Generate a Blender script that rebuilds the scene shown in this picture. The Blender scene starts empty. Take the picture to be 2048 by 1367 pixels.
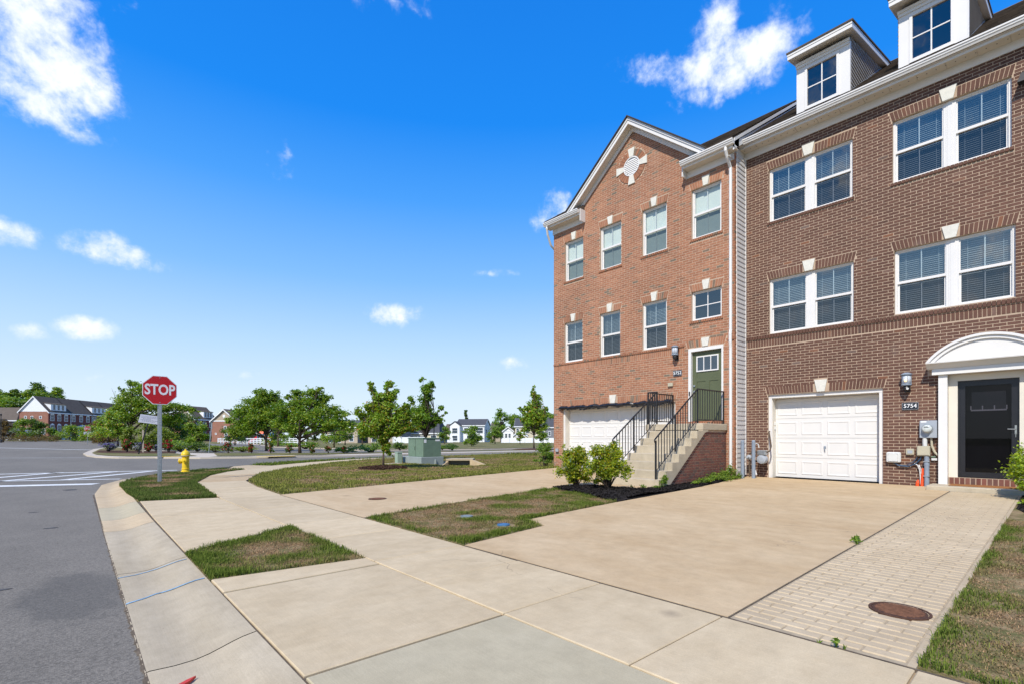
import bpy, math, random
import numpy as np
from mathutils import Vector, Matrix

SC = bpy.context.scene
COL = SC.collection
RAD = math.radians
rnd = random.Random(5)
NR = np.random.default_rng(11)

# ---------------------------------------------------------------- camera, sky, sun, exposure
# world axes: +Y runs along the house fronts (away from the viewer), +X runs from the street to the houses
HEAD = RAD(41.713)
SH, CH = math.sin(HEAD), math.cos(HEAD)
EYE = 1.22
cd = bpy.data.cameras.new('camera')
cam = bpy.data.objects.new('camera', cd)
COL.objects.link(cam)
cam.location = (0, 0, EYE)
cam.rotation_euler = (RAD(90), 0, -HEAD)
cd.sensor_width = 36.0
cd.lens = 36.0 * 985 / 2048
cd.shift_y = 191.5 / 2048
cd.clip_start, cd.clip_end = 0.05, 4000
SC.camera = cam

SUN_EL, SUN_AZ = 46.5, 21.0            # height above the horizon; turn of the light away from the house fronts
sv = Vector((-math.cos(RAD(SUN_EL)) * math.cos(RAD(SUN_AZ)), -math.cos(RAD(SUN_EL)) * math.sin(RAD(SUN_AZ)), math.sin(RAD(SUN_EL))))
sd = bpy.data.lights.new('sun', 'SUN')
sd.energy, sd.angle, sd.color = 3.7, RAD(0.53), (1.0, 0.945, 0.84)
sun = bpy.data.objects.new('sun', sd)
COL.objects.link(sun)
sun.location = (-20, -10, 40)
sun.rotation_euler = sv.to_track_quat('Z', 'Y').to_euler()

W = bpy.data.worlds.new('World')
SC.world = W
W.use_nodes = True
wt = W.node_tree
wt.nodes.clear()


def wn(t, **k):
    n = wt.nodes.new(t)
    for a, b in k.items():
        setattr(n, a, b)
    return n


def wmath(op, a, b=None, c=None, clamp=False):
    n = wn('ShaderNodeMath', operation=op, use_clamp=clamp)
    for i, q in enumerate((a, b, c)):
        if q is None:
            continue
        if isinstance(q, (int, float)):
            n.inputs[i].default_value = q
        else:
            wt.links.new(q, n.inputs[i])
    return n.outputs[0]


sky = wn('ShaderNodeTexSky', sky_type='NISHITA', sun_disc=False, sun_elevation=RAD(SUN_EL), sun_rotation=math.atan2(sv.x, sv.y),
         altitude=0, air_density=1.0, dust_density=0.25, ozone_density=3.0)
hs = wn('ShaderNodeHueSaturation')
hs.inputs['Hue'].default_value = 0.505
hs.inputs['Saturation'].default_value = 1.32
hs.inputs['Value'].default_value = 1.25
wt.links.new(sky.outputs[0], hs.inputs['Color'])
tc = wn('ShaderNodeTexCoord')
sx = wn('ShaderNodeSeparateXYZ')
wt.links.new(tc.outputs['Generated'], sx.inputs[0])
AZ = wmath('ARCTAN2', sx.outputs[0], sx.outputs[1])
EL = wmath('ARCSINE', sx.outputs[2])


# clear-air colour by elevation, the same all round, laid over the Nishita sky
er = wn('ShaderNodeValToRGB')
wt.links.new(wmath('MULTIPLY', EL, 2 / math.pi, clamp=True), er.inputs[0])
ee = er.color_ramp.elements
ee[0].position, ee[0].color = 0.0, (0.76, 0.87, 1.0, 1)
ee[1].position, ee[1].color = 1.0, (0.01, 0.14, 0.62, 1)
for p_, c_ in ((0.05, (0.69, 0.84, 1.0)), (0.11, (0.50, 0.73, 1.0)), (0.19, (0.235, 0.53, 1.0)), (0.28, (0.075, 0.365, 0.98)), (0.36, (0.014, 0.26, 0.92)), (0.55, (0.010, 0.19, 0.76))):
    q_ = ee.new(p_)
    q_.color = (*c_, 1)
er8 = wn('ShaderNodeMixRGB', blend_type='MULTIPLY')
er8.inputs[0].default_value = 1.0
er8.inputs[2].default_value = (7.6, 7.6, 7.6, 1)
wt.links.new(er.outputs[0], er8.inputs[1])
skyc = wn('ShaderNodeMixRGB')
skyc.inputs[0].default_value = 0.96
wt.links.new(hs.outputs[0], skyc.inputs[1])
wt.links.new(er8.outputs[0], skyc.inputs[2])


def wnoise(scale, detail, rough=0.55, dist=0.0):
    n = wn('ShaderNodeTexNoise')
    n.inputs['Scale'].default_value = scale
    n.inputs['Detail'].default_value = detail
    n.inputs['Roughness'].default_value = rough
    n.inputs['Distortion'].default_value = dist
    wt.links.new(tc.outputs['Generated'], n.inputs['Vector'])
    return n.outputs[0]


nA = wnoise(7.0, 7, 0.58, 0.25)
nB = wnoise(26.0, 6, 0.6, 0.15)
nD = wnoise(60.0, 5, 0.6, 0.1)
nC = wmath('ADD', wmath('MULTIPLY_ADD', nB, 0.62, wmath('MULTIPLY', nA, 0.62)), wmath('MULTIPLY', nD, 0.26))      # three sizes of billow, mean about 0.75
nC0 = wmath('MULTIPLY_ADD', nB, 0.5, wmath('MULTIPLY', nA, 0.9))      # mean about 0.7
# cloud: azimuth, elevation, half width, half height (degrees), body
CLOUDS = [(-4.2, 32.5, 5.0, 7.0, 1.25), (-0.9, 28.6, 3.6, 3.6, 1.15), (1.1, 27.8, 2.6, 2.0, 1.0), (-2.4, 31.6, 5.0, 3.8, 1.1), (2.3, 33.6, 3.0, 1.8, 0.55),
          (0.3, 25.2, 2.4, 1.0, 0.50), (2.7, 24.9, 0.8, 1.2, 0.40), (-4.3, 16.3, 2.6, 1.1, 1.1), (2.2, 16.2, 3.4, 1.1, 1.3), (4.6, 15.8, 2.4, 0.8, 0.95),
          (1.9, 17.1, 1.9, 1.1, 1.2), (0.9, 9.5, 2.2, 0.95, 1.2), (-2.7, 8.7, 1.15, 0.8, 1.1), (28.3, 13.7, 3.2, 1.15, 1.1), (26.4, 13.3, 1.6, 0.45, 0.55), (41.6, 8.7, 2.0, 0.9, 0.95),
          (46.5, 24.2, 2.6, 2.3, 0.95), (63.7, 37.4, 2.4, 1.9, 0.95), (67.0, 34.6, 4.4, 2.0, 1.35), (62.8, 34.9, 3.6, 1.6, 1.15), (55.0, 36.0, 2.6, 1.2, 0.62), (58.6, 35.3, 3.4, 1.2, 0.72),
          (62.3, 32.8, 2.6, 1.2, 0.85), (70.4, 36.9, 1.8, 1.4, 0.50), (69.5, 34.9, 3.2, 1.8, 1.2), (16.5, 27.0, 1.2, 2.2, 0.30), (27.8, 41.2, 4.5, 1.4, 0.70), (39.7, 18.4, 1.9, 0.4, 0.42),
          (55.0, 29.5, 1.0, 0.8, 0.40), (42.5, 23.3, 0.9, 0.5, 0.35), (2.7, 5.3, 2.6, 0.5, 0.40), (13.2, 6.6, 1.6, 0.4, 0.35), (58.5, 14.0, 3.0, 1.0, 0.8)]
dens = None
for (a, e, ra, re_, amp) in CLOUDS:
    dx = wmath('MULTIPLY', wmath('SUBTRACT', AZ, RAD(a)), 1 / RAD(ra))
    dy = wmath('MULTIPLY', wmath('SUBTRACT', EL, RAD(e)), 1 / RAD(re_))
    d2 = wmath('MULTIPLY_ADD', dx, dx, wmath('MULTIPLY', dy, dy))
    m = wmath('MULTIPLY_ADD', d2, -amp * 0.55, amp)
    dens = m if dens is None else wmath('MAXIMUM', dens, m)
dens = wmath('MAXIMUM', dens, -1.0)
# the rest of the sky carries the same scattered fair-weather clouds
wide = wmath('MULTIPLY_ADD', wnoise(2.6, 5, 0.55, 0.3), 3.4, -1.42)
off = wmath('SUBTRACT', wmath('ABSOLUTE', wmath('SUBTRACT', AZ, RAD(41.7))), RAD(62))
offm = wmath('MULTIPLY', off, 3.0, clamp=True)
upm = wmath('MULTIPLY', wmath('SUBTRACT', EL, RAD(48)), 4.0, clamp=True)
offm = wmath('MAXIMUM', offm, upm)
wide = wmath('MULTIPLY_ADD', offm, wmath('ADD', wide, 1.0), -1.0)
dens = wmath('MAXIMUM', dens, wide)
shape = wmath('ADD', dens, wmath('MULTIPLY_ADD', nC, 3.3, -2.78))
cm = wn('ShaderNodeMapRange', interpolation_type='SMOOTHERSTEP')
cm.inputs['From Min'].default_value = -0.06
cm.inputs['From Max'].default_value = 1.30
wt.links.new(shape, cm.inputs['Value'])
ccol = wn('ShaderNodeMixRGB')
ccol.inputs[1].default_value = (6.6, 7.3, 8.6, 1)
ccol.inputs[2].default_value = (8.8, 8.7, 8.6, 1)
wt.links.new(wmath('MULTIPLY_ADD', shape, 0.8, -0.45, clamp=True), ccol.inputs[0])
mx = wn('ShaderNodeMixRGB')
wt.links.new(cm.outputs[0], mx.inputs[0])
wt.links.new(skyc.outputs[0], mx.inputs[1])
wt.links.new(ccol.outputs[0], mx.inputs[2])
bg = wn('ShaderNodeBackground')
bg.inputs['Strength'].default_value = 0.10
wt.links.new(mx.outputs[0], bg.inputs['Color'])
wo = wn('ShaderNodeOutputWorld')
wt.links.new(bg.outputs[0], wo.inputs[0])

SC.view_settings.view_transform = 'Standard'
SC.view_settings.look = 'None'
SC.view_settings.exposure = 0.45
SC.view_settings.gamma = 1.0
SC.view_settings.use_curve_mapping = False
SC.render.engine = 'CYCLES'
SC.cycles.max_bounces = 8
SC.cycles.transparent_max_bounces = 16
SC.cycles.use_denoising = True


# ---------------------------------------------------------------- materials
def nodes(m):
    m.use_nodes = True
    t = m.node_tree
    b = t.nodes.get('Principled BSDF')
    return t, b


def rgba(c):
    return (c[0], c[1], c[2], 1.0)


def texpos(t, world=True):
    if world:
        return t.nodes.new('ShaderNodeNewGeometry').outputs['Position']
    return t.nodes.new('ShaderNodeTexCoord').outputs['Object']


def tnoise(t, vec, scale, detail=4, rough=0.55, stretch=None):
    if stretch:
        mp = t.nodes.new('ShaderNodeMapping')
        mp.inputs['Scale'].default_value = stretch
        t.links.new(vec, mp.inputs['Vector'])
        vec = mp.outputs[0]
    n = t.nodes.new('ShaderNodeTexNoise')
    n.inputs['Scale'].default_value = scale
    n.inputs['Detail'].default_value = detail
    n.inputs['Roughness'].default_value = rough
    t.links.new(vec, n.inputs['Vector'])
    return n.outputs[0]


def tmap(t, v, a, b, c=0.0, d=1.0):
    n = t.nodes.new('ShaderNodeMapRange')
    for i, q in enumerate((a, b, c, d)):
        n.inputs[i + 1].default_value = q
    t.links.new(v, n.inputs[0])
    return n.outputs[0]


def tmix(t, f, a, b, mode='MIX'):
    n = t.nodes.new('ShaderNodeMixRGB')
    n.blend_type = mode
    for i, q in enumerate((f, a, b)):
        if isinstance(q, (int, float)):
            n.inputs[i].default_value = q if i == 0 else (q, q, q, 1)
        elif isinstance(q, tuple):
            n.inputs[i].default_value = rgba(q)
        else:
            t.links.new(q, n.inputs[i])
    return n.outputs[0]


def tmath(t, op, a, b=None):
    n = t.nodes.new('ShaderNodeMath')
    n.operation = op
    for i, q in enumerate((a, b)):
        if q is None:
            continue
        if isinstance(q, (int, float)):
            n.inputs[i].default_value = q
        else:
            t.links.new(q, n.inputs[i])
    return n.outputs[0]


def bump(t, b, h, dist=0.002, strength=0.6):
    n = t.nodes.new('ShaderNodeBump')
    n.inputs['Distance'].default_value = dist
    n.inputs['Strength'].default_value = strength
    t.links.new(h, n.inputs['Height'])
    t.links.new(n.outputs[0], b.inputs['Normal'])


def mat(name, col, rough=0.6, var=0.12, scale=6.0, spec=0.4, metal=0.0, bmp=0.0, bscale=80.0, world=True):
    m = bpy.data.materials.new(name)
    t, b = nodes(m)
    b.inputs['Roughness'].default_value = rough
    b.inputs['Metallic'].default_value = metal
    b.inputs['Specular IOR Level'].default_value = spec
    p = texpos(t, world)
    n = tnoise(t, p, scale, 5, 0.6)
    f = tmap(t, n, 0.3, 0.7, 1 - var, 1 + var)
    c = tmix(t, 1.0, tuple(col), f, 'MULTIPLY')
    t.links.new(c, b.inputs['Base Color'])
    if bmp:
        bump(t, b, tnoise(t, p, bscale, 3), bmp)
    return m


def mat_random(name, ramp, rough=0.85, spec=0.3, bmp=0.0, bscale=60.0, jitter=0.12, wearing=True):
    """one colour per loose piece, picked from a ramp"""
    m = bpy.data.materials.new(name)
    t, b = nodes(m)
    b.inputs['Roughness'].default_value = rough
    b.inputs['Specular IOR Level'].default_value = spec
    g = t.nodes.new('ShaderNodeNewGeometry')
    oi = t.nodes.new('ShaderNodeObjectInfo')
    r = tmath(t, 'FRACT', tmath(t, 'ADD', g.outputs['Random Per Island'], oi.outputs['Random']))
    cr = t.nodes.new('ShaderNodeValToRGB')
    el = cr.color_ramp.elements
    while len(el) > 1:
        el.remove(el[-1])
    el[0].position, el[0].color = ramp[0][0], rgba(ramp[0][1])
    for p_, c_ in ramp[1:]:
        e = el.new(p_)
        e.color = rgba(c_)
    t.links.new(r, cr.inputs[0])
    n = tnoise(t, g.outputs['Position'], 9.0, 5, 0.65)
    f = tmap(t, n, 0.3, 0.7, 1 - jitter, 1 + jitter)
    wear = tmap(t, tnoise(t, g.outputs['Position'], 0.55, 5, 0.65), 0.32, 0.68, 0.86, 1.16)
    bloom = tmap(t, tnoise(t, g.outputs['Position'], 1.7, 4, 0.6, (1, 1, 0.5)), 0.62, 0.78, 0.0, 0.16)
    f = tmath(t, 'MULTIPLY', f, wear)
    c_ = tmix(t, 1.0, cr.outputs[0], f, 'MULTIPLY')
    t.links.new(tmix(t, bloom, c_, (0.42, 0.36, 0.31)) if wearing else c_, b.inputs['Base Color'])
    if bmp:
        bump(t, b, tnoise(t, g.outputs['Position'], bscale, 4), bmp)
    return m


def mat_concrete(name, col, stain, streak=(1, 1, 1), amount=0.35, speck=0.10, objvar=0.06):
    m = bpy.data.materials.new(name)
    t, b = nodes(m)
    b.inputs['Roughness'].default_value = 0.9
    b.inputs['Specular IOR Level'].default_value = 0.2
    p = texpos(t)
    big = tnoise(t, p, 0.55, 4, 0.6, streak)
    mid = tnoise(t, p, 2.3, 6, 0.7, streak)
    fine = tnoise(t, p, 140.0, 2, 0.6)
    blot = tnoise(t, p, 5.5, 5, 0.72)
    f = tmap(t, tmath(t, 'ADD', tmath(t, 'MULTIPLY', big, 0.5), tmath(t, 'MULTIPLY', mid, 0.5)), 0.38, 0.66, 0.0, amount)
    c = tmix(t, f, tuple(col), tuple(stain))
    c = tmix(t, 1.0, c, tmap(t, blot, 0.3, 0.72, 1.07, 0.90), 'MULTIPLY')
    c = tmix(t, 1.0, c, tmap(t, fine, 0.2, 0.8, 1 - speck, 1 + speck), 'MULTIPLY')
    broom = tnoise(t, p, 1.0, 3, 0.6, (150.0, 3.0, 1.0))
    c = tmix(t, 1.0, c, tmap(t, broom, 0.3, 0.7, 0.955, 1.045), 'MULTIPLY')
    vo = t.nodes.new('ShaderNodeTexVoronoi')
    vo.inputs['Scale'].default_value = 0.62
    t.links.new(p, vo.inputs['Vector'])
    drip = tmath(t, 'ADD', vo.outputs['Distance'], tmath(t, 'MULTIPLY', tmath(t, 'SUBTRACT', blot, 0.5), 0.10))
    c = tmix(t, tmap(t, drip, 0.015, 0.06, 0.42, 0.0), c, (0.13, 0.095, 0.07))
    ve = t.nodes.new('ShaderNodeTexVoronoi')
    ve.feature = 'DISTANCE_TO_EDGE'
    ve.inputs['Scale'].default_value = 0.33
    wv = t.nodes.new('ShaderNodeVectorMath')
    wv.operation = 'MULTIPLY_ADD'
    nv = t.nodes.new('ShaderNodeTexNoise')
    nv.inputs['Scale'].default_value = 2.4
    nv.inputs['Detail'].default_value = 5
    t.links.new(p, nv.inputs['Vector'])
    t.links.new(nv.outputs['Color'], wv.inputs[0])
    wv.inputs[1].default_value = (0.5, 0.5, 0.5)
    t.links.new(p, wv.inputs[2])
    t.links.new(wv.outputs[0], ve.inputs['Vector'])
    crk = tmath(t, 'MULTIPLY', tmap(t, ve.outputs['Distance'], 0.0008, 0.0022, 1.0, 0.0), tmap(t, big, 0.52, 0.60, 0.0, 0.5))
    c = tmix(t, crk, c, (0.15, 0.11, 0.08))
    pits = tnoise(t, p, 38.0, 3, 0.5)
    c = tmix(t, tmap(t, pits, 0.70, 0.78, 0.0, 0.35), c, (0.16, 0.12, 0.09))
    oi = t.nodes.new('ShaderNodeObjectInfo')
    c = tmix(t, 1.0, c, tmap(t, oi.outputs['Random'], 0, 1, 1 - objvar, 1 + objvar), 'MULTIPLY')
    t.links.new(c, b.inputs['Base Color'])
    bump(t, b, tmath(t, 'ADD', fine, tmath(t, 'MULTIPLY', tnoise(t, p, 35.0, 3), 0.6)), 0.0018, 0.5)
    return m


def mat_asphalt(name, col):
    m = bpy.data.materials.new(name)
    t, b = nodes(m)
    b.inputs['Roughness'].default_value = 0.88
    b.inputs['Specular IOR Level'].default_value = 0.25
    p = texpos(t)
    v = t.nodes.new('ShaderNodeTexVoronoi')
    v.inputs['Scale'].default_value = 100.0
    t.links.new(p, v.inputs['Vector'])
    fine = tnoise(t, p, 210.0, 2)
    big = tnoise(t, p, 0.22, 5, 0.6, (1.6, 0.5, 1))
    mid = tnoise(t, p, 1.4, 5, 0.65)
    c = tmix(t, 1.0, tuple(col), tmap(t, big, 0.3, 0.7, 0.88, 1.12), 'MULTIPLY')
    c = tmix(t, 1.0, c, tmap(t, mid, 0.3, 0.7, 0.93, 1.06), 'MULTIPLY')
    sep = t.nodes.new('ShaderNodeSeparateXYZ')
    t.links.new(v.outputs['Color'], sep.inputs[0])
    c = tmix(t, 1.0, c, tmap(t, sep.outputs[0], 0, 1, 0.70, 1.32), 'MULTIPLY')
    c = tmix(t, 1.0, c, tmap(t, fine, 0.25, 0.75, 0.84, 1.16), 'MULTIPLY')
    # old oil / wet patch of its own shape beside the gutter
    sp = t.nodes.new('ShaderNodeSeparateXYZ')
    t.links.new(p, sp.inputs[0])
    dx = tmath(t, 'MULTIPLY', tmath(t, 'SUBTRACT', sp.outputs[0], 0.02), 1 / 0.42)
    dy = tmath(t, 'MULTIPLY', tmath(t, 'SUBTRACT', sp.outputs[1], 5.55), 1 / 0.85)
    r2 = tmath(t, 'ADD', tmath(t, 'MULTIPLY', dx, dx), tmath(t, 'MULTIPLY', dy, dy))
    r2 = tmath(t, 'ADD', r2, tmath(t, 'MULTIPLY', tmath(t, 'SUBTRACT', tnoise(t, p, 2.6, 4), 0.5), 2.2))
    c = tmix(t, tmap(t, r2, 0.55, 1.1, 0.42, 0.0), c, (0.065, 0.063, 0.058))
    t.links.new(c, b.inputs['Base Color'])
    bump(t, b, tmath(t, 'ADD', v.outputs['Distance'], tmath(t, 'MULTIPLY', fine, 0.4)), 0.0025, 0.6)
    return m


def mat_leaf(name, ramp, trans=0.48, gloss=0.10):
    m = bpy.data.materials.new(name)
    m.use_nodes = True
    t = m.node_tree
    t.nodes.clear()
    g = t.nodes.new('ShaderNodeNewGeometry')
    cr = t.nodes.new('ShaderNodeValToRGB')
    el = cr.color_ramp.elements
    while len(el) > 1:
        el.remove(el[-1])
    el[0].position, el[0].color = ramp[0][0], rgba(ramp[0][1])
    for p_, c_ in ramp[1:]:
        e = el.new(p_)
        e.color = rgba(c_)
    t.links.new(g.outputs['Random Per Island'], cr.inputs[0])
    c = tmix(t, 1.0, cr.outputs[0], tmap(t, tnoise(t, g.outputs['Position'], 1.3, 3), 0.3, 0.7, 0.8, 1.22), 'MULTIPLY')
    di = t.nodes.new('ShaderNodeBsdfDiffuse')
    t.links.new(c, di.inputs[0])
    tr = t.nodes.new('ShaderNodeBsdfTranslucent')
    t.links.new(tmix(t, 1.0, c, (1.25, 1.2, 0.55), 'MULTIPLY'), tr.inputs[0])
    mxs = t.nodes.new('ShaderNodeMixShader')
    mxs.inputs[0].default_value = trans
    t.links.new(di.outputs[0], mxs.inputs[1])
    t.links.new(tr.outputs[0], mxs.inputs[2])
    gl = t.nodes.new('ShaderNodeBsdfGlossy')
    gl.inputs['Roughness'].default_value = 0.42
    fr = t.nodes.new('ShaderNodeFresnel')
    fr.inputs[0].default_value = 1.4
    m2 = t.nodes.new('ShaderNodeMixShader')
    t.links.new(tmath(t, 'MULTIPLY', fr.outputs[0], gloss), m2.inputs[0])
    t.links.new(mxs.outputs[0], m2.inputs[1])
    t.links.new(gl.outputs[0], m2.inputs[2])
    o = t.nodes.new('ShaderNodeOutputMaterial')
    t.links.new(m2.outputs[0], o.inputs[0])
    return m


def mat_attr(name, rough=0.8, trans=0.3):
    """colour stored per blade"""
    m = bpy.data.materials.new(name)
    m.use_nodes = True
    t = m.node_tree
    t.nodes.clear()
    a = t.nodes.new('ShaderNodeAttribute')
    a.attribute_name = 'blade'
    di = t.nodes.new('ShaderNodeBsdfDiffuse')
    tr = t.nodes.new('ShaderNodeBsdfTranslucent')
    t.links.new(a.outputs['Color'], di.inputs[0])
    t.links.new(a.outputs['Color'], tr.inputs[0])
    mxs = t.nodes.new('ShaderNodeMixShader')
    mxs.inputs[0].default_value = trans
    t.links.new(di.outputs[0], mxs.inputs[1])
    t.links.new(tr.outputs[0], mxs.inputs[2])
    o = t.nodes.new('ShaderNodeOutputMaterial')
    t.links.new(mxs.outputs[0], o.inputs[0])
    return m


def mat_glass(name, tint, refl=0.16, wav=0.0, fk=1.0):
    m = bpy.data.materials.new(name)
    m.use_nodes = True
    t = m.node_tree
    t.nodes.clear()
    tr = t.nodes.new('ShaderNodeBsdfTransparent')
    tr.inputs[0].default_value = rgba(tint)
    gl = t.nodes.new('ShaderNodeBsdfGlossy')
    gl.inputs['Roughness'].default_value = 0.015
    gl.inputs['Color'].default_value = (0.92, 0.86, 0.78, 1)
    if wav:
        bm = t.nodes.new('ShaderNodeBump')
        bm.inputs['Distance'].default_value = wav
        t.links.new(tnoise(t, texpos(t), 1.6, 2), bm.inputs['Height'])
        t.links.new(bm.outputs[0], gl.inputs['Normal'])
    # Schlick reflectance, the same from both faces of the thin pane
    ge = t.nodes.new('ShaderNodeNewGeometry')
    vd = t.nodes.new('ShaderNodeVectorMath')
    vd.operation = 'DOT_PRODUCT'
    t.links.new(ge.outputs['Normal'], vd.inputs[0])
    t.links.new(ge.outputs['Incoming'], vd.inputs[1])
    c1 = tmath(t, 'SUBTRACT', 1.0, tmath(t, 'ABSOLUTE', vd.outputs['Value']))
    sch = tmath(t, 'ADD', tmath(t, 'MULTIPLY', tmath(t, 'POWER', c1, 5.0), 0.92), 0.07)
    f = tmath(t, 'ADD', tmath(t, 'MULTIPLY', sch, fk), refl)
    mxs = t.nodes.new('ShaderNodeMixShader')
    t.links.new(f, mxs.inputs[0])
    t.links.new(tr.outputs[0], mxs.inputs[1])
    t.links.new(gl.outputs[0], mxs.inputs[2])
    o = t.nodes.new('ShaderNodeOutputMaterial')
    t.links.new(mxs.outputs[0], o.inputs[0])
    return m


def mat_ground(name, green, straw, soil, gscale=1.2):
    m = bpy.data.materials.new(name)
    t, b = nodes(m)
    b.inputs['Roughness'].default_value = 0.95
    b.inputs['Specular IOR Level'].default_value = 0.1
    p = texpos(t)
    a = tnoise(t, p, gscale, 6, 0.65)
    c2 = tnoise(t, p, gscale * 0.35, 4, 0.6)
    fine = tnoise(t, p, 60.0, 4, 0.7)
    c = tmix(t, tmap(t, a, 0.42, 0.62), tuple(green), tuple(straw))
    c = tmix(t, tmap(t, tmath(t, 'MULTIPLY', fine, c2), 0.27, 0.36, 0.0, 0.75), c, tuple(soil))
    c = tmix(t, 1.0, c, tmap(t, fine, 0.25, 0.75, 0.7, 1.3), 'MULTIPLY')
    t.links.new(c, b.inputs['Base Color'])
    bump(t, b, fine, 0.01, 0.8)
    return m


M = {}
M['brick_brown'] = mat_random('brown_brick', [(0, (0.105, 0.052, 0.037)), (0.25, (0.127, 0.064, 0.046)), (0.5, (0.115, 0.057, 0.041)), (0.75, (0.139, 0.070, 0.049)), (0.965, (0.123, 0.061, 0.043)), (0.975, (0.202, 0.085, 0.045)), (0.99, (0.155, 0.113, 0.097)), (1, (0.094, 0.048, 0.035))], bmp=0.0022)
M['brick_red'] = mat_random('red_brick', [(0, (0.284, 0.125, 0.071)), (0.2, (0.344, 0.154, 0.089)), (0.45, (0.309, 0.137, 0.077)), (0.7, (0.375, 0.173, 0.098)), (0.86, (0.318, 0.154, 0.094)), (0.905, (0.230, 0.148, 0.100)), (0.95, (0.155, 0.127, 0.094)), (0.975, (0.249, 0.118, 0.069)), (1, (0.400, 0.191, 0.108))], bmp=0.0022)
M['brick_step'] = mat_random('base_brick', [(0, (0.15, 0.060, 0.045)), (0.3, (0.21, 0.085, 0.060)), (0.6, (0.17, 0.070, 0.052)), (0.85, (0.12, 0.075, 0.062)), (1, (0.23, 0.098, 0.070))], bmp=0.0025)
M['mortar_brown'] = mat('tan_mortar', (0.455, 0.345, 0.252), 0.95, 0.14, 4.0, 0.1, bmp=0.003)
M['mortar_red'] = mat('buff_mortar', (0.48, 0.355, 0.258), 0.95, 0.14, 4.0, 0.1, bmp=0.003)
M['limestone'] = mat('cast_stone', (0.66, 0.64, 0.57), 0.85, 0.08, 12.0, 0.2, bmp=0.001)
M['white'] = mat('white_trim', (0.72, 0.70, 0.675), 0.42, 0.03, 2.0, 0.4)
M['vinyl'] = mat('white_vinyl', (0.72, 0.70, 0.675), 0.33, 0.025, 3.0, 0.5)
M['soffit'] = mat('cream_soffit', (0.66, 0.61, 0.53), 0.6, 0.04, 3.0, 0.3)
M['gdoor'] = mat('white_steel_door', (0.70, 0.685, 0.66), 0.38, 0.02, 2.0, 0.45)
M['jamb'] = mat('cream_jamb', (0.70, 0.65, 0.56), 0.55, 0.04, 3.0, 0.3)
M['siding'] = mat('grey_siding', (0.60, 0.585, 0.565), 0.55, 0.05, 3.0, 0.3)
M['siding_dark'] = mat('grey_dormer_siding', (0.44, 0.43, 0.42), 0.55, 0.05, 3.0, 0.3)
M['shingle'] = mat_random('roof_shingle', [(0, (0.075, 0.058, 0.045)), (0.3, (0.125, 0.098, 0.076)), (0.6, (0.095, 0.074, 0.058)), (0.8, (0.15, 0.12, 0.095)), (1, (0.06, 0.047, 0.038))], 0.95, 0.15, bmp=0.004, bscale=90, wearing=False)
M['roof_edge'] = mat('dark_roof_edge', (0.05, 0.042, 0.036), 0.9, 0.15, 6)
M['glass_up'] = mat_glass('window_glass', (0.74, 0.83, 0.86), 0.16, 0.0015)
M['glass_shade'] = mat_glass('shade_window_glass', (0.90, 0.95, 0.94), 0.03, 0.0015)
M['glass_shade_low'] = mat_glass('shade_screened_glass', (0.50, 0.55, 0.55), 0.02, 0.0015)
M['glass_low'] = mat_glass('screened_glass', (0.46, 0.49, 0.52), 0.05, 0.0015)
M['glass_dark'] = mat_glass('dark_glass', (0.20, 0.23, 0.27), 0.12, 0.003)
M['glass_storm'] = mat_glass('storm_glass', (0.30, 0.30, 0.34), 0.0, 0.0, 0.32)
M['blind'] = mat('blind_slat', (0.49, 0.50, 0.50), 0.6, 0.03, 5)
M['shade'] = mat('roller_shade', (0.66, 0.69, 0.65), 0.85, 0.04, 2)
M['dark_room'] = mat('dark_interior', (0.15, 0.15, 0.15), 0.9, 0.1, 2)
M['iron'] = mat('black_iron', (0.016, 0.016, 0.018), 0.42, 0.2, 20, 0.5)
M['black'] = mat('black_paint', (0.013, 0.013, 0.016), 0.32, 0.15, 8, 0.5)
M['plaque'] = mat('plaque_navy', (0.012, 0.016, 0.024), 0.4, 0.1, 8)
M['green_door'] = mat('olive_door', (0.098, 0.113, 0.058), 0.45, 0.05, 3, 0.4)
M['nickel'] = mat('satin_nickel', (0.55, 0.54, 0.50), 0.3, 0.05, 10, 0.5, 0.9)
M['galv'] = mat('galvanised_steel', (0.42, 0.44, 0.45), 0.42, 0.14, 18, 0.5, 0.75)
M['grey_pipe'] = mat('grey_pipe', (0.235, 0.28, 0.34), 0.55, 0.08, 6)
M['grey_box'] = mat('grey_enclosure', (0.34, 0.37, 0.41), 0.5, 0.06, 6)
M['meter_glass'] = mat('meter_glass', (0.55, 0.58, 0.56), 0.12, 0.15, 30, 0.7)
M['beige_box'] = mat('beige_enclosure', (0.46, 0.42, 0.31), 0.6, 0.06, 6)
M['pale_box'] = mat('pale_enclosure', (0.62, 0.62, 0.60), 0.5, 0.05, 6)
M['orange'] = mat('orange_duct', (0.72, 0.085, 0.02), 0.5, 0.1, 20)
M['blue_cable'] = mat('blue_cable', (0.03, 0.07, 0.13), 0.5, 0.1, 20)
M['conc_beige'] = mat_concrete('beige_concrete', (0.575, 0.462, 0.300), (0.455, 0.348, 0.208), (0.9, 1.6, 1), 0.85)
M['conc_warm'] = mat_concrete('warm_concrete', (0.520, 0.393, 0.240), (0.395, 0.270, 0.142), (1.3, 0.62, 1), 0.80)
M['conc_grey'] = mat_concrete('grey_concrete', (0.430, 0.372, 0.252), (0.365, 0.305, 0.192), (1, 1, 1), 0.5)
M['conc_gutter'] = mat_concrete('gutter_concrete', (0.465, 0.392, 0.280), (0.345, 0.280, 0.185), (1.8, 0.8, 1), 0.85)
M['conc_tan'] = mat_concrete('tan_concrete', (0.50, 0.395, 0.255), (0.39, 0.28, 0.16), (1, 1, 1), 0.6)
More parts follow.
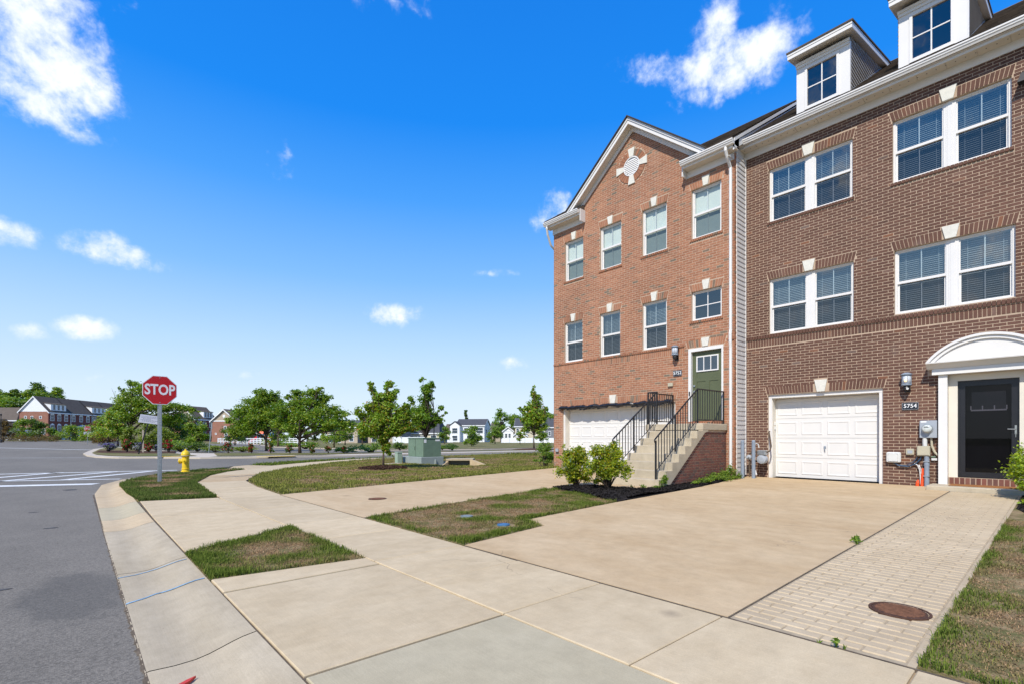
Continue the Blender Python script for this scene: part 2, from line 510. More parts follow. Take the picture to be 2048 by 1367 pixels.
M['conc_step'] = mat_concrete('step_concrete', (0.50, 0.43, 0.32), (0.35, 0.29, 0.20), (1, 1, 3), 0.6)
M['conc_far'] = mat('far_concrete', (0.52, 0.45, 0.36), 0.9, 0.08, 0.6, 0.2)
M['paver'] = mat_concrete('stamped_paver', (0.505, 0.405, 0.272), (0.405, 0.305, 0.188), (1, 1, 1), 0.6, 0.1, 0.05)
M['paver_joint'] = mat('pale_joint', (0.39, 0.315, 0.215), 0.95, 0.2, 8, 0.1, bmp=0.003)
M['joint'] = mat('sandy_joint', (0.33, 0.255, 0.17), 0.95, 0.2, 8, 0.1, bmp=0.003)
M['dark_joint'] = mat('dark_joint', (0.12, 0.095, 0.070), 0.95, 0.35, 14, 0.1, bmp=0.006)
M['tar'] = mat('old_oil_stain', (0.085, 0.082, 0.080), 0.9, 0.5, 14, 0.15)
M['asphalt'] = mat_asphalt('asphalt', (0.180, 0.160, 0.130))
M['line'] = mat('road_line', (0.66, 0.66, 0.63), 0.8, 0.14, 5, 0.2)
M['line_worn'] = mat('worn_road_line', (0.42, 0.42, 0.41), 0.85, 0.2, 4, 0.2)
M['blue_paint'] = mat('blue_marking_paint', (0.23, 0.35, 0.45), 0.8, 0.45, 18, 0.2)
M['soil'] = mat_ground('lawn_soil', (0.125, 0.125, 0.045), (0.31, 0.225, 0.125), (0.18, 0.115, 0.068), 5.0)
M['field'] = mat_ground('field_grass', (0.125, 0.135, 0.045), (0.23, 0.185, 0.090), (0.18, 0.14, 0.08), 0.35)
M['ground'] = mat_ground('far_ground', (0.09, 0.11, 0.035), (0.16, 0.135, 0.065), (0.12, 0.10, 0.05), 0.06)
M['grass'] = mat_attr('grass_blade')
M['mulch'] = mat('black_mulch', (0.024, 0.021, 0.020), 0.95, 0.4, 30, 0.1, bmp=0.02, bscale=40)
M['mulch_red'] = mat('brown_mulch', (0.085, 0.048, 0.034), 0.95, 0.35, 25, 0.1, bmp=0.02, bscale=40)
M['bark'] = mat('bark', (0.115, 0.085, 0.062), 0.95, 0.3, 12, 0.1, bmp=0.006, bscale=30)
M['bark_dark'] = mat('dark_bark', (0.055, 0.042, 0.034), 0.95, 0.3, 12, 0.1)
M['rust_rib'] = mat('worn_iron_rib', (0.17, 0.078, 0.042), 0.8, 0.4, 30, 0.3)
M['rust'] = mat('rusty_iron', (0.082, 0.040, 0.025), 0.85, 0.35, 30, 0.3, bmp=0.003)
M['blue_lid'] = mat('blue_lid', (0.05, 0.15, 0.30), 0.6, 0.2, 15)
M['pale_lid'] = mat('pale_blue_lid', (0.20, 0.24, 0.25), 0.7, 0.2, 15)
M['red_plastic'] = mat('red_plastic', (0.55, 0.035, 0.018), 0.45, 0.1, 15)
M['stop_red'] = mat('sign_red', (0.52, 0.006, 0.012), 0.45, 0.05, 4, 0.4)
M['stop_white'] = mat('sign_white', (0.80, 0.80, 0.80), 0.4, 0.02, 4, 0.4)
M['hydrant'] = mat('hydrant_yellow', (0.74, 0.50, 0.012), 0.42, 0.06, 8, 0.5)
M['utility_green'] = mat('utility_green', (0.150, 0.220, 0.155), 0.5, 0.10, 5, 0.4)
M['utility_pale'] = mat('pale_utility_green', (0.30, 0.385, 0.30), 0.55, 0.06, 5)
M['pad_grey'] = mat('pad_grey', (0.27, 0.31, 0.30), 0.8, 0.08, 5)
M['ramp_yellow'] = mat('yellow_ramp_plate', (0.66, 0.46, 0.07), 0.8, 0.1, 4)
M['far_roof'] = mat('far_shingle', (0.125, 0.103, 0.085), 0.95, 0.12, 1.2, 0.1)
M['far_roof_grey'] = mat('far_grey_shingle', (0.075, 0.078, 0.088), 0.9, 0.12, 1.2, 0.2)
M['solar'] = mat('solar_panel', (0.012, 0.014, 0.024), 0.45, 0.1, 2, 0.3)
M['far_brick'] = mat('far_brick', (0.30, 0.150, 0.110), 0.9, 0.10, 1.5, 0.1)
M['far_brick_dark'] = mat('far_dark_brick', (0.175, 0.072, 0.062), 0.9, 0.10, 1.5, 0.1)
M['far_brick_tan'] = mat('far_tan_brick', (0.24, 0.17, 0.125), 0.9, 0.10, 1.5, 0.1)
M['far_white'] = mat('far_white_siding', (0.76, 0.78, 0.80), 0.6, 0.03, 1, 0.2)
M['far_cream'] = mat('far_cream_siding', (0.60, 0.54, 0.40), 0.7, 0.05, 1, 0.2)
M['far_tan'] = mat('far_tan_siding', (0.42, 0.35, 0.27), 0.8, 0.06, 1, 0.2)
M['far_grey'] = mat('far_grey_siding', (0.20, 0.205, 0.225), 0.7, 0.05, 1, 0.2)
M['far_pane'] = mat('far_pane', (0.055, 0.075, 0.095), 0.12, 0.2, 2, 0.6)
M['play_red'] = mat('red_plastic_slide', (0.60, 0.02, 0.03), 0.4, 0.05, 4)
M['play_yellow'] = mat('yellow_plastic_panel', (0.70, 0.40, 0.02), 0.4, 0.05, 4)
M['play_blue'] = mat('blue_play_post', (0.03, 0.10, 0.26), 0.5, 0.05, 4)
M['wood_stake'] = mat('tan_post', (0.55, 0.44, 0.32), 0.8, 0.1, 8)
M['notice'] = mat('white_notice', (0.58, 0.57, 0.62), 0.6, 0.05, 5)
M['notice_ink'] = mat('faded_ink', (0.20, 0.20, 0.24), 0.7, 0.1, 5)
M['leaf_maple'] = mat_leaf('maple_leaf', [(0, (0.116, 0.222, 0.021)), (0.35, (0.218, 0.364, 0.034)), (0.7, (0.291, 0.430, 0.046)), (0.9, (0.393, 0.403, 0.052)), (0.95, (0.497, 0.222, 0.052)), (1, (0.175, 0.287, 0.029))])
M['leaf_maple2'] = mat_leaf('young_maple_leaf', [(0, (0.086, 0.195, 0.025)), (0.4, (0.160, 0.300, 0.034)), (0.8, (0.248, 0.390, 0.041)), (1, (0.335, 0.430, 0.052))])
M['leaf_elm'] = mat_leaf('elm_leaf', [(0, (0.093, 0.192, 0.021)), (0.4, (0.165, 0.295, 0.028)), (0.8, (0.280, 0.384, 0.044)), (1, (0.394, 0.427, 0.050))])
M['leaf_dark'] = mat_leaf('dark_leaf', [(0, (0.057, 0.117, 0.021)), (0.5, (0.104, 0.191, 0.029)), (1, (0.186, 0.260, 0.037))])
M['leaf_lime'] = mat_leaf('lime_leaf', [(0, (0.146, 0.227, 0.029)), (0.5, (0.220, 0.293, 0.045)), (1, (0.300, 0.350, 0.057))])
M['leaf_bush'] = mat_leaf('bush_leaf', [(0, (0.097, 0.175, 0.017)), (0.3, (0.224, 0.321, 0.018)), (0.6, (0.399, 0.478, 0.028)), (0.9, (0.585, 0.600, 0.037)), (0.97, (0.467, 0.233, 0.031)), (1, (0.292, 0.351, 0.026))], 0.55, 0.2)
M['leaf_box'] = mat_leaf('boxwood_leaf', [(0, (0.174, 0.297, 0.023)), (0.5, (0.331, 0.452, 0.031)), (1, (0.505, 0.600, 0.043))], 0.45, 0.2)
M['leaf_rust'] = mat_leaf('rusty_leaf', [(0, (0.122, 0.090, 0.033)), (0.5, (0.171, 0.130, 0.045)), (1, (0.244, 0.139, 0.065))])
M['leaf_weed'] = mat_leaf('weed_leaf', [(0, (0.101, 0.182, 0.026)), (0.5, (0.182, 0.301, 0.037)), (1, (0.291, 0.393, 0.059))])
M['rose'] = mat_leaf('rose_petal', [(0, (0.32, 0.012, 0.022)), (0.6, (0.45, 0.025, 0.035)), (1, (0.55, 0.10, 0.09))], 0.2)
M['lavender'] = mat_leaf('lavender_flower', [(0, (0.15, 0.12, 0.34)), (0.6, (0.22, 0.18, 0.42)), (1, (0.30, 0.25, 0.48))], 0.2)
M['leaf_sage'] = mat_leaf('sage_leaf', [(0, (0.125, 0.156, 0.106)), (1, (0.213, 0.250, 0.163))], 0.2)
M['frost'] = mat('frosted_glass', (0.52, 0.55, 0.60), 0.35, 0.05, 8, 0.5)
em = bpy.data.materials.new('lit_bulb')
t_, b_ = nodes(em)
b_.inputs['Base Color'].default_value = (1, 0.7, 0.4, 1)
b_.inputs['Emission Color'].default_value = (1.0, 0.55, 0.25, 1)
b_.inputs['Emission Strength'].default_value = 1.1
M['bulb'] = em


# ---------------------------------------------------------------- object helpers
def put(o, label=None, cat=None, group=None, kind=None):
    if label:
        o['label'] = label
    if cat:
        o['category'] = cat
    if group:
        o['group'] = group
    if kind:
        o['kind'] = kind
    return o


def thing(name, label, cat, loc, group=None, rotz=0.0):
    o = bpy.data.objects.new(name, None)
    o.empty_display_size = 0.2
    COL.objects.link(o)
    o.location = loc
    o.rotation_euler = (0, 0, rotz)
    return put(o, label, cat, group)


def wloc(p):
    v = Vector((0, 0, 0))
    while p is not None:
        v = v + Vector(p.location)
        p = p.parent
    return v


class MB:
    """collects pieces of geometry and links them as ONE mesh object"""

    def __init__(self):
        self.v, self.f = [], []

    def hexa(self, p):
        b = len(self.v)
        self.v += [tuple(q) for q in p]
        self.f += [(b, b + 3, b + 2, b + 1), (b + 4, b + 5, b + 6, b + 7), (b, b + 1, b + 5, b + 4), (b + 1, b + 2, b + 6, b + 5), (b + 2, b + 3, b + 7, b + 6), (b + 3, b, b + 4, b + 7)]
        return self

    def box(self, x0, x1, y0, y1, z0, z1):
        return self.hexa([(x0, y0, z0), (x1, y0, z0), (x1, y1, z0), (x0, y1, z0), (x0, y0, z1), (x1, y0, z1), (x1, y1, z1), (x0, y1, z1)])

    def rbox(self, x0, x1, y0, y1, z0, z1, r=0.01):
        """box with chamfered edges along its vertical and top rims"""
        b = len(self.v)
        rings = [(z0, r), (z0 + r, 0), (z1 - r, 0), (z1, r)]
        for z, i in rings:
            xa, xb, ya, yb = x0 + i, x1 - i, y0 + i, y1 - i
            self.v += [(xa + r, ya, z), (xb - r, ya, z), (xb, ya + r, z), (xb, yb - r, z), (xb - r, yb, z), (xa + r, yb, z), (xa, yb - r, z), (xa, ya + r, z)]
        for k in range(3):
            for i in range(8):
                j = (i + 1) % 8
                self.f.append((b + 8 * k + i, b + 8 * k + j, b + 8 * k + 8 + j, b + 8 * k + 8 + i))
        self.f.append(tuple(b + i for i in range(7, -1, -1)))
        self.f.append(tuple(b + 24 + i for i in range(8)))
        return self

    def prism(self, poly, axis, a0, a1):
        """polygon in the plane across an axis, extruded from a0 to a1 (axis x: poly=(y,z), y: (x,z), z: (x,y))"""
        def P(q, a):
            return (a, q[0], q[1]) if axis == 'x' else ((q[0], a, q[1]) if axis == 'y' else (q[0], q[1], a))
        b, n = len(self.v), len(poly)
        self.v += [P(q, a0) for q in poly] + [P(q, a1) for q in poly]
        self.f.append(tuple(b + i for i in range(n)))
        self.f.append(tuple(b + n + i for i in range(n - 1, -1, -1)))
        for i in range(n):
            j = (i + 1) % n
            self.f.append((b + i, b + n + i, b + n + j, b + j))
        return self

    def slab(self, poly, zf, th, inset=0.0):
        b, n = len(self.v), len(poly)
        self.v += [(x, y, zf(x, y)) for x, y in poly] + [(x, y, zf(x, y) - th) for x, y in poly]
        self.f.append(tuple(b + i for i in range(n)))
        for i in range(n):
            j = (i + 1) % n
            self.f.append((b + i, b + n + i, b + n + j, b + j))
        return self

    def tube(self, pts, rad, n=8, cap=True):
        pts = [Vector(p) for p in pts]
        rs = rad if isinstance(rad, (list, tuple)) else [rad] * len(pts)
        b = len(self.v)
        prev = None
        for i, p in enumerate(pts):
            d = (pts[min(i + 1, len(pts) - 1)] - pts[max(i - 1, 0)])
            if d.length < 1e-9:
                d = Vector((0, 0, 1))
            d.normalize()
            if prev is None:
                u = d.cross(Vector((0, 0, 1)) if abs(d.z) < 0.9 else Vector((1, 0, 0))).normalized()
            else:
                u = (prev - d * prev.dot(d)).normalized()
            prev = u
            w = d.cross(u)
            for k in range(n):
                a = 2 * math.pi * k / n
                self.v.append(tuple(p + (u * math.cos(a) + w * math.sin(a)) * rs[i]))
        for i in range(len(pts) - 1):
            for k in range(n):
                j = (k + 1) % n
                self.f.append((b + i * n + k, b + i * n + j, b + (i + 1) * n + j, b + (i + 1) * n + k))
        if cap:
            self.f.append(tuple(b + k for k in range(n - 1, -1, -1)))
            self.f.append(tuple(b + (len(pts) - 1) * n + k for k in range(n)))
        return self

    def lathe(self, c, prof, n=16, axis='z'):
        """profile of (radius, height) turned about an axis through c"""
        b = len(self.v)
        for r, h in prof:
            for k in range(n):
                a = 2 * math.pi * k / n
                q = (r * math.cos(a), r * math.sin(a))
                if axis == 'z':
                    self.v.append((c[0] + q[0], c[1] + q[1], c[2] + h))
                elif axis == 'x':
                    self.v.append((c[0] + h, c[1] + q[0], c[2] + q[1]))
                else:
                    self.v.append((c[0] + q[0], c[1] + h, c[2] + q[1]))
        for i in range(len(prof) - 1):
            for k in range(n):
                j = (k + 1) % n
                self.f.append((b + i * n + k, b + i * n + j, b + (i + 1) * n + j, b + (i + 1) * n + k))
        self.f.append(tuple(b + k for k in range(n - 1, -1, -1)))
        self.f.append(tuple(b + (len(prof) - 1) * n + k for k in range(n)))
        return self

    def quad(self, a, b, c, d):
        k = len(self.v)
        self.v += [tuple(a), tuple(b), tuple(c), tuple(d)]
        self.f.append((k, k + 1, k + 2, k + 3))
        return self

    def build(self, name, m, parent=None, local=False, smooth=False, kind=None, label=None):
        off = Vector((0, 0, 0)) if (local or parent is None) else wloc(parent)
        me = bpy.data.meshes.new(name)
        me.from_pydata([(x - off.x, y - off.y, z - off.z) for x, y, z in self.v], [], self.f)
        me.materials.append(m if not isinstance(m, str) else M[m])
        if smooth:
            me.polygons.foreach_set('use_smooth', [True] * len(me.polygons))
        o = bpy.data.objects.new(name, me)
        COL.objects.link(o)
        if parent is not None:
            o.parent = parent
        if kind:
            o['kind'] = kind
        if label:
            o['label'] = label
        return o


def copy_of(o, parent, loc, scale=None, rot=None):
    c = o.copy()
    COL.objects.link(c)
    c.parent = parent
    c.location = loc
    if scale is not None:
        c.scale = scale
    if rot is not None:
        c.rotation_euler = rot
    return c


def copy_tree(o, parent=None):
    c = o.copy()
    COL.objects.link(c)
    c.parent = parent
    for ch in o.children:
        copy_tree(ch, c)
    return c


def mesh_np(name, V, F, m, parent=None, kind=None, col=None, smooth=False):
    """V (n,3), F (m,3 or 4) numpy arrays"""
    me = bpy.data.meshes.new(name)
    n, k = F.shape
    me.vertices.add(len(V))
    me.vertices.foreach_set('co', V.astype(np.float32).ravel())
    me.loops.add(n * k)
    me.loops.foreach_set('vertex_index', F.astype(np.int32).ravel())
    me.polygons.add(n)
    me.polygons.foreach_set('loop_start', np.arange(0, n * k, k, dtype=np.int32))
    if smooth:
        me.polygons.foreach_set('use_smooth', np.ones(n, dtype=bool))
    if col is not None:
        a = me.attributes.new('blade', 'FLOAT_COLOR', 'POINT')
        a.data.foreach_set('color', col.astype(np.float32).ravel())
    me.update(calc_edges=True)
    me.materials.append(M[m] if isinstance(m, str) else m)
    o = bpy.data.objects.new(name, me)
    COL.objects.link(o)
    if parent is not None:
        o.parent = parent
    if kind:
        o['kind'] = kind
    return o


def text_mesh(name, s, size, m, parent, mtx, bold=0.0, squeeze=1.0, depth=0.002):
    cu = bpy.data.curves.new(name, 'FONT')
    cu.body = s
    cu.size = size
    cu.align_x, cu.align_y = 'CENTER', 'CENTER'
    cu.offset = bold
    cu.extrude = depth
    cu.resolution_u = 3
    tmp = bpy.data.objects.new(name, cu)
    me = bpy.data.meshes.new_from_object(tmp)
    bpy.data.objects.remove(tmp)
    me.transform(Matrix.Diagonal((squeeze, 1, 1, 1)))
    me.transform(mtx)
    me.materials.append(M[m])
    o = bpy.data.objects.new(name, me)
    COL.objects.link(o)
    o.parent = parent
    return o


# ---------------------------------------------------------------- value noise for planting and wear
LAT = NR.random((64, 64))


def vnoise(x, y, s):
    x, y = np.asarray(x) * s + 17.3, np.asarray(y) * s + 9.1
    i, j = np.floor(x).astype(int), np.floor(y).astype(int)
    fx, fy = x - i, y - j
    fx, fy = fx * fx * (3 - 2 * fx), fy * fy * (3 - 2 * fy)
    a, b = LAT[i % 64, j % 64], LAT[(i + 1) % 64, j % 64]
    c, d = LAT[i % 64, (j + 1) % 64], LAT[(i + 1) % 64, (j + 1) % 64]
    return (a * (1 - fx) + b * fx) * (1 - fy) + (c * (1 - fx) + d * fx) * fy


def fbm(x, y, s):
    return (vnoise(x, y, s) + 0.5 * vnoise(x, y, s * 2.1) + 0.25 * vnoise(x, y, s * 4.3)) / 1.75


def inside(px, py, poly):
    r = np.zeros(len(px), bool)
    n = len(poly)
    for i in range(n):
        x0, y0 = poly[i]
        x1, y1 = poly[(i + 1) % n]
        if y0 == y1:
            continue
        c = ((y0 > py) != (y1 > py)) & (px < (x1 - x0) * (py - y0) / (y1 - y0) + x0)
        r ^= c
    return r


def edge_dist(px, py, poly):
    d = np.full(len(px), 1e9)
    n = len(poly)
    for i in range(n):
        a, b = np.array(poly[i]), np.array(poly[(i + 1) % n])
        e = b - a
        t = np.clip(((px - a[0]) * e[0] + (py - a[1]) * e[1]) / (e @ e), 0, 1)
        d = np.minimum(d, np.hypot(px - a[0] - t * e[0], py - a[1] - t * e[1]))
    return d


def spot(u, t):
    """ground point on the sight line through column u (of 2048) at depth t metres"""
    x = (u - 1024) / 985
    return (t * (SH + CH * x), t * (CH - SH * x))


def terrain(x, y):
    """gentle far relief: rises to the far left, falls a little to the right"""
    t = x * SH + y * CH
    if t < 40:
        return 0.0
    k = (x * CH - y * SH) / t
    w = min(1.0, max(0.0, (-0.50 - k) / 0.28))
    w = w * w * (3 - 2 * w)
    return w * 0.0062 * (t - 40) - (1 - w) * 0.0018 * (min(t, 200) - 40)


# ---------------------------------------------------------------- foliage
def leaves_np(P, size, rng, aspect=0.62, up=0.35, fold=0.35, N=None):
    """one folded diamond of two triangles per leaf"""
    n = len(P)
    nrm = rng.normal(size=(n, 3))
    nrm[:, 2] = np.abs(nrm[:, 2]) + up
    if N is not None:
        nrm = nrm * 0.6 + N
    nrm /= np.linalg.norm(nrm, axis=1)[:, None]
    r = rng.normal(size=(n, 3))
    a = r - nrm * np.sum(r * nrm, axis=1)[:, None]
    a /= np.linalg.norm(a, axis=1)[:, None] + 1e-9
    b = np.cross(nrm, a)
    s = (size * rng.uniform(0.65, 1.25, n))[:, None]
    V = np.empty((n, 4, 3))
    V[:, 0] = P - a * s * 0.5
    V[:, 1] = P + b * s * aspect * 0.5 + nrm * s * fold * 0.25
    V[:, 2] = P + a * s * 0.5
    V[:, 3] = P - b * s * aspect * 0.5 + nrm * s * fold * 0.25
    base = np.arange(n)[:, None] * 4
    F = np.concatenate([base + np.array([[0, 1, 2]]), base + np.array([[0, 2, 3]])])
    return V.reshape(-1, 3), F


def clump_points(clumps, n, rng, sub=9, spread=0.30, shell=0.5):
    """leaf positions: every clump holds smaller sprays, denser towards its outside"""
    vol = np.array([(c[3] * c[4] * c[5]) ** 0.72 for c in clumps])
    cnt = np.maximum((vol / vol.sum() * n).astype(int), 8)
    out = []
    for c, k in zip(clumps, cnt):
        R3 = np.array(c[3:6])
        ns = max(3, int(sub * (c[3] * c[4] * c[5]) ** 0.33 / 0.5))
        d = rng.normal(size=(ns, 3))
        d /= np.linalg.norm(d, axis=1)[:, None]
        ctr = d * (rng.uniform(0, 1, ns) ** shell)[:, None] * 0.86
        wts = rng.uniform(0.4, 1.4, ns)
        idx = rng.choice(ns, k, p=wts / wts.sum())
        q = ctr[idx] + rng.normal(size=(k, 3)) * spread * rng.uniform(0.6, 1.1, ns)[idx][:, None]
        out.append(q * R3 + np.array(c[:3]))
    return np.concatenate(out)


def make_crown(name, clumps, n, size, m, rng, parent, sub=9, spread=0.27, shell=0.45, up=0.35):
    P = clump_points(clumps, n, rng, sub, spread, shell)
    P = P[P[:, 2] > 0.03]
    V, F = leaves_np(P, size, rng, up=up)
    return mesh_np(name, V, F, m, parent)


def round_clumps(w, h, z0, n, rng, flat=1.0):
    """clumps filling an uneven crown: width w, from z0 to z0+h"""
    out = []
    for i in range(n):
        a = rng.uniform(0, 2 * math.pi)
        q = rng.uniform(0.05, 1.0)
        prof = math.sin(math.pi * min(0.98, 0.16 + 0.80 * q)) ** 0.75
        rr = rng.uniform(0.25, 0.85) * w / 2 * prof
        s = rng.uniform(0.16, 0.27) * w
        out.append((rr * math.cos(a), rr * math.sin(a), z0 + q * h * 0.92, s, s, s * rng.uniform(0.55, 0.85) * flat))
    return out


def limbs(mb, fork, clumps, r, rng, zfork, twist=0.12, n=6):
    for c in clumps:
        e = Vector(c[:3])
        z0 = zfork * rng.uniform(0.75, 1.0) + max(0.0, (e.z - zfork)) * rng.uniform(0.0, 0.45)
        s = Vector((fork[0] * z0 / max(zfork, 0.01), fork[1] * z0 / max(zfork, 0.01), z0))
        mid = s.lerp(e, 0.5) + Vector((rng.normal(), rng.normal(), abs(rng.normal()) * 0.6)) * twist * (e - s).length
        mb.tube([s, s.lerp(mid, 0.5) + Vector((0, 0, 0.02)), mid, e], [r * 0.62, r * 0.5, r * 0.36, r * 0.12], n)
        for k in range(2):
            q = e + Vector((rng.normal() * c[3], rng.normal() * c[4], rng.normal() * c[5])) * 0.6
            mb.tube([mid, mid.lerp(q, 0.6), q], [r * 0.26, r * 0.17, r * 0.06], 5)


def tree(name, label, loc, clumps, nleaf, leaf, lmat, trunk_h, trunk_r, seed, group=None, bark='bark', lean=(0, 0), top=None, sub=9, spread=0.27, shell=0.45, cat='tree', up=0.35, fill=0.0):
    rng = np.random.default_rng(seed)
    o = thing(name, label, cat, loc, group)
    if fill:                                   # small outlying sprays get leafy shoots leading up to them
        more = []
        for c in clumps:
            if max(c[3:5]) < fill:
                for q in (0.35, 0.6, 0.82):
                    k = rng.uniform(0.55, 0.9)
                    more.append((c[0] * q, c[1] * q, c[2] - (1 - q) * 0.9 * (c[2] - trunk_h) * 0.7, c[3] * k, c[4] * k, c[5] * k))
        clumps = clumps + more
    mb = MB()
    zt = top if top else max(c[2] for c in clumps)
    pts, rs = [], []
    for i in range(7):
        q = i / 6
        w = 0.25 * trunk_r
        pts.append((lean[0] * q + rng.normal() * w * (q > 0), lean[1] * q + rng.normal() * w * (q > 0), zt * q - 0.05 * (q == 0)))
        rs.append(trunk_r * (1.25 if i == 0 else 1 - 0.8 * q))
    mb.tube(pts, rs, 9)
    limbs(mb, (lean[0] * trunk_h / zt, lean[1] * trunk_h / zt), clumps, trunk_r, rng, trunk_h)
    mb.build('trunk', bark, o, local=True, smooth=True)
    make_crown('crown', clumps, nleaf, leaf, lmat, rng, o, sub, spread, shell, up)
    return o


def shrub(name, label, loc, w, h, nleaf, leaf, lmat, seed, group=None, cat='shrub', flowers=None, z0=0.12, n=9, spread=0.25, base=0.35, up=0.35):
    rng = np.random.default_rng(seed)
    o = thing(name, label, cat, loc, group)
    cl = []
    for i in range(n):
        a, q = rng.uniform(0, 6.28), rng.uniform(0, 1)
        prof = base + (1 - base) * math.sin(math.pi * min(0.95, 0.2 + 0.75 * q))
        rr = rng.uniform(0.1, 0.72) * w / 2 * prof
        s = w * rng.uniform(0.17, 0.26)
        cl.append((rr * math.cos(a), rr * math.sin(a), z0 * h + (1 - z0) * h * (0.12 + 0.76 * q), s, s, s * h / w * rng.uniform(0.7, 1.0)))
    mb = MB()
    for c in cl:
        mb.tube([(c[0] * 0.08, c[1] * 0.08, -0.02), (c[0] * 0.45, c[1] * 0.45, c[2] * 0.5), (c[0], c[1], c[2])], [0.016 * w, 0.011 * w, 0.004 * w], 5)
    mb.build('stem', 'bark_dark', o, local=True)
    make_crown('foliage', cl, nleaf, leaf, lmat, rng, o, 8, spread, 0.5, up)
    if flowers:
        make_crown('blossom', [(c[0] * 1.06, c[1] * 1.06, c[2] * 1.05, c[3], c[4], c[5]) for c in cl], flowers[0], flowers[1], flowers[2], rng, o, 10, 0.16, 0.15)
    return o


# ---------------------------------------------------------------- grass
def grass(name, poly, zf, density, hrange, seed, bare=0.5, wid=0.004, green=None, edge=0.12, maxn=200000, hole=None):
    rng = np.random.default_rng(seed)
    xs, ys = [p[0] for p in poly], [p[1] for p in poly]
    area = (max(xs) - min(xs)) * (max(ys) - min(ys))
    n = int(min(maxn * 2, density * area))
    px = rng.uniform(min(xs), max(xs), n)
    py = rng.uniform(min(ys), max(ys), n)
    k = inside(px, py, poly)
    px, py = px[k], py[k]
    ed = edge_dist(px, py, poly)
    f = fbm(px, py, 1.7) + 0.5 * np.exp(-ed / edge) * (0.15 + 0.9 * fbm(px + 5, py + 3, 2.6))
    clump = fbm(px + 31, py + 7, 6.5)
    keep = rng.uniform(0, 1, len(px)) < np.clip(0.42 + 1.5 * (clump - 0.32) + 0.4 * (f - bare), 0.34, 1.0)
    if hole is not None:
        keep &= ~hole(px, py)
    px, py, f, clump, ed = px[keep], py[keep], f[keep], clump[keep], ed[keep]
    n = len(px)
    dry = np.clip((bare - f) * 4 + 0.45 + rng.normal(size=n) * 0.30, 0, 1)
    h = rng.uniform(hrange[0], hrange[1], n) * (0.6 + 0.9 * clump) * (1 - 0.55 * dry) * (1 + 0.45 * np.exp(-ed / (edge * 0.7)))
    a = rng.uniform(0, 2 * np.pi, n)
    lean = rng.uniform(0.15, 1.0, n) * (1 + 1.9 * dry)
    z = np.array([zf(x, y) for x, y in zip(px, py)]) - 0.004
    base = np.stack([px, py, z], 1)
    d = np.stack([np.cos(a), np.sin(a), np.zeros(n)], 1)
    s = np.stack([-np.sin(a), np.cos(a), np.zeros(n)], 1) * (wid * rng.uniform(0.7, 1.4, n))[:, None]
    up = np.array([[0, 0, 1.0]])
    hh = h[:, None]
    V = np.empty((n, 5, 3))
    V[:, 0] = base - s
    V[:, 1] = base + s
    midp = base + up * hh * 0.62 + d * hh * (lean * 0.28)[:, None]
    V[:, 2] = midp + s * 0.8
    V[:, 3] = midp - s * 0.8
    V[:, 4] = base + up * hh * np.maximum(0.25, 1 - 0.35 * lean)[:, None] + d * hh * (lean * 0.85)[:, None]
    b = np.arange(n)[:, None] * 5
    F = np.concatenate([b + np.array([[0, 1, 2]]), b + np.array([[0, 2, 3]]), b + np.array([[3, 2, 4]])])
    g1, g2 = green if green else ((0.080, 0.128, 0.020), (0.215, 0.265, 0.050))
    t = rng.uniform(0, 1, n)[:, None]
    G = np.array(g1) * (1 - t) + np.array(g2) * t
    S = np.array((0.40, 0.262, 0.145)) * (0.45 + 1.0 * rng.uniform(0, 1, n)[:, None])
    C = G * (1 - dry[:, None]) + S * dry[:, None]
    col = np.ones((n, 5, 4))
    col[:, :, :3] = C[:, None, :]
    o = mesh_np(name, V.reshape(-1, 3), F, 'grass', None, 'stuff', col.reshape(-1, 4))
    return o


# ---------------------------------------------------------------- setting: ground, roads, kerbs, pavements
def polar_sheet(name, m, dz, radii, nseg, keep=None, z_extra=None):
    V, F = [], []
    for r in radii:
        for k in range(nseg):
            a = 2 * math.pi * k / nseg
            x, y = r * math.cos(a), r * math.sin(a)
            V.append((x, y, terrain(x, y) + dz + (z_extra(x, y) if z_extra else 0)))
    for i in range(len(radii) - 1):
        for k in range(nseg):
            j = (k + 1) % nseg
            F.append((i * nseg + k, i * nseg + j, (i + 1) * nseg + j, (i + 1) * nseg + k))
    return mesh_np(name, np.array(V), np.array(F), m, None, 'structure')


polar_sheet('ground', 'ground', -0.20, [0.3, 4, 8, 14, 22, 30, 40, 50, 60, 72, 85, 100, 120, 140, 165, 195, 230, 280, 350, 450, 600, 900, 1400, 2500], 96)


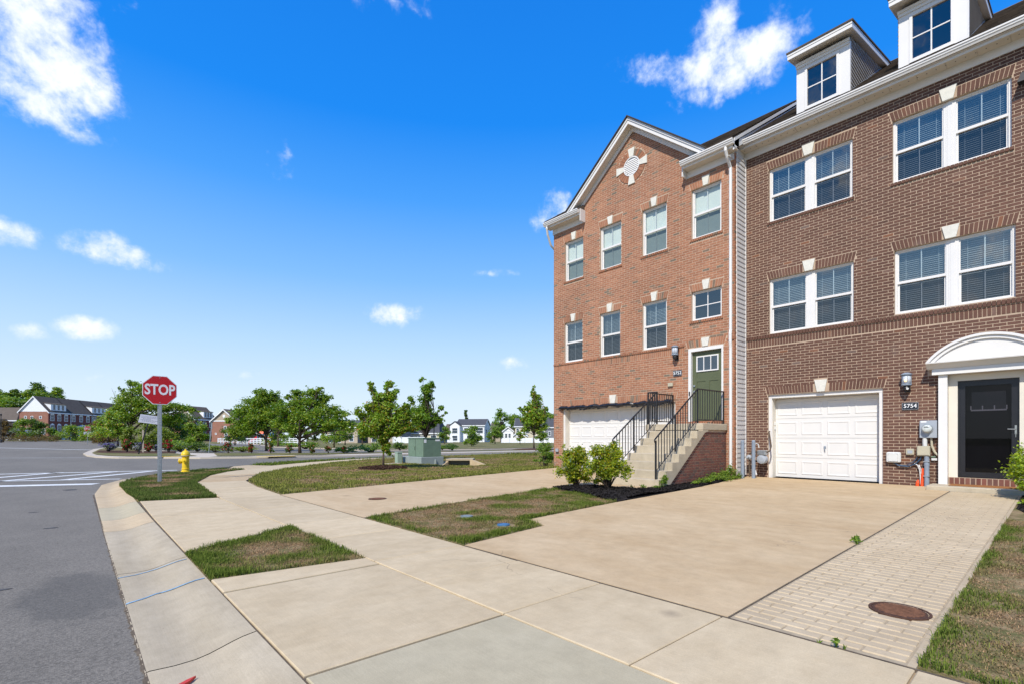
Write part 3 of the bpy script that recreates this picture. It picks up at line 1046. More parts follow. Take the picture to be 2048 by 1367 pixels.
def draped(name, m, poly, dz, cell, kind='structure', skirt=0.0):
    """flat sheet cut from a grid and laid on the far relief, with a vertical rim"""
    xs, ys = [p[0] for p in poly], [p[1] for p in poly]
    import bmesh
    bm = bmesh.new()
    f = bm.faces.new([bm.verts.new((x, y, 0)) for x, y in poly])
    for ax, lo, hi in ((0, min(xs), max(xs)), (1, min(ys), max(ys))):
        k = math.ceil(lo / cell) * cell
        while k < hi:
            co = (k, 0, 0) if ax == 0 else (0, k, 0)
            no = (1, 0, 0) if ax == 0 else (0, 1, 0)
            bmesh.ops.bisect_plane(bm, geom=bm.verts[:] + bm.edges[:] + bm.faces[:], plane_co=co, plane_no=no, dist=1e-5)
            k += cell
    for v in bm.verts:
        v.co.z = terrain(v.co.x, v.co.y) + dz
    if skirt:
        be = [e for e in bm.edges if e.is_boundary]
        r = bmesh.ops.extrude_edge_only(bm, edges=be)
        for g in r['geom']:
            if isinstance(g, bmesh.types.BMVert):
                g.co.z -= skirt
    bmesh.ops.recalc_face_normals(bm, faces=bm.faces[:])
    if sum(f.normal.z for f in bm.faces) < 0:
        bmesh.ops.reverse_faces(bm, faces=bm.faces[:])
    me = bpy.data.meshes.new(name)
    bm.to_mesh(me)
    bm.free()
    me.materials.append(M[m])
    o = bpy.data.objects.new(name, me)
    COL.objects.link(o)
    if kind:
        o['kind'] = kind
    return o


ROADZ = -0.10
draped('road', 'asphalt', [(-90, -14), (2.6, -14), (2.6, 12), (12, 22), (90, 22), (90, 88), (30, 150), (-6, 196), (-40, 196), (-90, 110)], ROADZ, 10.0)

# roll kerb along our side of both streets: straight, then the corner, then the cross street
KERB = [(0.30, -6.0), (0.30, -1.8), (0.30, 0.6), (0.30, 3.42), (0.31, 6.05), (0.32, 8.9), (0.33, 10.15), (0.35, 12.0), (0.38, 15.2), (0.60, 18.0), (1.15, 19.9), (2.15, 21.6), (3.4, 23.1),
        (4.7, 24.5), (6.2, 25.75), (8.0, 26.95), (10.9, 28.2), (15.0, 29.2), (20.0, 29.6), (30.0, 29.5), (45.0, 29.4), (60.0, 29.3)]
KPROF = [(0.0, 0.006), (0.02, 0.011), (0.14, 0.006), (0.24, 0.011), (0.31, 0.025), (0.37, 0.044), (0.43, 0.064), (0.49, 0.081), (0.57, 0.094)]


def offset_path(path, d):
    out = []
    for i, p in enumerate(path):
        a, b = Vector(path[max(i - 1, 0)]), Vector(path[min(i + 1, len(path) - 1)])
        t = (b - a).normalized()
        out.append((p[0] + t.y * d, p[1] - t.x * d))
    return out


def kerb_piece(a, b, m, parent, gap=0.006):
    mb = MB()
    A = [Vector(KERB[a]), Vector(KERB[b])]
    T = []
    for i in (a, b):
        t = (Vector(KERB[min(i + 1, len(KERB) - 1)]) - Vector(KERB[max(i - 1, 0)])).normalized()
        T.append(t)
    n = len(KPROF)
    for p, t, s in ((A[0], T[0], gap), (A[1], T[1], -gap)):
        for d, z in KPROF:
            q = p + Vector((t.y, -t.x)) * d + t * s
            mb.v.append((q.x, q.y, ROADZ + z))
    for i in range(n - 1):
        mb.f.append((i, i + 1, n + i + 1, n + i))
    k0 = len(mb.v)
    for p, t, s in ((A[0], T[0], gap), (A[1], T[1], -gap)):
        q = p + Vector((t.y, -t.x)) * 0.57 + t * s
        mb.v += [(q.x, q.y, ROADZ + 0.094), (q.x, q.y, ROADZ - 0.06)]
    mb.f.append((k0, k0 + 1, k0 + 3, k0 + 2))
    return mb.build('kerb_slab', m, parent, smooth=True)


kb = MB()
ko, ki = offset_path(KERB, 0.0), offset_path(KERB, 0.60)
for i in range(len(KERB) - 1):
    kb.hexa([(*ko[i], -0.3), (*ki[i], -0.3), (*ki[i + 1], -0.3), (*ko[i + 1], -0.3), (*ko[i], -0.106), (*ki[i], -0.106), (*ki[i + 1], -0.106), (*ko[i + 1], -0.106)])
kerb = kb.build('kerb', 'dark_joint', kind='structure')
kcol = ['conc_gutter', 'conc_gutter', 'conc_gutter', 'conc_gutter', 'conc_gutter', 'conc_tan', 'conc_grey', 'conc_tan', 'conc_tan'] + ['conc_tan', 'conc_gutter'] * 8
for i in range(len(KERB) - 1):
    kerb_piece(i, i + 1, kcol[i], kerb)


def kerb_surface(x):
    d = x - 0.30
    for (d0, z0), (d1, z1) in zip(KPROF, KPROF[1:]):
        if d0 <= d <= d1:
            return ROADZ + z0 + (z1 - z0) * (d - d0) / (d1 - d0)
    return ROADZ + 0.094


def paint_stripe(name, pts, w):
    mb = MB()
    for (x0, y0), (x1, y1) in zip(pts, pts[1:]):
        n = 10
        for i in range(n):
            xa, xb = x0 + (x1 - x0) * i / n, x0 + (x1 - x0) * (i + 1) / n
            ya, yb = y0 + (y1 - y0) * i / n, y0 + (y1 - y0) * (i + 1) / n
            mb.quad((xa, ya - w / 2, kerb_surface(xa) + 0.004), (xb, yb - w / 2, kerb_surface(xb) + 0.004), (xb, yb + w / 2, kerb_surface(xb) + 0.004), (xa, ya + w / 2, kerb_surface(xa) + 0.004))
    return mb.build(name, 'blue_paint', kerb)


paint_stripe('paint_mark', [(0.31, 5.88), (0.56, 5.97), (0.86, 5.93)], 0.020)
paint_stripe('paint_mark', [(0.31, 4.92), (0.52, 5.08), (0.86, 5.02)], 0.028)


def dz(x, y=0):
    return 0.0156 * max(0.0, x - 3.3)


def slab_set(name, bed_poly, bed_m, slabs, zf, th=0.09, bed_drop=0.016):
    b = MB().slab(bed_poly, lambda x, y: zf(x, y) - bed_drop, 0.12).build(name, bed_m, kind='structure')
    for poly, m in slabs:
        cx, cy = sum(p[0] for p in poly) / len(poly), sum(p[1] for p in poly) / len(poly)
        q = []
        for x, y in poly:
            d = Vector((cx - x, cy - y))
            d.normalize()
            q.append((x + d.x * 0.007, y + d.y * 0.007))
        h = rnd.uniform(-0.002, 0.002)
        mb = MB()
        n = len(q)
        c = 0.006                                       # tooled rounded edge
        q2 = [(x + (cx - x) / max(1e-6, math.hypot(cx - x, cy - y)) * c * 1.6, y + (cy - y) / max(1e-6, math.hypot(cx - x, cy - y)) * c * 1.6) for x, y in q]
        mb.v = [(x, y, zf(x, y) + h) for x, y in q2] + [(x, y, zf(x, y) + h - c) for x, y in q] + [(x, y, zf(x, y) + h - th) for x, y in q]
        mb.f.append(tuple(range(n)))
        for r in (0, n):
            for i in range(n):
                j = (i + 1) % n
                mb.f.append((r + i, r + n + i, r + n + j, r + j))
        mb.build('slab', m, b)
    return b


def rect(x0, x1, y0, y1):
    return [(x0, y0), (x1, y0), (x1, y1), (x0, y1)]


XL, XR = 2.235, 3.315
ws = []
ys = [-2.7, -1.62, -0.55, 0.52, 1.56, 2.60, 3.63, 4.57, 5.97, 7.30, 9.30, 11.25]
for a, b in zip(ys, ys[1:]):
    ws.append((rect(XL, XR, a, b), 'conc_beige'))
ws += [([(2.235, 11.25), (3.36, 11.25), (3.46, 13.6), (2.40, 13.6)], 'conc_beige'),
       ([(2.40, 13.6), (3.46, 13.6), (3.72, 15.7), (2.56, 15.9)], 'conc_beige'),
       ([(2.56, 15.9), (3.72, 15.7), (4.75, 18.4), (3.35, 18.6)], 'conc_warm'),
       ([(3.35, 18.6), (4.75, 18.4), (6.15, 20.5), (5.15, 21.45), (4.2, 20.3)], 'conc_beige'),
       ([(5.15, 21.45), (6.15, 20.5), (7.9, 22.5), (6.6, 23.5)], 'conc_beige'),
       ([(6.6, 23.5), (7.9, 22.5), (9.9, 24.5), (9.0, 25.6)], 'conc_beige'),
       ([(9.0, 25.6), (9.9, 24.5), (13.0, 26.7), (12.4, 27.7)], 'conc_beige'),
       ([(12.4, 27.7), (13.0, 26.7), (17.5, 27.9), (17.3, 28.9)], 'conc_beige'),
       ([(17.3, 28.9), (17.5, 27.9), (26.0, 28.1), (26.0, 29.0)], 'conc_beige'),
       ([(4.6, 22.2), (5.15, 21.45), (6.6, 23.5), (5.9, 24.6), (5.2, 24.0)], 'conc_tan')]
bed = [(2.235, -2.7), (3.315, -2.7), (3.315, 11.25), (3.72, 15.7), (4.75, 18.4), (7.9, 22.5), (13.0, 26.7), (17.5, 27.9), (26.0, 28.1), (26.0, 29.0), (17.3, 28.9), (12.4, 27.7), (6.6, 23.5), (5.15, 21.45), (3.35, 18.6), (2.56, 15.9), (2.235, 11.25)]
slab_set('sidewalk', bed, 'joint', ws, lambda x, y: 0.0)

# driveway aprons between kerb and sidewalk, with the dark tarred joint towards the kerb
slab_set('apron', rect(0.855, 2.235, -2.7, 4.75), 'dark_joint',
         [(rect(0.884, 2.228, -2.6, 0.55), 'conc_grey'), (rect(0.884, 2.228, 0.55, 2.58), 'conc_grey'), (rect(0.884, 2.228, 2.60, 4.42), 'conc_beige'), ([(0.884, 4.44), (2.228, 4.44), (2.24, 4.74), (0.884, 4.90)], 'conc_beige')], lambda x, y: 0.0)
slab_set('apron', [(0.86, 6.25), (2.235, 7.12), (2.235, 11.6), (0.94, 11.95)], 'dark_joint',
         [([(0.90, 6.30), (2.23, 7.14), (2.23, 9.3), (0.92, 9.3)], 'conc_beige'), ([(0.92, 9.32), (2.23, 9.32), (2.23, 11.57), (0.97, 11.93)], 'conc_beige')], lambda x, y: 0.0)
# a sealed dark joint line across the walk
MB().box(3.321, 3.337, -2.7, 4.55, -0.05, -0.002).build('joint_strip', 'dark_joint', bpy.data.objects['sidewalk'])
MB().box(3.321, 3.337, 7.15, 11.22, -0.05, -0.002).build('joint_strip', 'dark_joint', bpy.data.objects['sidewalk'])

DR54 = [(3.342, 1.532), (3.342, 4.56), (4.83, 4.74), (4.99, 5.24), (7.4, 5.40), (10.5, 5.50), (13.97, 5.84), (13.97, 1.93), (13.22, 1.93), (13.22, 1.545)]
MB().slab(DR54, lambda x, y: dz(x), 0.14).build('driveway', 'conc_warm', kind='structure')
DR52 = [(3.342, 7.17), (5.6, 7.55), (8.6, 7.85), (8.8, 6.30), (9.85, 6.12), (9.85, 7.62), (13.26, 7.62), (13.26, 12.22), (8.0, 11.72), (3.342, 11.27)]
MB().slab(DR52, lambda x, y: dz(x), 0.14).build('driveway', 'conc_warm', kind='structure')

# stamped brick strip beside the driveway: every brick its own piece
PX0, PX1, PY0, PY1 = 3.37, 13.22, 0.575, 1.515
pst = MB().slab([(PX0 - 0.03, PY0 - 0.012), (PX0 - 0.03, 1.52), (PX1, 1.533), (PX1, PY0 - 0.012)], lambda x, y: dz(x) - 0.0065, 0.13).build('paver_path', 'paver_joint', kind='structure')
MB().slab([(PX0 - 0.03, PY0 - 0.05), (PX0 - 0.03, PY0 - 0.013), (PX1, PY0 - 0.013), (PX1, PY0 - 0.045)], lambda x, y: dz(x) - 0.001, 0.12).build('edge_strip', 'paver', pst)
pl, pw, pg = 0.212, 0.0945, 0.010
nrow = int((PX1 - PX0 - 0.03) / pw)
cells = []
for i in range(nrow):
    x0 = PX0 + 0.02 + i * pw
    o = (i % 2) * pl * 0.5
    y = PY0 - o
    while y < PY1 - 0.02:
        a, b = max(y, PY0), min(y + pl, PY1)
        if b - a > 0.045:
            cells.append((x0, x0 + pw - pg, a, b - pg))
        y += pl


def paver(mb, x0, x1, y0, y1, z):
    c = 0.006
    b = len(mb.v)
    for i, zz in ((c, z), (0, z - 0.007), (0, z - 0.02)):
        mb.v += [(x0 + i, y0 + i, zz), (x1 - i, y0 + i, zz), (x1 - i, y1 - i, zz), (x0 + i, y1 - i, zz)]
    mb.f.append((b, b + 1, b + 2, b + 3))
    for r in (0, 4):
        for i in range(4):
            j = (i + 1) % 4
            mb.f.append((b + r + i, b + r + 4 + i, b + r + 4 + j, b + r + j))


full = MB()
paver(full, -(pw - pg) / 2, (pw - pg) / 2, -(pl - pg) / 2, (pl - pg) / 2, 0.0)
proto = None
rest = MB()
for k, (x0, x1, y0, y1) in enumerate(cells):
    cx, cy = (x0 + x1) / 2, (y0 + y1) / 2
    z = dz(cx) + rnd.uniform(-0.0015, 0.0015)
    if k < 295:
        L = (cx, cy, z)
        s = (1, (y1 - y0) / (pl - pg), 1)
        if proto is None:
            proto = full.build('paving_brick', 'paver', pst, local=True)
            proto.location, proto.scale = L, s
        else:
            copy_of(proto, pst, L, s)
    else:
        paver(rest, x0, x1, y0, y1, z)
rest.build('paving_bricks_far', 'paver', pst, kind='stuff').name = 'paving_brick_field'
MB().slab([(PX0 - 0.03, 1.5215), (PX0 - 0.03, 1.5315), (PX1, 1.5445), (PX1, 1.534)], lambda x, y: dz(x) - 0.003, 0.06).build('joint_strip', 'dark_joint', pst)

# soil beds under the lawns
GA = [(0.90, 16.5), (0.89, 13.9), (0.96, 11.98), (2.22, 11.62), (2.36, 13.6), (2.52, 15.9), (3.3, 18.6), (4.15, 20.35), (5.05, 21.45), (4.5, 22.15), (3.9, 22.4), (2.7, 21.15), (1.75, 19.65), (1.18, 18.0)]
GB = [(0.885, 4.93), (2.232, 4.76), (2.232, 7.08), (0.885, 6.24)]
GC = [(3.36, 4.60), (4.81, 4.77), (4.97, 5.27), (7.4, 5.43), (8.15, 7.80), (5.6, 7.52), (3.36, 7.13)]
GD = [(3.42, 11.30), (8.0, 11.76), (13.3, 12.26), (13.3, 12.7), (22.0, 12.75), (60, 12.9), (60, 28.4), (26, 28.0), (17.5, 27.85), (13.0, 26.6), (9.95, 24.4), (7.95, 22.4), (6.2, 20.4), (4.8, 18.35), (3.77, 15.65), (3.50, 13.6)]
GS = [(5.95, 24.65), (6.6, 23.55), (9.0, 25.65), (12.4, 27.75), (17.3, 28.95), (26, 29.05), (60, 28.75), (60, 28.9), (20, 29.0), (15, 28.6), (11.0, 27.65), (8.2, 26.4)]
GR = [(3.38, -0.9), (13.2, -0.9), (13.2, 0.53), (3.38, 0.53)]


def hl(x, y):
    return dz(x) - 0.006


def hd(x, y):
    return (0.166 * min(1.0, max(0.0, x - 3.3) / 10.7)) * max(0.0, 1 - max(0.0, y - 12.3) / 3.0) - 0.006


MB().slab(GA, lambda x, y: -0.006, 0.15).build('lawn', 'soil', kind='structure')
MB().slab(GB, lambda x, y: -0.006, 0.15).build('lawn', 'soil', kind='structure')
MB().slab(GC, hl, 0.15).build('lawn', 'soil', kind='structure')
MB().slab([(3.38, -7.0), (14.6, -7.0), (14.6, -0.86), (13.2, -0.86), (13.2, 0.53), (3.38, 0.53)], hl, 0.15).build('lawn', 'soil', kind='structure')
MB().slab(GS, lambda x, y: -0.008, 0.2).build('lawn', 'soil', kind='structure')


def lawn_grid(name, poly, zf, m):
    import bmesh
    bm = bmesh.new()
    bm.faces.new([bm.verts.new((x, y, 0)) for x, y in poly])
    for ax, ks in ((0, range(4, 60, 1)), (1, range(12, 29, 1))):
        for k in ks:
            co = (k, 0, 0) if ax == 0 else (0, k, 0)
            bmesh.ops.bisect_plane(bm, geom=bm.verts[:] + bm.edges[:] + bm.faces[:], plane_co=co, plane_no=(1, 0, 0) if ax == 0 else (0, 1, 0), dist=1e-5)
    for v in bm.verts:
        v.co.z = zf(v.co.x, v.co.y)
    be = [e for e in bm.edges if e.is_boundary]
    r = bmesh.ops.extrude_edge_only(bm, edges=be)
    for g in r['geom']:
        if isinstance(g, bmesh.types.BMVert):
            g.co.z -= 0.2
    bmesh.ops.recalc_face_normals(bm, faces=bm.faces[:])
    me = bpy.data.meshes.new(name)
    bm.to_mesh(me)
    bm.free()
    me.materials.append(M[m])
    o = bpy.data.objects.new(name, me)
    COL.objects.link(o)
    o['kind'] = 'structure'
    return o


INL = spot(926, 23.5)                      # storm inlet


def hdd(x, y):
    z = hd(x, y)
    d = math.hypot(x - INL[0], y - INL[1])
    return z - 0.34 * math.exp(-(d / 1.0) ** 2)


lawn_grid('lawn', GD, hdd, 'soil')

# far side of the cross street and the corner island: kerbed patches standing 0.1 m above the asphalt
ISL = [(0.62, 53.0), (0.75, 47.0), (1.15, 43.2), (2.2, 40.6), (4.0, 39.6), (6.05, 36.6), (10.6, 34.6), (15.4, 34.3), (22.2, 34.2), (36, 34.2), (90, 34.5), (90, 38.6), (36, 39.0), (17.8, 40.2), (12.0, 43.4), (7.6, 46.5), (6.6, 52), (6.4, 60), (5.6, 72), (3.2, 78), (1.6, 68)]
draped('far_sidewalk', 'conc_far', ISL, 0.0, 10.0, skirt=0.3)


def inset(poly, d):
    n = len(poly)
    ar = sum(poly[i][0] * poly[(i + 1) % n][1] - poly[(i + 1) % n][0] * poly[i][1] for i in range(n))
    s = 1 if ar > 0 else -1
    out = []
    for i in range(n):
        a, b, c = Vector(poly[i - 1]), Vector(poly[i]), Vector(poly[(i + 1) % n])
        n1, n2 = (b - a).normalized(), (c - b).normalized()
        m = Vector((-(n1.y + n2.y), n1.x + n2.x)) * s
        if m.length < 1e-6:
            m = Vector((-n1.y, n1.x)) * s
        m.normalize()
        out.append((b.x + m.x * d, b.y + m.y * d))
    return out


ISG = [(1.15, 53.0), (1.25, 47.5), (1.75, 44.0), (2.7, 41.6), (4.2, 40.4), (5.6, 39.2), (6.4, 39.7), (6.2, 42.5), (6.1, 46.5), (5.2, 52), (4.8, 60), (4.4, 70), (3.2, 76), (2.1, 67)]
draped('island_lawn', 'field', ISG, 0.03, 10.0)
STR = [(7.4, 38.8), (9.0, 37.6), (12.0, 36.9), (16.0, 36.8), (21, 36.7), (36, 36.6), (90, 36.8), (90, 38.3), (36, 38.6), (17.5, 39.7), (12.0, 42.7), (8.4, 45.2)]
draped('verge', 'field', STR, 0.025, 10.0)
for q in ([(6.6, 37.0), (8.3, 36.1), (9.4, 35.75), (8.7, 36.5), (7.2, 37.4)], [(11.2, 35.2), (13.2, 35.0), (14.6, 35.3), (13.6, 35.75), (11.6, 35.75)]):
    draped('verge', 'field', q, 0.03, 10.0)
FLD = [spot(505, 112), spot(525, 90), spot(548, 74), spot(600, 68), spot(680, 60), spot(720, 52), (36, 45.5), (90, 45), (260, 60), (260, 330), (60, 330), spot(440, 240), spot(470, 150)]
draped('field_kerb', 'conc_far', FLD, 0.0, 12.0, skirt=0.3)
draped('field', 'field', inset(FLD, 0.5), 0.03, 12.0)
# strip of lot asphalt lies between verge and field; a grass berm rises under the far houses
FL2 = [spot(-60, 132), spot(60, 134), spot(100, 137), spot(150, 139), spot(215, 145), spot(330, 120), spot(440, 112), spot(440, 240), spot(300, 300), spot(-200, 330), spot(-300, 160)]
draped('far_lawn', 'field', FL2, 0.02, 12.0, skirt=0.3)

# the wooded rise behind the far rows
hv = MB()
HC = spot(-60, 330)
hp = []
for i in range(14):
    for k in range(14):
        x, y = HC[0] + (i - 6.5) * 26, HC[1] + (k - 6.5) * 26
        d = math.hypot(x - HC[0], y - HC[1]) / 160
        hp.append((x, y, terrain(x, y) + 26 * max(0.0, 1 - d * d) ** 1.3 - 0.6))
hv.v = hp
hv.f = [(i * 14 + k, (i + 1) * 14 + k, (i + 1) * 14 + k + 1, i * 14 + k + 1) for i in range(13) for k in range(13)]
hv.build('hill', 'field', kind='structure', smooth=True)


def on_road(x, y):
    return terrain(x, y) + ROADZ + 0.005


def stripe(name, a, b, w, m='line'):
    a, b = Vector(a), Vector(b)
    t = (b - a).normalized()
    n = Vector((-t.y, t.x)) * w / 2
    mb = MB()
    k = max(1, int((b - a).length / 8))
    for i in range(k):
        p, q = a.lerp(b, i / k), a.lerp(b, (i + 1) / k)
        mb.quad(*[(v.x, v.y, on_road(v.x, v.y)) for v in (p - n, q - n, q + n, p + n)])
    return mb.build(name, m, kind='structure')


# crosswalk: two outer lines, slanting bars between; stop bar; worn line further off
stripe('crosswalk_line', (-4.0, 26.6), (3.2, 24.3), 0.28)
stripe('crosswalk_line', (-3.4, 22.55), (1.15, 20.3), 0.22)
stripe('crosswalk_line', (-2.7, 22.6), (-0.35, 25.75), 0.30)
stripe('crosswalk_line', (-1.75, 21.65), (1.25, 24.8), 0.30)
stripe('crosswalk_line', (-0.25, 21.05), (2.35, 24.25), 0.30)
stripe('stop_line', (-3.4, 20.3), (0.5, 18.55), 0.50)
stripe('lane_line', (-9, 50.6), (0.62, 44.2), 0.30, 'line_worn')
stripe('lane_line', (-14, 104), (1.5, 68.5), 0.42)
stripe('parking_line', spot(480, 57), spot(530, 57), 0.4, 'line_worn')
MB().box(8.9, 11.2, 34.45, 35.0, 0.012, 0.03).build('ramp_plate', 'ramp_yellow', bpy.data.objects['far_sidewalk'])
MB().box(4.2, 5.6, 39.0, 39.5, 0.012, 0.03).build('ramp_plate', 'ramp_yellow', bpy.data.objects['far_sidewalk'])

# mulch bed between the driveways, with a heaped surface
MU = [(7.42, 5.44), (10.5, 5.52), (13.95, 5.86), (13.95, 6.0), (13.28, 6.05), (9.84, 6.08), (8.78, 6.27), (8.58, 7.82), (8.18, 7.80)]
mrng = np.random.default_rng(3)


def clods(name, poly, zf, n, size, m, seed, parent=None):
    r = np.random.default_rng(seed)
    xs, ys_ = [p[0] for p in poly], [p[1] for p in poly]
    x, y = r.uniform(min(xs), max(xs), n * 3), r.uniform(min(ys_), max(ys_), n * 3)
    k = inside(x, y, poly)
    x, y = x[k][:n], y[k][:n]
    P = np.stack([x, y, np.array([zf(a, b) for a, b in zip(x, y)]) + r.uniform(0, size * 0.35, len(x))], 1)
    V, F = leaves_np(P, size, r, 0.45, 0.5, 1.2)
    return mesh_np(name, V, F, m, parent, 'stuff')


def hm(x, y):
    return dz(x) + 0.02 + 0.07 * math.exp(-((x - 8.6) ** 2 + (y - 6.9) ** 2) / 0.35) + 0.09 * math.exp(-((x - 8.35) ** 2 + (y - 5.95) ** 2) / 0.28)


lm = MB()
gx, gy = np.linspace(7.3, 14.0, 68), np.linspace(5.3, 7.95, 28)
idx = {}
ctr = [(a, b) for a in range(67) for b in range(27)]
cx = np.array([(gx[a] + gx[a + 1]) / 2 for a, b in ctr])
cy = np.array([(gy[b] + gy[b + 1]) / 2 for a, b in ctr])
ok = inside(cx, cy, MU)
for (a, b), k in zip(ctr, ok):
    if not k:
        continue
    q = []
    for i, j in ((a, b), (a + 1, b), (a + 1, b + 1), (a, b + 1)):
        if (i, j) not in idx:
            idx[(i, j)] = len(lm.v)
            lm.v.append((gx[i], gy[j], hm(gx[i], gy[j]) + mrng.uniform(-0.012, 0.02)))
        q.append(idx[(i, j)])
    lm.f.append(tuple(q))
lm.build('mulch_bed', 'mulch', kind='structure')
MB().slab(MU, lambda x, y: dz(x) + 0.004, 0.14).build('mulch_bed', 'mulch', kind='structure')
clods('mulch', MU, hm, 5200, 0.045, 'mulch', 21)
MU2 = [(9.2, -0.9), (13.2, -0.9), (13.2, 0.50), (11.0, 0.50), (10.6, 0.40), (9.3, 0.30)]
MB().slab(MU2, lambda x, y: dz(x) + 0.006, 0.05).build('mulch_bed', 'mulch', kind='structure')
clods('mulch', MU2, lambda x, y: dz(x) + 0.012, 2600, 0.045, 'mulch', 22)
clods('mulch', [(9.29 + 0.95 * math.cos(a * 0.5236), 18.2 + 1.05 * math.sin(a * 0.5236)) for a in range(12)], lambda x, y: 0.10 * max(0, 1 - ((x - 9.29) ** 2 + (y - 18.2) ** 2) / 1.2), 2600, 0.07, 'mulch_red', 23)
mt = MB().lathe((9.29, 18.2, -0.01), [(1.0, 0.0), (0.8, 0.05), (0.4, 0.085), (0.02, 0.10)], 20).build('mulch_mound', 'mulch_red', kind='structure', smooth=True)

# ragged tarry edge between asphalt and gutter pan, with grit
rj = MB()
er_ = random.Random(12)
yy = -6.0
prev = None
while yy < 15.0:
    w_ = er_.uniform(0.003, 0.016) + (0.012 if er_.random() < 0.12 else 0)
    x_ = 0.300 + 0.05 * max(0.0, yy - 3) / 12
    cur = ((x_ - w_, yy), (x_ + 0.006, yy))
    if prev:
        rj.quad((prev[0][0], prev[0][1], ROADZ + 0.003), (prev[1][0], prev[1][1], ROADZ + 0.0085), (cur[1][0], cur[1][1], ROADZ + 0.0085), (cur[0][0], cur[0][1], ROADZ + 0.003))
    prev = cur
    yy += er_.uniform(0.012, 0.05)
rj.build('joint_strip', 'dark_joint', kerb)
for (x_, y_, a_, b_) in ((-0.05, 16.9, 0.16, 0.20), (-0.52, 12.2, 0.08, 0.05), (-0.25, 9.9, 0.09, 0.07), (-0.55, 6.15, 0.16, 0.05), (-0.9, 8.5, 0.12, 0.08)):
    MB().prism([(x_ + a_ * math.cos(k * 0.5236) * er_.uniform(0.7, 1.1), y_ + b_ * math.sin(k * 0.5236) * er_.uniform(0.7, 1.1)) for k in range(12)], 'z', ROADZ + 0.001, ROADZ + 0.003).build('oil_stain', 'tar', kind='structure')

# grass
lid = [(4.46, 5.18), (4.52, 6.12)]
grass('grass', GB, lambda x, y: -0.006, 15000, (0.02, 0.055), 1, bare=0.60, wid=0.0023, edge=0.16)
grass('grass', GC, hl, 9500, (0.02, 0.055), 2, bare=0.60, wid=0.0027, edge=0.22, hole=lambda x, y: np.minimum(np.hypot(x - 4.46, y - 5.18), np.hypot(x - 4.52, y - 6.12)) < 0.16)
grass('grass', GR, hl, 13000, (0.015, 0.045), 3, bare=0.60, wid=0.0024, edge=0.10, hole=lambda x, y: (x > 9.6) | (y < -0.35))
grass('grass', GA, lambda x, y: -0.006, 4200, (0.03, 0.07), 4, bare=0.49, wid=0.0042, edge=0.25, green=((0.075, 0.115, 0.026), (0.17, 0.215, 0.05)))
GDn = [p for p in [(3.42, 11.30), (8.0, 11.76), (13.3, 12.26), (13.3, 12.75), (20.0, 12.8), (24, 20), (24, 28.2), (17.5, 27.85), (13.0, 26.6), (9.95, 24.4), (7.95, 22.4), (6.2, 20.4), (4.8, 18.35), (3.77, 15.65), (3.50, 13.6)]]
grass('grass', GDn, hdd, 1150, (0.035, 0.085), 5, bare=0.50, wid=0.007, edge=0.7, green=((0.145, 0.165, 0.035), (0.31, 0.315, 0.075)),
      hole=lambda x, y: np.hypot(x - 9.29, y - 18.2) < 0.85)
GDf = [(20.0, 12.8), (56, 12.9), (56, 28.4), (26, 28.0), (24, 28.0), (24, 20)]
grass('grass', GDf, hd, 110, (0.08, 0.16), 6, bare=0.45, wid=0.02, edge=0.7, green=((0.115, 0.14, 0.03), (0.22, 0.24, 0.055)))
grass('grass', GS, lambda x, y: -0.008, 500, (0.05, 0.11), 7, bare=0.2, wid=0.009, edge=0.4)


# ---------------------------------------------------------------- brick fronts
def cut(iv, holes):
    out = [iv]
    for a, b in holes:
        nxt = []
        for p, q in out:
            if b <= p or a >= q:
                nxt.append((p, q))
                continue
            if a > p:
                nxt.append((p, a))
            if b < q:
                nxt.append((b, q))
        out = nxt
    return out


CH_, BH_, BL_ = 0.0677, 0.0577, 0.2032       # course height, brick height, brick pitch


def running_bond(y0, y1, z0, z1, excl, limit=None, seed=1, pitch=BL_, snap=0.012):
    r = random.Random(seed)
    out = []
    k = 0
    z = z0
    while z + BH_ < z1 + 0.02:
        zm = z + BH_ / 2
        lo, hi = (y0, y1) if limit is None else limit(zm, y0, y1)
        if hi > lo:
            holes = [(a, b) for a, b, c, d in excl if d > zm - 0.012 and c < zm + 0.012]
            y = y0 - (k % 2) * pitch / 2
            while y < hi:
                for p, q in cut((max(y, lo), min(y + pitch - 0.0105, hi)), holes) if min(y + pitch - 0.0105, hi) > max(y, lo) else []:
                    if q - p > 0.022:
                        j = r.uniform(-0.0012, 0.0012)
                        out.append((p, q, z + j, z + BH_ + j, r.uniform(0.0016, 0.0042)))
                y += pitch
        z += CH_
        k += 1
    return out


def brick_faces(mb, X, p, q, a, b, pr, sl=0.0):
    """open-backed brick standing pr proud of the mortar at X, facing -X, arrises slightly eased"""
    e = 0.0035
    k = len(mb.v)
    f = X - pr
    mb.v += [(f, p + e, a + e), (f, q - e, a + e), (f, q - e, b - e), (f, p + e, b - e), (X, p, a), (X, q, a), (X, q, b), (X, p, b)]
    mb.f += [(k, k + 3, k + 2, k + 1), (k, k + 1, k + 5, k + 4), (k + 1, k + 2, k + 6, k + 5), (k + 2, k + 3, k + 7, k + 6), (k + 3, k, k + 4, k + 7)]


def brick_par(mb, X, pts, pr):
    """brick of any four-cornered face: pts = (y,z) anticlockwise seen from +X"""
    k = len(mb.v)
    cy, cz = sum(p[0] for p in pts) / 4, sum(p[1] for p in pts) / 4
    for y, z in pts:
        mb.v.append((X - pr, y + (cy - y) * 0.02, z + (cz - z) * 0.02))
    for y, z in pts:
        mb.v.append((X, y, z))
    mb.f += [(k, k + 3, k + 2, k + 1), (k, k + 1, k + 5, k + 4), (k + 1, k + 2, k + 6, k + 5), (k + 2, k + 3, k + 7, k + 6), (k + 3, k, k + 4, k + 7)]


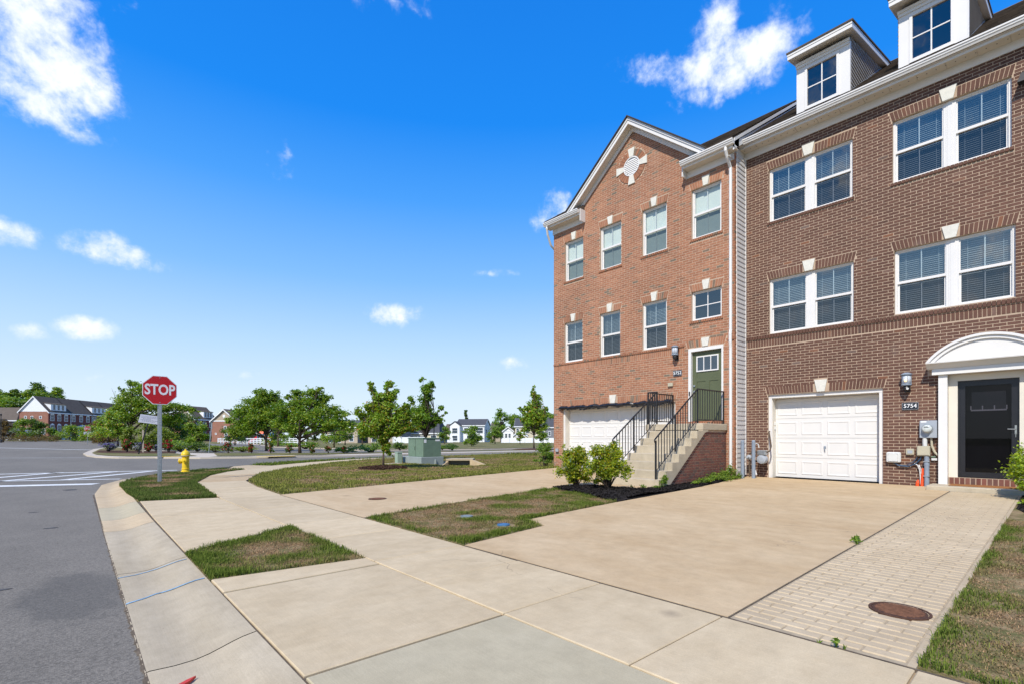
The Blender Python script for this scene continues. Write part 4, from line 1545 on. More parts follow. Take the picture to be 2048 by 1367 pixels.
def front_wall(house, X, y0, y1, z0, z1, holes, m, depth=0.12, upper=None):
    """mortar face with openings and their returns"""
    ys = sorted({y0, y1} | {h[0] for h in holes} | {h[1] for h in holes})
    zs = sorted({z0, z1} | {h[2] for h in holes} | {h[3] for h in holes})
    mb = MB()
    for a, b in zip(ys, ys[1:]):
        for c, d in zip(zs, zs[1:]):
            if any(h[0] <= a + 1e-6 and h[1] >= b - 1e-6 and h[2] <= c + 1e-6 and h[3] >= d - 1e-6 for h in holes):
                continue
            mb.quad((X, a, c), (X, a, d), (X, b, d), (X, b, c))
    for a, b, c, d in holes:
        mb.quad((X, a, c), (X + depth, a, c), (X + depth, a, d), (X, a, d))
        mb.quad((X, b, c), (X, b, d), (X + depth, b, d), (X + depth, b, c))
        mb.quad((X, a, d), (X + depth, a, d), (X + depth, b, d), (X, b, d))
        mb.quad((X, a, c), (X, b, c), (X + depth, b, c), (X + depth, a, c))
    if upper:
        mb.prism(upper, 'x', X, X + 0.1)
    return mb.build('wall', m, house)


def arch(bricks, house, X, ya, yb, z, h=0.203, flare=0.055, key=True, keyh=0.275, kb=0.17, kt=0.27, pr=0.004, seed=0):
    """flat arch of splayed soldier bricks with a cast keystone; returns the zone the bond must leave out"""
    r = random.Random(seed + int(ya * 100))
    c, w = (ya + yb) / 2, (yb - ya) / 2
    n = max(4, int(round(2 * w / 0.0695)))
    for i in range(n):
        u0, u1 = -1 + 2 * i / n, -1 + 2 * (i + 1) / n
        g = 0.0052
        b0, b1 = c + u0 * w + g, c + u1 * w - g
        t0, t1 = c + u0 * (w + flare) + g, c + u1 * (w + flare) - g
        if key and b1 > c - kb / 2 - 0.03 and b0 < c + kb / 2 + 0.03:
            continue
        bricks.append(('par', [(b0, z), (b1, z), (t1, z + h), (t0, z + h)], pr + r.uniform(-0.0015, 0.0015)))
    if key:
        mb = MB()
        zb = z - 0.005
        mb.prism([(c - kb / 2, zb), (c + kb / 2, zb), (c + kt / 2, z + keyh), (c - kt / 2, z + keyh)], 'x', X - 0.034, X + 0.02)
        mb.build('keystone', 'limestone', house)
    zone = [(ya - flare * (q + 1) / 4 - 0.004, yb + flare * (q + 1) / 4 + 0.004, z - 0.01 + (h + 0.014) * q / 4, z - 0.01 + (h + 0.014) * (q + 1) / 4) for q in range(4)]
    return zone + ([(c - kt / 2 - 0.006, c + kt / 2 + 0.006, z, z + keyh + 0.008)] if key else [])


def sill_bricks(bricks, ya, yb, z0, z1, pr, pitch=0.0695):
    n = int(round((yb - ya) / pitch))
    for i in range(n):
        a, b = ya + (yb - ya) * i / n, ya + (yb - ya) * (i + 1) / n
        bricks.append((a + 0.005, b - 0.005, z0 + 0.004, z1 - 0.004, pr + rnd.uniform(-0.0015, 0.0015)))


def lay(house, X, bricks, m, n_own=292, back=None):
    """the bricks that show largest become objects of their own, the others one mesh"""
    def size(b):
        if b[0] == 'par':
            return 0
        y, z = (b[0] + b[1]) / 2, (b[2] + b[3]) / 2
        t = X * SH + y * CH
        # width on the picture follows the change of bearing, height follows the depth
        w = abs((X * CH - b[0] * SH) / (X * SH + b[0] * CH) - (X * CH - b[1] * SH) / (X * SH + b[1] * CH))
        v = (z - EYE) / t
        seen = (X * CH - y * SH) / t < 1.03 and v < 0.87
        return w * (b[3] - b[2]) / t if seen else 0
    order = sorted(range(len(bricks)), key=lambda i: -size(bricks[i]))
    own = set(order[:n_own])
    rest = MB()
    proto = None
    L, Hh = BL_ - 0.0105, BH_
    for i, b in enumerate(bricks):
        if b[0] == 'par':
            brick_par(rest, X, b[1], b[2])
        elif i in own:
            loc = Vector((X, (b[0] + b[1]) / 2, (b[2] + b[3]) / 2)) - wloc(house)
            s = (b[4] / 0.003, (b[1] - b[0]) / L, (b[3] - b[2]) / Hh)
            if proto is None:
                mb = MB()
                brick_faces(mb, 0.0, -L / 2, L / 2, -Hh / 2, Hh / 2, 0.003)
                proto = mb.build('brick', m, house, local=True)
                proto.location, proto.scale = loc, s
            else:
                copy_of(proto, house, loc, s)
        else:
            brick_faces(rest, X, *b)
    rest.build('brick_field', m, house, kind='stuff')
    return len(bricks)


def sash_window(house, X, ya, yb, z0, z1, style='blind', rec=0.085, seed=0, name='window', quad=False, frame=0.045, side_f=None, glass=None, casing=False):
    """double-hung window set rec behind the brick face: frame > sash, pane, grille_bar, blind"""
    fr = MB()
    f = frame
    x0, x1 = X + rec - 0.02, X + rec + 0.07
    fr.box(x0, x1, ya, ya + f, z0, z1)
    fr.box(x0, x1, yb - f, yb, z0, z1)
    fr.box(x0, x1, ya + f, yb - f, z1 - f * 0.8, z1)
    fr.box(x0 - 0.012, x1, ya + f, yb - f, z0, z0 + f * 0.7)
    win = fr.build(name, 'vinyl', house)
    a, b, c, d = ya + f, yb - f, z0 + f * 0.7, z1 - f * 0.8
    zm = (c + d) / 2
    s = 0.034
    if not quad:
        up = MB()
        xu = X + rec + 0.004
        up.box(xu, xu + 0.03, a, a + s * 0.7, zm, d).box(xu, xu + 0.03, b - s * 0.7, b, zm, d).box(xu, xu + 0.03, a + s * 0.7, b - s * 0.7, d - s * 0.8, d)
        up.box(xu - 0.014, xu + 0.03, a, b, zm - 0.035, zm + 0.022)
        up.build('sash', 'vinyl', win)
        lo = MB()
        xl = X + rec + 0.026
        lo.box(xl, xl + 0.03, a, a + s, c, zm - 0.036).box(xl, xl + 0.03, b - s, b, c, zm - 0.036).box(xl, xl + 0.03, a + s, b - s, c, c + s)
        lo.build('sash', 'vinyl', win)
        ym = (a + b) / 2
        g = 0.010
        MB().box(xu + 0.012, xu + 0.022, ym - g, ym + g, zm + 0.023, d - s * 0.8).build('grille_bar', 'vinyl', win)
        MB().box(xl + 0.016, xl + 0.026, ym - g * 0.8, ym + g * 0.8, c + s, zm - 0.037).build('grille_bar', 'vinyl', win)
        for p, q in ((a + s * 0.7, ym), (ym, b - s * 0.7)):
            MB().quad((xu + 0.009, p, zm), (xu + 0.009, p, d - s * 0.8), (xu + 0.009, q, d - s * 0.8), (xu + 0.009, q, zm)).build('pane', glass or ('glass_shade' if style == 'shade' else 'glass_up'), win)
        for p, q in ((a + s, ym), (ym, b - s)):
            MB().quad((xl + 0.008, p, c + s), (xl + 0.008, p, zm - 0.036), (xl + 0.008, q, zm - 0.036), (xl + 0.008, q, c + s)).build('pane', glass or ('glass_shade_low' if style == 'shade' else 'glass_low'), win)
    else:
        ym = (a + b) / 2
        xu = X + rec + 0.01
        sb = MB()
        sb.box(xu, xu + 0.03, a, a + s * 0.7, c, d).box(xu, xu + 0.03, b - s * 0.7, b, c, d).box(xu, xu + 0.03, a + s * 0.7, b - s * 0.7, d - s * 0.7, d).box(xu, xu + 0.03, a + s * 0.7, b - s * 0.7, c, c + s * 0.7)
        sb.build('sash', 'vinyl', win)
        MB().box(xu + 0.006, xu + 0.02, ym - 0.012, ym + 0.012, c + s * 0.7, d - s * 0.7).build('grille_bar', 'vinyl', win)
        MB().box(xu + 0.007, xu + 0.021, a + s * 0.7, ym - 0.012, zm - 0.012, zm + 0.012).box(xu + 0.007, xu + 0.021, ym + 0.012, b - s * 0.7, zm - 0.012, zm + 0.012).build('grille_bar', 'vinyl', win)
        for p, q in ((a + s * 0.7, ym), (ym, b - s * 0.7)):
            for u, v in ((c + s * 0.7, zm), (zm, d - s * 0.7)):
                MB().quad((xu + 0.012, p, u), (xu + 0.012, p, v), (xu + 0.012, q, v), (xu + 0.012, q, u)).build('pane', glass or 'glass_dark', win)
    r = random.Random(seed)
    xb = X + rec + 0.13
    if style == 'blind':
        bl = MB()
        z = d - 0.03
        tilt = r.uniform(0.44, 0.54) + (0.10 if z0 > 6 else 0.0)
        while z > c + 0.03:
            dxb = 0.024 * math.cos(tilt)
            dzb = 0.024 * math.sin(tilt) + r.uniform(-0.001, 0.001)
            bl.hexa([(xb - dxb, a + 0.012, z - dzb), (xb + dxb, a + 0.012, z + dzb), (xb + dxb, b - 0.012, z + dzb), (xb - dxb, b - 0.012, z - dzb),
                     (xb - dxb, a + 0.012, z - dzb + 0.003), (xb + dxb, a + 0.012, z + dzb + 0.003), (xb + dxb, b - 0.012, z + dzb + 0.003), (xb - dxb, b - 0.012, z - dzb + 0.003)])
            z -= 0.0445
        for yy in (a + (b - a) * 0.16, a + (b - a) * 0.84):
            bl.box(xb - 0.028, xb - 0.026, yy - 0.004, yy + 0.004, c + 0.03, d - 0.02)
        bl.box(xb - 0.03, xb + 0.03, a + 0.008, b - 0.008, d - 0.025, d + 0.02)
        bl.build('blind', 'blind', win, kind='stuff')
        MB().quad((xb + 0.16, a - 0.05, c - 0.1), (xb + 0.16, b + 0.05, c - 0.1), (xb + 0.16, b + 0.05, d + 0.1), (xb + 0.16, a - 0.05, d + 0.1)).build('room_back', 'dark_room', win)
    elif style == 'shade':
        MB().box(xb - 0.045, xb - 0.041, a - 0.01, b + 0.01, c - 0.02, d + 0.02).build('shade', 'shade', win)
    return win


# ---------------------------------------------------------------- the brown house, number 5754
XF = 14.0
H54 = thing('brick_townhouse', 'dark brown brick townhouse with two white dormers and a single white garage door', 'townhouse', (14.0, 2.8, 0.1), 'brick townhouses along the pavement')
Y0, Y1, ZB, ZT = -0.75, 5.93, 0.0, 9.16
pairs = [(3.372, 5.298, 4.005, 5.47), (0.648, 2.588, 4.02, 5.48), (3.392, 5.304, 7.01, 8.43), (0.702, 2.622, 7.03, 8.45)]
GAR = (2.80, 5.325, 0.05, 2.385)
DOOR = (0.42, 1.655, 0.10, 2.57)
holes = pairs + [GAR, DOOR]
front_wall(H54, XF, Y0, Y1, -0.1, ZT, holes, 'mortar_brown', 0.13)
bk = []
ex = [(a, b, c, d) for a, b, c, d in holes]
for a, b, c, d in pairs:
    ex += arch(bk, H54, XF, a - 0.01, b + 0.01, d + 0.004, 0.205, 0.05, True, 0.262, 0.175, 0.285)
for a, b, c, d in pairs[2:]:
    sill_bricks(bk, a - 0.04, b + 0.04, c - 0.082, c - 0.002, 0.034)
    ex.append((a - 0.045, b + 0.045, c - 0.09, c))
ex += arch(bk, H54, XF, GAR[0] - 0.02, GAR[1] + 0.02, GAR[3] + 0.01, 0.205, 0.045, True, 0.29, 0.17, 0.28)
sill_bricks(bk, Y0, Y1, 3.694, 3.886, 0.005)
sill_bricks(bk, Y0, Y1, 3.892, 3.998, 0.034)
ex.append((Y0, Y1, 3.69, 4.003))
ex.append((0.1, 2.0, 2.575, 2.84))
ex.append((Y0 - 1, Y1 + 1, 9.0, 9.3))
bk += running_bond(Y0, Y1, 0.02, 3.69, ex, seed=3)
bk += running_bond(Y0, Y1, 4.005, 9.02, ex, seed=4)
lay(H54, XF, bk, 'brick_brown')

for i, (a, b, c, d) in enumerate(pairs):
    ym = (a + b) / 2 - 0.02
    w = 0.058
    sash_window(H54, XF, a + 0.004, ym - w, c + 0.004, d - 0.004, 'blind', seed=10 + i)
    sash_window(H54, XF, ym + w, b - 0.004, c + 0.004, d - 0.004, 'blind', seed=20 + i)
    mb = MB().box(XF + 0.058, XF + 0.13, ym - w, ym + w, c + 0.004, d - 0.004)
    mb.box(XF + 0.052, XF + 0.058, ym - w * 0.55, ym + w * 0.55, c + 0.004, d - 0.004)
    mb.build('mullion', 'vinyl', H54)

# garage opening: trim, jambs, sectional door with raised panels
def garage(house, X, ya, yb, z0, z1, tw, rec, cols, ph, handle, m='gdoor', topz=None):
    tr = MB()
    tr.box(X + 0.055, X + 0.10, ya, ya + tw, z0, z1).box(X + 0.055, X + 0.10, yb - tw, yb, z0, z1).box(X + 0.051, X + 0.10, ya, yb, z1 - tw, z1)
    tr.build('garage_trim', 'vinyl', house)
    a, b, t = ya + tw, yb - tw, z1 - tw
    jm = MB()
    jm.box(X + 0.10, X + rec, a - 0.02, a + 0.008, z0, t).box(X + 0.10, X + rec, b - 0.008, b + 0.02, z0, t).box(X + 0.10, X + rec, a + 0.008, b - 0.008, t - 0.008, t + 0.02)
    jm.build('garage_jamb', 'jamb', house)
    nsec = 4
    zl = z0 + 0.02
    hsec = (t - 0.03 - zl) / nsec
    door = MB().box(X + rec + 0.022, X + rec + 0.05, a - 0.05, b + 0.05, z0, t + 0.05).build('garage_door', 'gdoor', house)
    for s in range(nsec):
        za, zb_ = zl + s * hsec, zl + (s + 1) * hsec
        sec = MB()
        e = 0.004
        x0 = X + rec
        k = len(sec.v)
        sec.box(x0 + 0.006, x0 + 0.022, a, b, za + e, zb_ - e)
        # raised field panels with sloped margins
        cw = (b - a) / cols
        for c in range(cols):
            p0, p1 = a + c * cw + cw * 0.085, a + (c + 1) * cw - cw * 0.085
            q0, q1 = za + hsec * 0.16, zb_ - hsec * 0.16
            for (i0, d0), (i1, d1) in (((0, 0.0055), (0.012, -0.004)), ((0.012, -0.004), (0.03, -0.004)), ((0.03, -0.004), (0.052, 0.004))):
                ya0, yb0, za0, zb0 = p0 + i0, p1 - i0, q0 + i0, q1 - i0
                ya1, yb1, za1, zb1 = p0 + i1, p1 - i1, q0 + i1, q1 - i1
                A = [(x0 + d0, ya0, za0), (x0 + d0, yb0, za0), (x0 + d0, yb0, zb0), (x0 + d0, ya0, zb0)]
                B = [(x0 + d1, ya1, za1), (x0 + d1, yb1, za1), (x0 + d1, yb1, zb1), (x0 + d1, ya1, zb1)]
                for i in range(4):
                    j = (i + 1) % 4
                    sec.quad(A[j], A[i], B[i], B[j])
            i1, d1 = 0.052, 0.004
            sec.quad((x0 + d1, p0 + i1, q0 + i1), (x0 + d1, p0 + i1, q1 - i1), (x0 + d1, p1 - i1, q1 - i1), (x0 + d1, p1 - i1, q0 + i1))
        sec.build('panel', 'gdoor', door)
    MB().box(X + rec - 0.004, X + rec + 0.02, a, b, z0 - 0.005, z0 + 0.022).build('bottom_seal', 'black', door)
    if handle:
        yc = (a + b) / 2
        zc = zl + hsec * 1.55
        MB().rbox(X + rec - 0.016, X + rec + 0.004, yc - 0.025, yc + 0.025, zc - 0.03, zc + 0.03, 0.006).tube([(X + rec - 0.03, yc, zc + 0.03), (X + rec - 0.035, yc, zc - 0.06), (X + rec - 0.02, yc - 0.01, zc - 0.1)], 0.011, 7).build('handle', 'grey_pipe', door)
    return door


G54 = garage(H54, XF, GAR[0] - 0.025, GAR[1] + 0.025, 0.16, GAR[3] + 0.012, 0.105, 0.30, 4, 0, True)
for zz in (1.62, 1.50):
    MB().rbox(XF + 0.2, XF + 0.24, GAR[1] - 0.115, GAR[1] - 0.08, zz - 0.05, zz + 0.04, 0.008).build('door_sensor', 'pale_box', H54)

# frieze, vented soffit, gutter
def gutter_profile(x, z):
    return [(x + 0.10, z), (x + 0.02, z), (x + 0.004, z + 0.035), (x - 0.012, z + 0.05), (x - 0.018, z + 0.085), (x - 0.034, z + 0.092), (x - 0.034, z + 0.122), (x - 0.022, z + 0.122), (x - 0.022, z + 0.112), (x + 0.085, z + 0.105), (x + 0.10, z + 0.122)]


MB().box(XF - 0.03, XF + 0.01, Y0, Y1 + 0.01, 8.925, 9.125).build('frieze_board', 'white', H54)
so = MB()
ny = 14
for i in range(ny):
    a, b = Y0 + (6.03 - Y0) * i / ny, Y0 + (6.03 - Y0) * (i + 1) / ny
    so.box(XF - 0.315, XF - 0.03, a + 0.004, b - 0.004, 9.100, 9.118)
so.box(XF - 0.315, XF - 0.03, Y0, 6.03, 9.1185, 9.130)
so.build('soffit', 'soffit', H54)
sv_ = MB()
y = Y0 + 0.1
while y < 6.0:
    sv_.box(XF - 0.20, XF - 0.185, y - 0.008, y + 0.008, 9.094, 9.0995)
    y += 0.155
sv_.build('soffit_vent', 'black', H54, kind='stuff')
MB().box(XF - 0.345, XF - 0.315, Y0, 6.05, 9.09, 9.31).build('fascia', 'white', H54)
MB().prism(gutter_profile(XF - 0.447, 9.155), 'y', Y0, 6.07).build('gutter', 'vinyl', H54)

# roof planes with laid shingles
def shingle_roof(house, x0, z0, x1, pitch, ya, yb, seed, skip=None, back=None, expo=0.145, tab=0.32, sections=None):
    mb = MB()
    top = z0 + pitch * (x1 - x0)
    for (sa, sb, sx) in (sections or [(ya, yb, x0)]):
        sz = z0 + pitch * (sx - x0)
        mb.prism([(sx, sz - 0.02), (x1, top - 0.02), (x1, top - 0.16), (sx, sz - 0.16)], 'y', sa, sb)
    if back:
        mb.prism([(x1, top - 0.02), (back, z0 - 0.02 + (0 if back > 0 else 0)), (back, z0 - 0.16), (x1, top - 0.16)], 'y', ya, yb)
    rf = mb.build('roof', 'roof_edge', house)
    r = random.Random(seed)
    L = math.hypot(x1 - x0, top - z0)
    ux, uz = (x1 - x0) / L, (top - z0) / L
    sh = MB()
    n = int(L / expo)
    for i in range(n):
        s0 = i * expo - 0.02
        s1 = s0 + expo + 0.03
        y = ya - r.uniform(0, tab)
        while y < yb:
            w = tab * r.uniform(0.45, 1.0)
            p, q = max(y, ya), min(y + w - 0.004, yb)
            if q - p > 0.03 and not (skip and skip((p + q) / 2, x0 + ux * s0)):
                h0 = 0.016 + r.uniform(0, 0.010)
                A = (x0 + ux * s0 - uz * h0, z0 + uz * s0 + ux * h0)
                B = (x0 + ux * s1 - uz * 0.004, z0 + uz * s1 + ux * 0.004)
                C = (x0 + ux * s0 + uz * 0.01, z0 + uz * s0 - ux * 0.01)
                k = len(sh.v)
                sh.v += [(A[0], p, A[1]), (A[0], q, A[1]), (B[0], q, B[1]), (B[0], p, B[1]), (C[0], p, C[1]), (C[0], q, C[1])]
                sh.f += [(k, k + 3, k + 2, k + 1), (k, k + 1, k + 5, k + 4)]
            y += w
    sh.build('shingle_field', 'shingle', rf, kind='stuff')
    rc = MB().prism([(x1 - 0.16, top - 0.16 * pitch + 0.015), (x1, top + 0.03), (x1 + 0.16, top - 0.16 * pitch + 0.015), (x1, top - 0.03)], 'y', ya, yb).build('ridge_cap', 'shingle', rf)
    return rf


DORM = [(3.46, 4.62), (1.35, 2.51)]
shingle_roof(H54, 13.60, 9.307, 18.9, 0.667, Y0, 5.86, 5, back=24.0, skip=lambda y, x: any(a < y < b and 14.0 < x < 17.6 for a, b in DORM))
MB().box(XF + 0.1, 24.0, Y0, Y0 + 0.1, 0.0, 9.16).box(23.9, 24.0, Y0, Y1, 0.0, 9.16).prism([(13.7, 9.14), (18.9, 12.6), (24.0, 9.14)], 'y', Y0 + 0.02, Y0 + 0.12).build('party_wall', 'far_tan', H54)


def dormer(house, ya, yb):
    X = 14.0
    zb, zt = 9.30, 10.86
    wa, wb, wz0, wz1 = ya + 0.265, yb - 0.25, 9.665, 10.625
    f = MB()
    f.box(X, X + 0.06, ya, wa, zb, zt).box(X, X + 0.06, wb, yb, zb, zt).box(X, X + 0.06, wa, wb, zb, wz0).box(X, X + 0.06, wa, wb, wz1, zt)
    d = f.build('dormer', 'white', house)
    t = MB()
    w = 0.055
    t.box(X - 0.02, X + 0.0, wa - w, wa, wz0 - w, wz1 + w).box(X - 0.02, X, wb, wb + w, wz0 - w, wz1 + w).box(X - 0.02, X, wa, wb, wz1, wz1 + w).box(X - 0.024, X, wa, wb, wz0 - w, wz0)
    t.box(X - 0.028, X - 0.02, wa - w - 0.01, wb + w + 0.01, wz0 - w - 0.02, wz0 - w)
    t.box(X - 0.025, X, ya - 0.006, yb + 0.006, zt - 0.13, zt - 0.06)
    t.box(X - 0.05, X, ya - 0.015, yb + 0.015, zt - 0.06, zt)
    t.build('window_frame', 'white', d)
    ym, zm = (wa + wb) / 2, (wz0 + wz1) / 2
    g = 0.013
    MB().box(X + 0.012, X + 0.035, ym - g, ym + g, wz0, wz1).build('grille_bar', 'vinyl', d)
    MB().box(X + 0.013, X + 0.034, wa, ym - g, zm - g, zm + g).box(X + 0.013, X + 0.034, ym + g, wb, zm - g, zm + g).build('grille_bar', 'vinyl', d)
    for p, q in ((wa, ym), (ym, wb)):
        for u, v in ((wz0, zm), (zm, wz1)):
            MB().quad((X + 0.024, p, u), (X + 0.024, p, v), (X + 0.024, q, v), (X + 0.024, q, u)).build('pane', 'glass_dark', d)
    MB().quad((X + 0.5, ya + 0.1, zb), (X + 0.5, yb - 0.1, zb), (X + 0.5, yb - 0.1, zt), (X + 0.5, ya + 0.1, zt)).build('room_back', 'dark_room', d)
    # low-pitched roof running back into the main slope
    s = 0.238
    xa, xb = 13.72, 17.95
    za = 11.055
    oa, ob = ya - 0.125, yb + 0.125
    rf = MB()
    rf.prism([(xa - 0.03, za - 0.005), (xb, za + s * (xb - xa)), (xb, za + s * (xb - xa) + 0.045), (xa - 0.03, za + 0.035)], 'y', oa - 0.02, ob + 0.02)
    rf.build('dormer_roof', 'shingle', d)
    tr = MB()
    tr.box(xa, xa + 0.025, oa, ob, za - 0.145, za - 0.008)
    tr.box(xa - 0.012, xa, oa - 0.004, ob + 0.004, za - 0.06, za - 0.008)
    for y0_, y1_ in ((oa, oa + 0.022), (ob - 0.022, ob)):
        tr.prism([(xa + 0.025, za - 0.145), (xb, za + s * (xb - xa) - 0.145), (xb, za + s * (xb - xa) - 0.004), (xa + 0.025, za - 0.002)], 'y', y0_, y1_)
    tr.build('cornice', 'white', d)
    sf = MB()
    sf.prism([(xa + 0.025, za - 0.14), (xb, za + s * (xb - xa) - 0.14), (xb, za + s * (xb - xa) - 0.10), (xa + 0.025, za - 0.10)], 'y', oa + 0.022, ob - 0.022)
    sf.build('soffit', 'soffit', d)
    # lapped siding on both cheeks
    for side in (0, 1):
        yy = ya if side == 0 else yb
        z = zb + 0.02
        while z < 11.55:
            z1 = z + 0.105
            xs0 = max(X + 0.061, 13.53 + (z - 9.26) / 0.667 - 0.05)
            xs1 = 13.53 + (z1 - 9.26) / 0.667 + 0.15
            xs0 = X + 0.061
            xmin = X + 0.061 + max(0.0, (z1 - (za - 0.14)) / s - 0.28)
            o = -1 if side == 0 else 1
            mb = MB()
            if xs1 > xmin:
                mb.hexa([(xmin, yy, z), (xs1, yy, z), (xs1, yy + o * 0.026, z), (xmin, yy + o * 0.026, z), (xmin, yy, z1 - 0.006), (xs1, yy, z1 - 0.006), (xs1, yy + o * 0.002, z1 - 0.006), (xmin, yy + o * 0.002, z1 - 0.006)])
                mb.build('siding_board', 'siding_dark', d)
            z += 0.105
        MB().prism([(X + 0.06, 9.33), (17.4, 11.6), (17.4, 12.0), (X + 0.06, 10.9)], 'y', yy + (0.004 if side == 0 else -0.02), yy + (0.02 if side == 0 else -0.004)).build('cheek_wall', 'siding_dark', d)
    MB().box(X - 0.004, X + 0.085, ya - 0.02, ya, zb, zt - 0.07).build('corner_board', 'white', d)
    MB().prism([(X + 0.06, 9.56), (17.2, 11.70), (17.2, 11.77), (X + 0.06, 9.64)], 'y', ya - 0.022, ya - 0.002).build('flashing', 'grey_box', d)
    return d


for a, b in DORM:
    dormer(H54, a, b)

# front door: pilasters, entablature, arched pediment, storm door, brick threshold, stoop
DC = 1.052
en = MB()
en.box(XF - 0.14, XF + 0.0, 1.656, 1.802, 0.24, 2.572)
en.box(XF - 0.14, XF + 0.0, 2 * DC - 1.802, 2 * DC - 1.656, 0.24, 2.572)
en.build('pilaster', 'white', H54)
MB().box(XF - 0.20, XF + 0.0, 2 * DC - 1.90, 1.90, 2.574, 2.70).build('entablature', 'white', H54)
pe = MB()
# cornice bed mould stepping out
pe.prism([(XF - 0.21, 2.702), (XF, 2.702), (XF, 2.83), (XF - 0.36, 2.83), (XF - 0.355, 2.805), (XF - 0.30, 2.785), (XF - 0.25, 2.74)], 'y', 2 * DC - 1.985, 1.985)
pe.build('cornice', 'white', H54)
hw, rise = 0.935, 0.50
Rr = (hw * hw + rise * rise) / (2 * rise)


def arcpts(rad, n, zc, half):
    a0 = math.asin(min(1, half / rad))
    return [(DC + rad * math.sin(-a0 + 2 * a0 * i / n), zc + rad * math.cos(-a0 + 2 * a0 * i / n)) for i in range(n + 1)]


zc0 = 2.83 + rise - Rr
o = arcpts(Rr, 28, zc0, hw)
i1 = arcpts(Rr - 0.05, 28, zc0, math.sqrt((Rr - 0.05) ** 2 - (2.832 - zc0) ** 2))
i2 = arcpts(Rr - 0.115, 28, zc0, math.sqrt((Rr - 0.115) ** 2 - (2.832 - zc0) ** 2))
ar = MB()


def arc_band(mb, A, B, xf, xb):
    for k in range(len(A) - 1):
        mb.quad((xf, *A[k]), (xf, *A[k + 1]), (xf, *B[k + 1]), (xf, *B[k]))
        mb.quad((xf, *A[k + 1]), (xf, *A[k]), (xb, *A[k]), (xb, *A[k + 1]))
        mb.quad((xf, *B[k]), (xf, *B[k + 1]), (xb, *B[k + 1]), (xb, *B[k]))


arc_band(ar, o, i1, XF - 0.36, XF)
arc_band(ar, i1, i2, XF - 0.325, XF - 0.2)
ar.build('pediment', 'white', H54)
MB().prism(list(i2), 'x', XF - 0.285, XF - 0.2).build('tympanum', 'white', H54)
dr = MB()
dr.box(XF + 0.02, XF + 0.30, 1.511, 1.66, 0.39, 2.58).box(XF + 0.02, XF + 0.30, 2 * DC - 1.66, 2 * DC - 1.511, 0.39, 2.58).box(XF + 0.02, XF + 0.30, 2 * DC - 1.511, 1.511, 2.432, 2.58)
dr.build('door_casing', 'jamb', H54)
sd_ = MB()
a, b, c, d = 2 * DC - 1.511, 1.511, 0.40, 2.432
fw = 0.115
XD = XF + 0.085
sd_.box(XD, XD + 0.04, a, a + fw, c, d).box(XD, XD + 0.04, b - fw, b, c, d).box(XD, XD + 0.04, a + fw, b - fw, d - fw, d).box(XD, XD + 0.04, a + fw, b - fw, c, c + fw * 0.95)
sd_.box(XD - 0.012, XD, a + 0.0, a + 0.03, c, d).box(XD - 0.012, XD, b - 0.03, b, c, d).box(XD - 0.012, XD, a + 0.03, b - 0.03, d - 0.03, d)
STD = sd_.build('storm_door', 'black', H54)
MB().quad((XD + 0.02, a + fw, c + fw * 0.95), (XD + 0.02, a + fw, d - fw), (XD + 0.02, b - fw, d - fw), (XD + 0.02, b - fw, c + fw * 0.95)).build('pane', 'glass_storm', STD)
MB().tube([(XD - 0.012, a + 0.055, 1.40), (XD - 0.05, a + 0.06, 1.40), (XD - 0.055, a + 0.17, 1.405)], 0.010, 7).box(XD - 0.012, XD, a + 0.04, a + 0.07, 1.30, 1.48).tube([(XD - 0.014, a + 0.055, 1.24), (XD - 0.014, a + 0.055, 1.33)], 0.008, 6).build('handle', 'nickel', STD)
idr = MB()
XI = XF + 0.22
idr.box(XI, XI + 0.05, a - 0.03, b + 0.03, c - 0.02, d + 0.02)
IND = idr.build('front_door', 'black', H54)
fr_ = MB()
l0, l1, q0, q1 = a + 0.19, b - 0.19, 1.79, 2.19
fr_.box(XI - 0.02, XI, l0, l1, q0, q0 + 0.03)
for yy in (l0, l0 + (l1 - l0) / 3, l0 + 2 * (l1 - l0) / 3, l1):
    fr_.box(XI - 0.018, XI, yy - 0.010, yy + 0.010, q0 + 0.03, q0 + 0.11)
fr_.build('lite_frame', 'vinyl', IND)
MB().box(XI - 0.012, XI - 0.004, l0 + 0.012, l1 - 0.012, q0 + 0.03, q1).build('pane', 'glass_dark', IND)
th = []
sill_bricks(th, 0.47, 1.64, 0.245, 0.392, 0.05, 0.082)
tb = MB()
for (p, q, z0_, z1_, pr) in th:
    tb2 = MB()
    brick_faces(tb2, XF + 0.0, p, q, z0_, z1_, pr)
    tb2.build('threshold_brick', 'brick_step', H54)
MB().box(XF - 0.045, XF + 0.3, 0.46, 1.65, 0.2, 0.388).build('threshold', 'mortar_brown', H54)
MB().rbox(13.24, 13.985, 0.20, 1.92, 0.0, 0.238, 0.012).build('stoop', 'conc_step', H54)
mt_ = MB().rbox(13.52, 13.93, 0.52, 1.60, 0.240, 0.256, 0.004).build('doormat', 'rust', None)
M['doormat'] = mat('brown_doormat', (0.30, 0.135, 0.052), 0.95, 0.2, 30, 0.1, bmp=0.003)
mt_.data.materials[0] = M['doormat']
put(mt_, 'brown doormat lying before the black storm door', 'doormat')


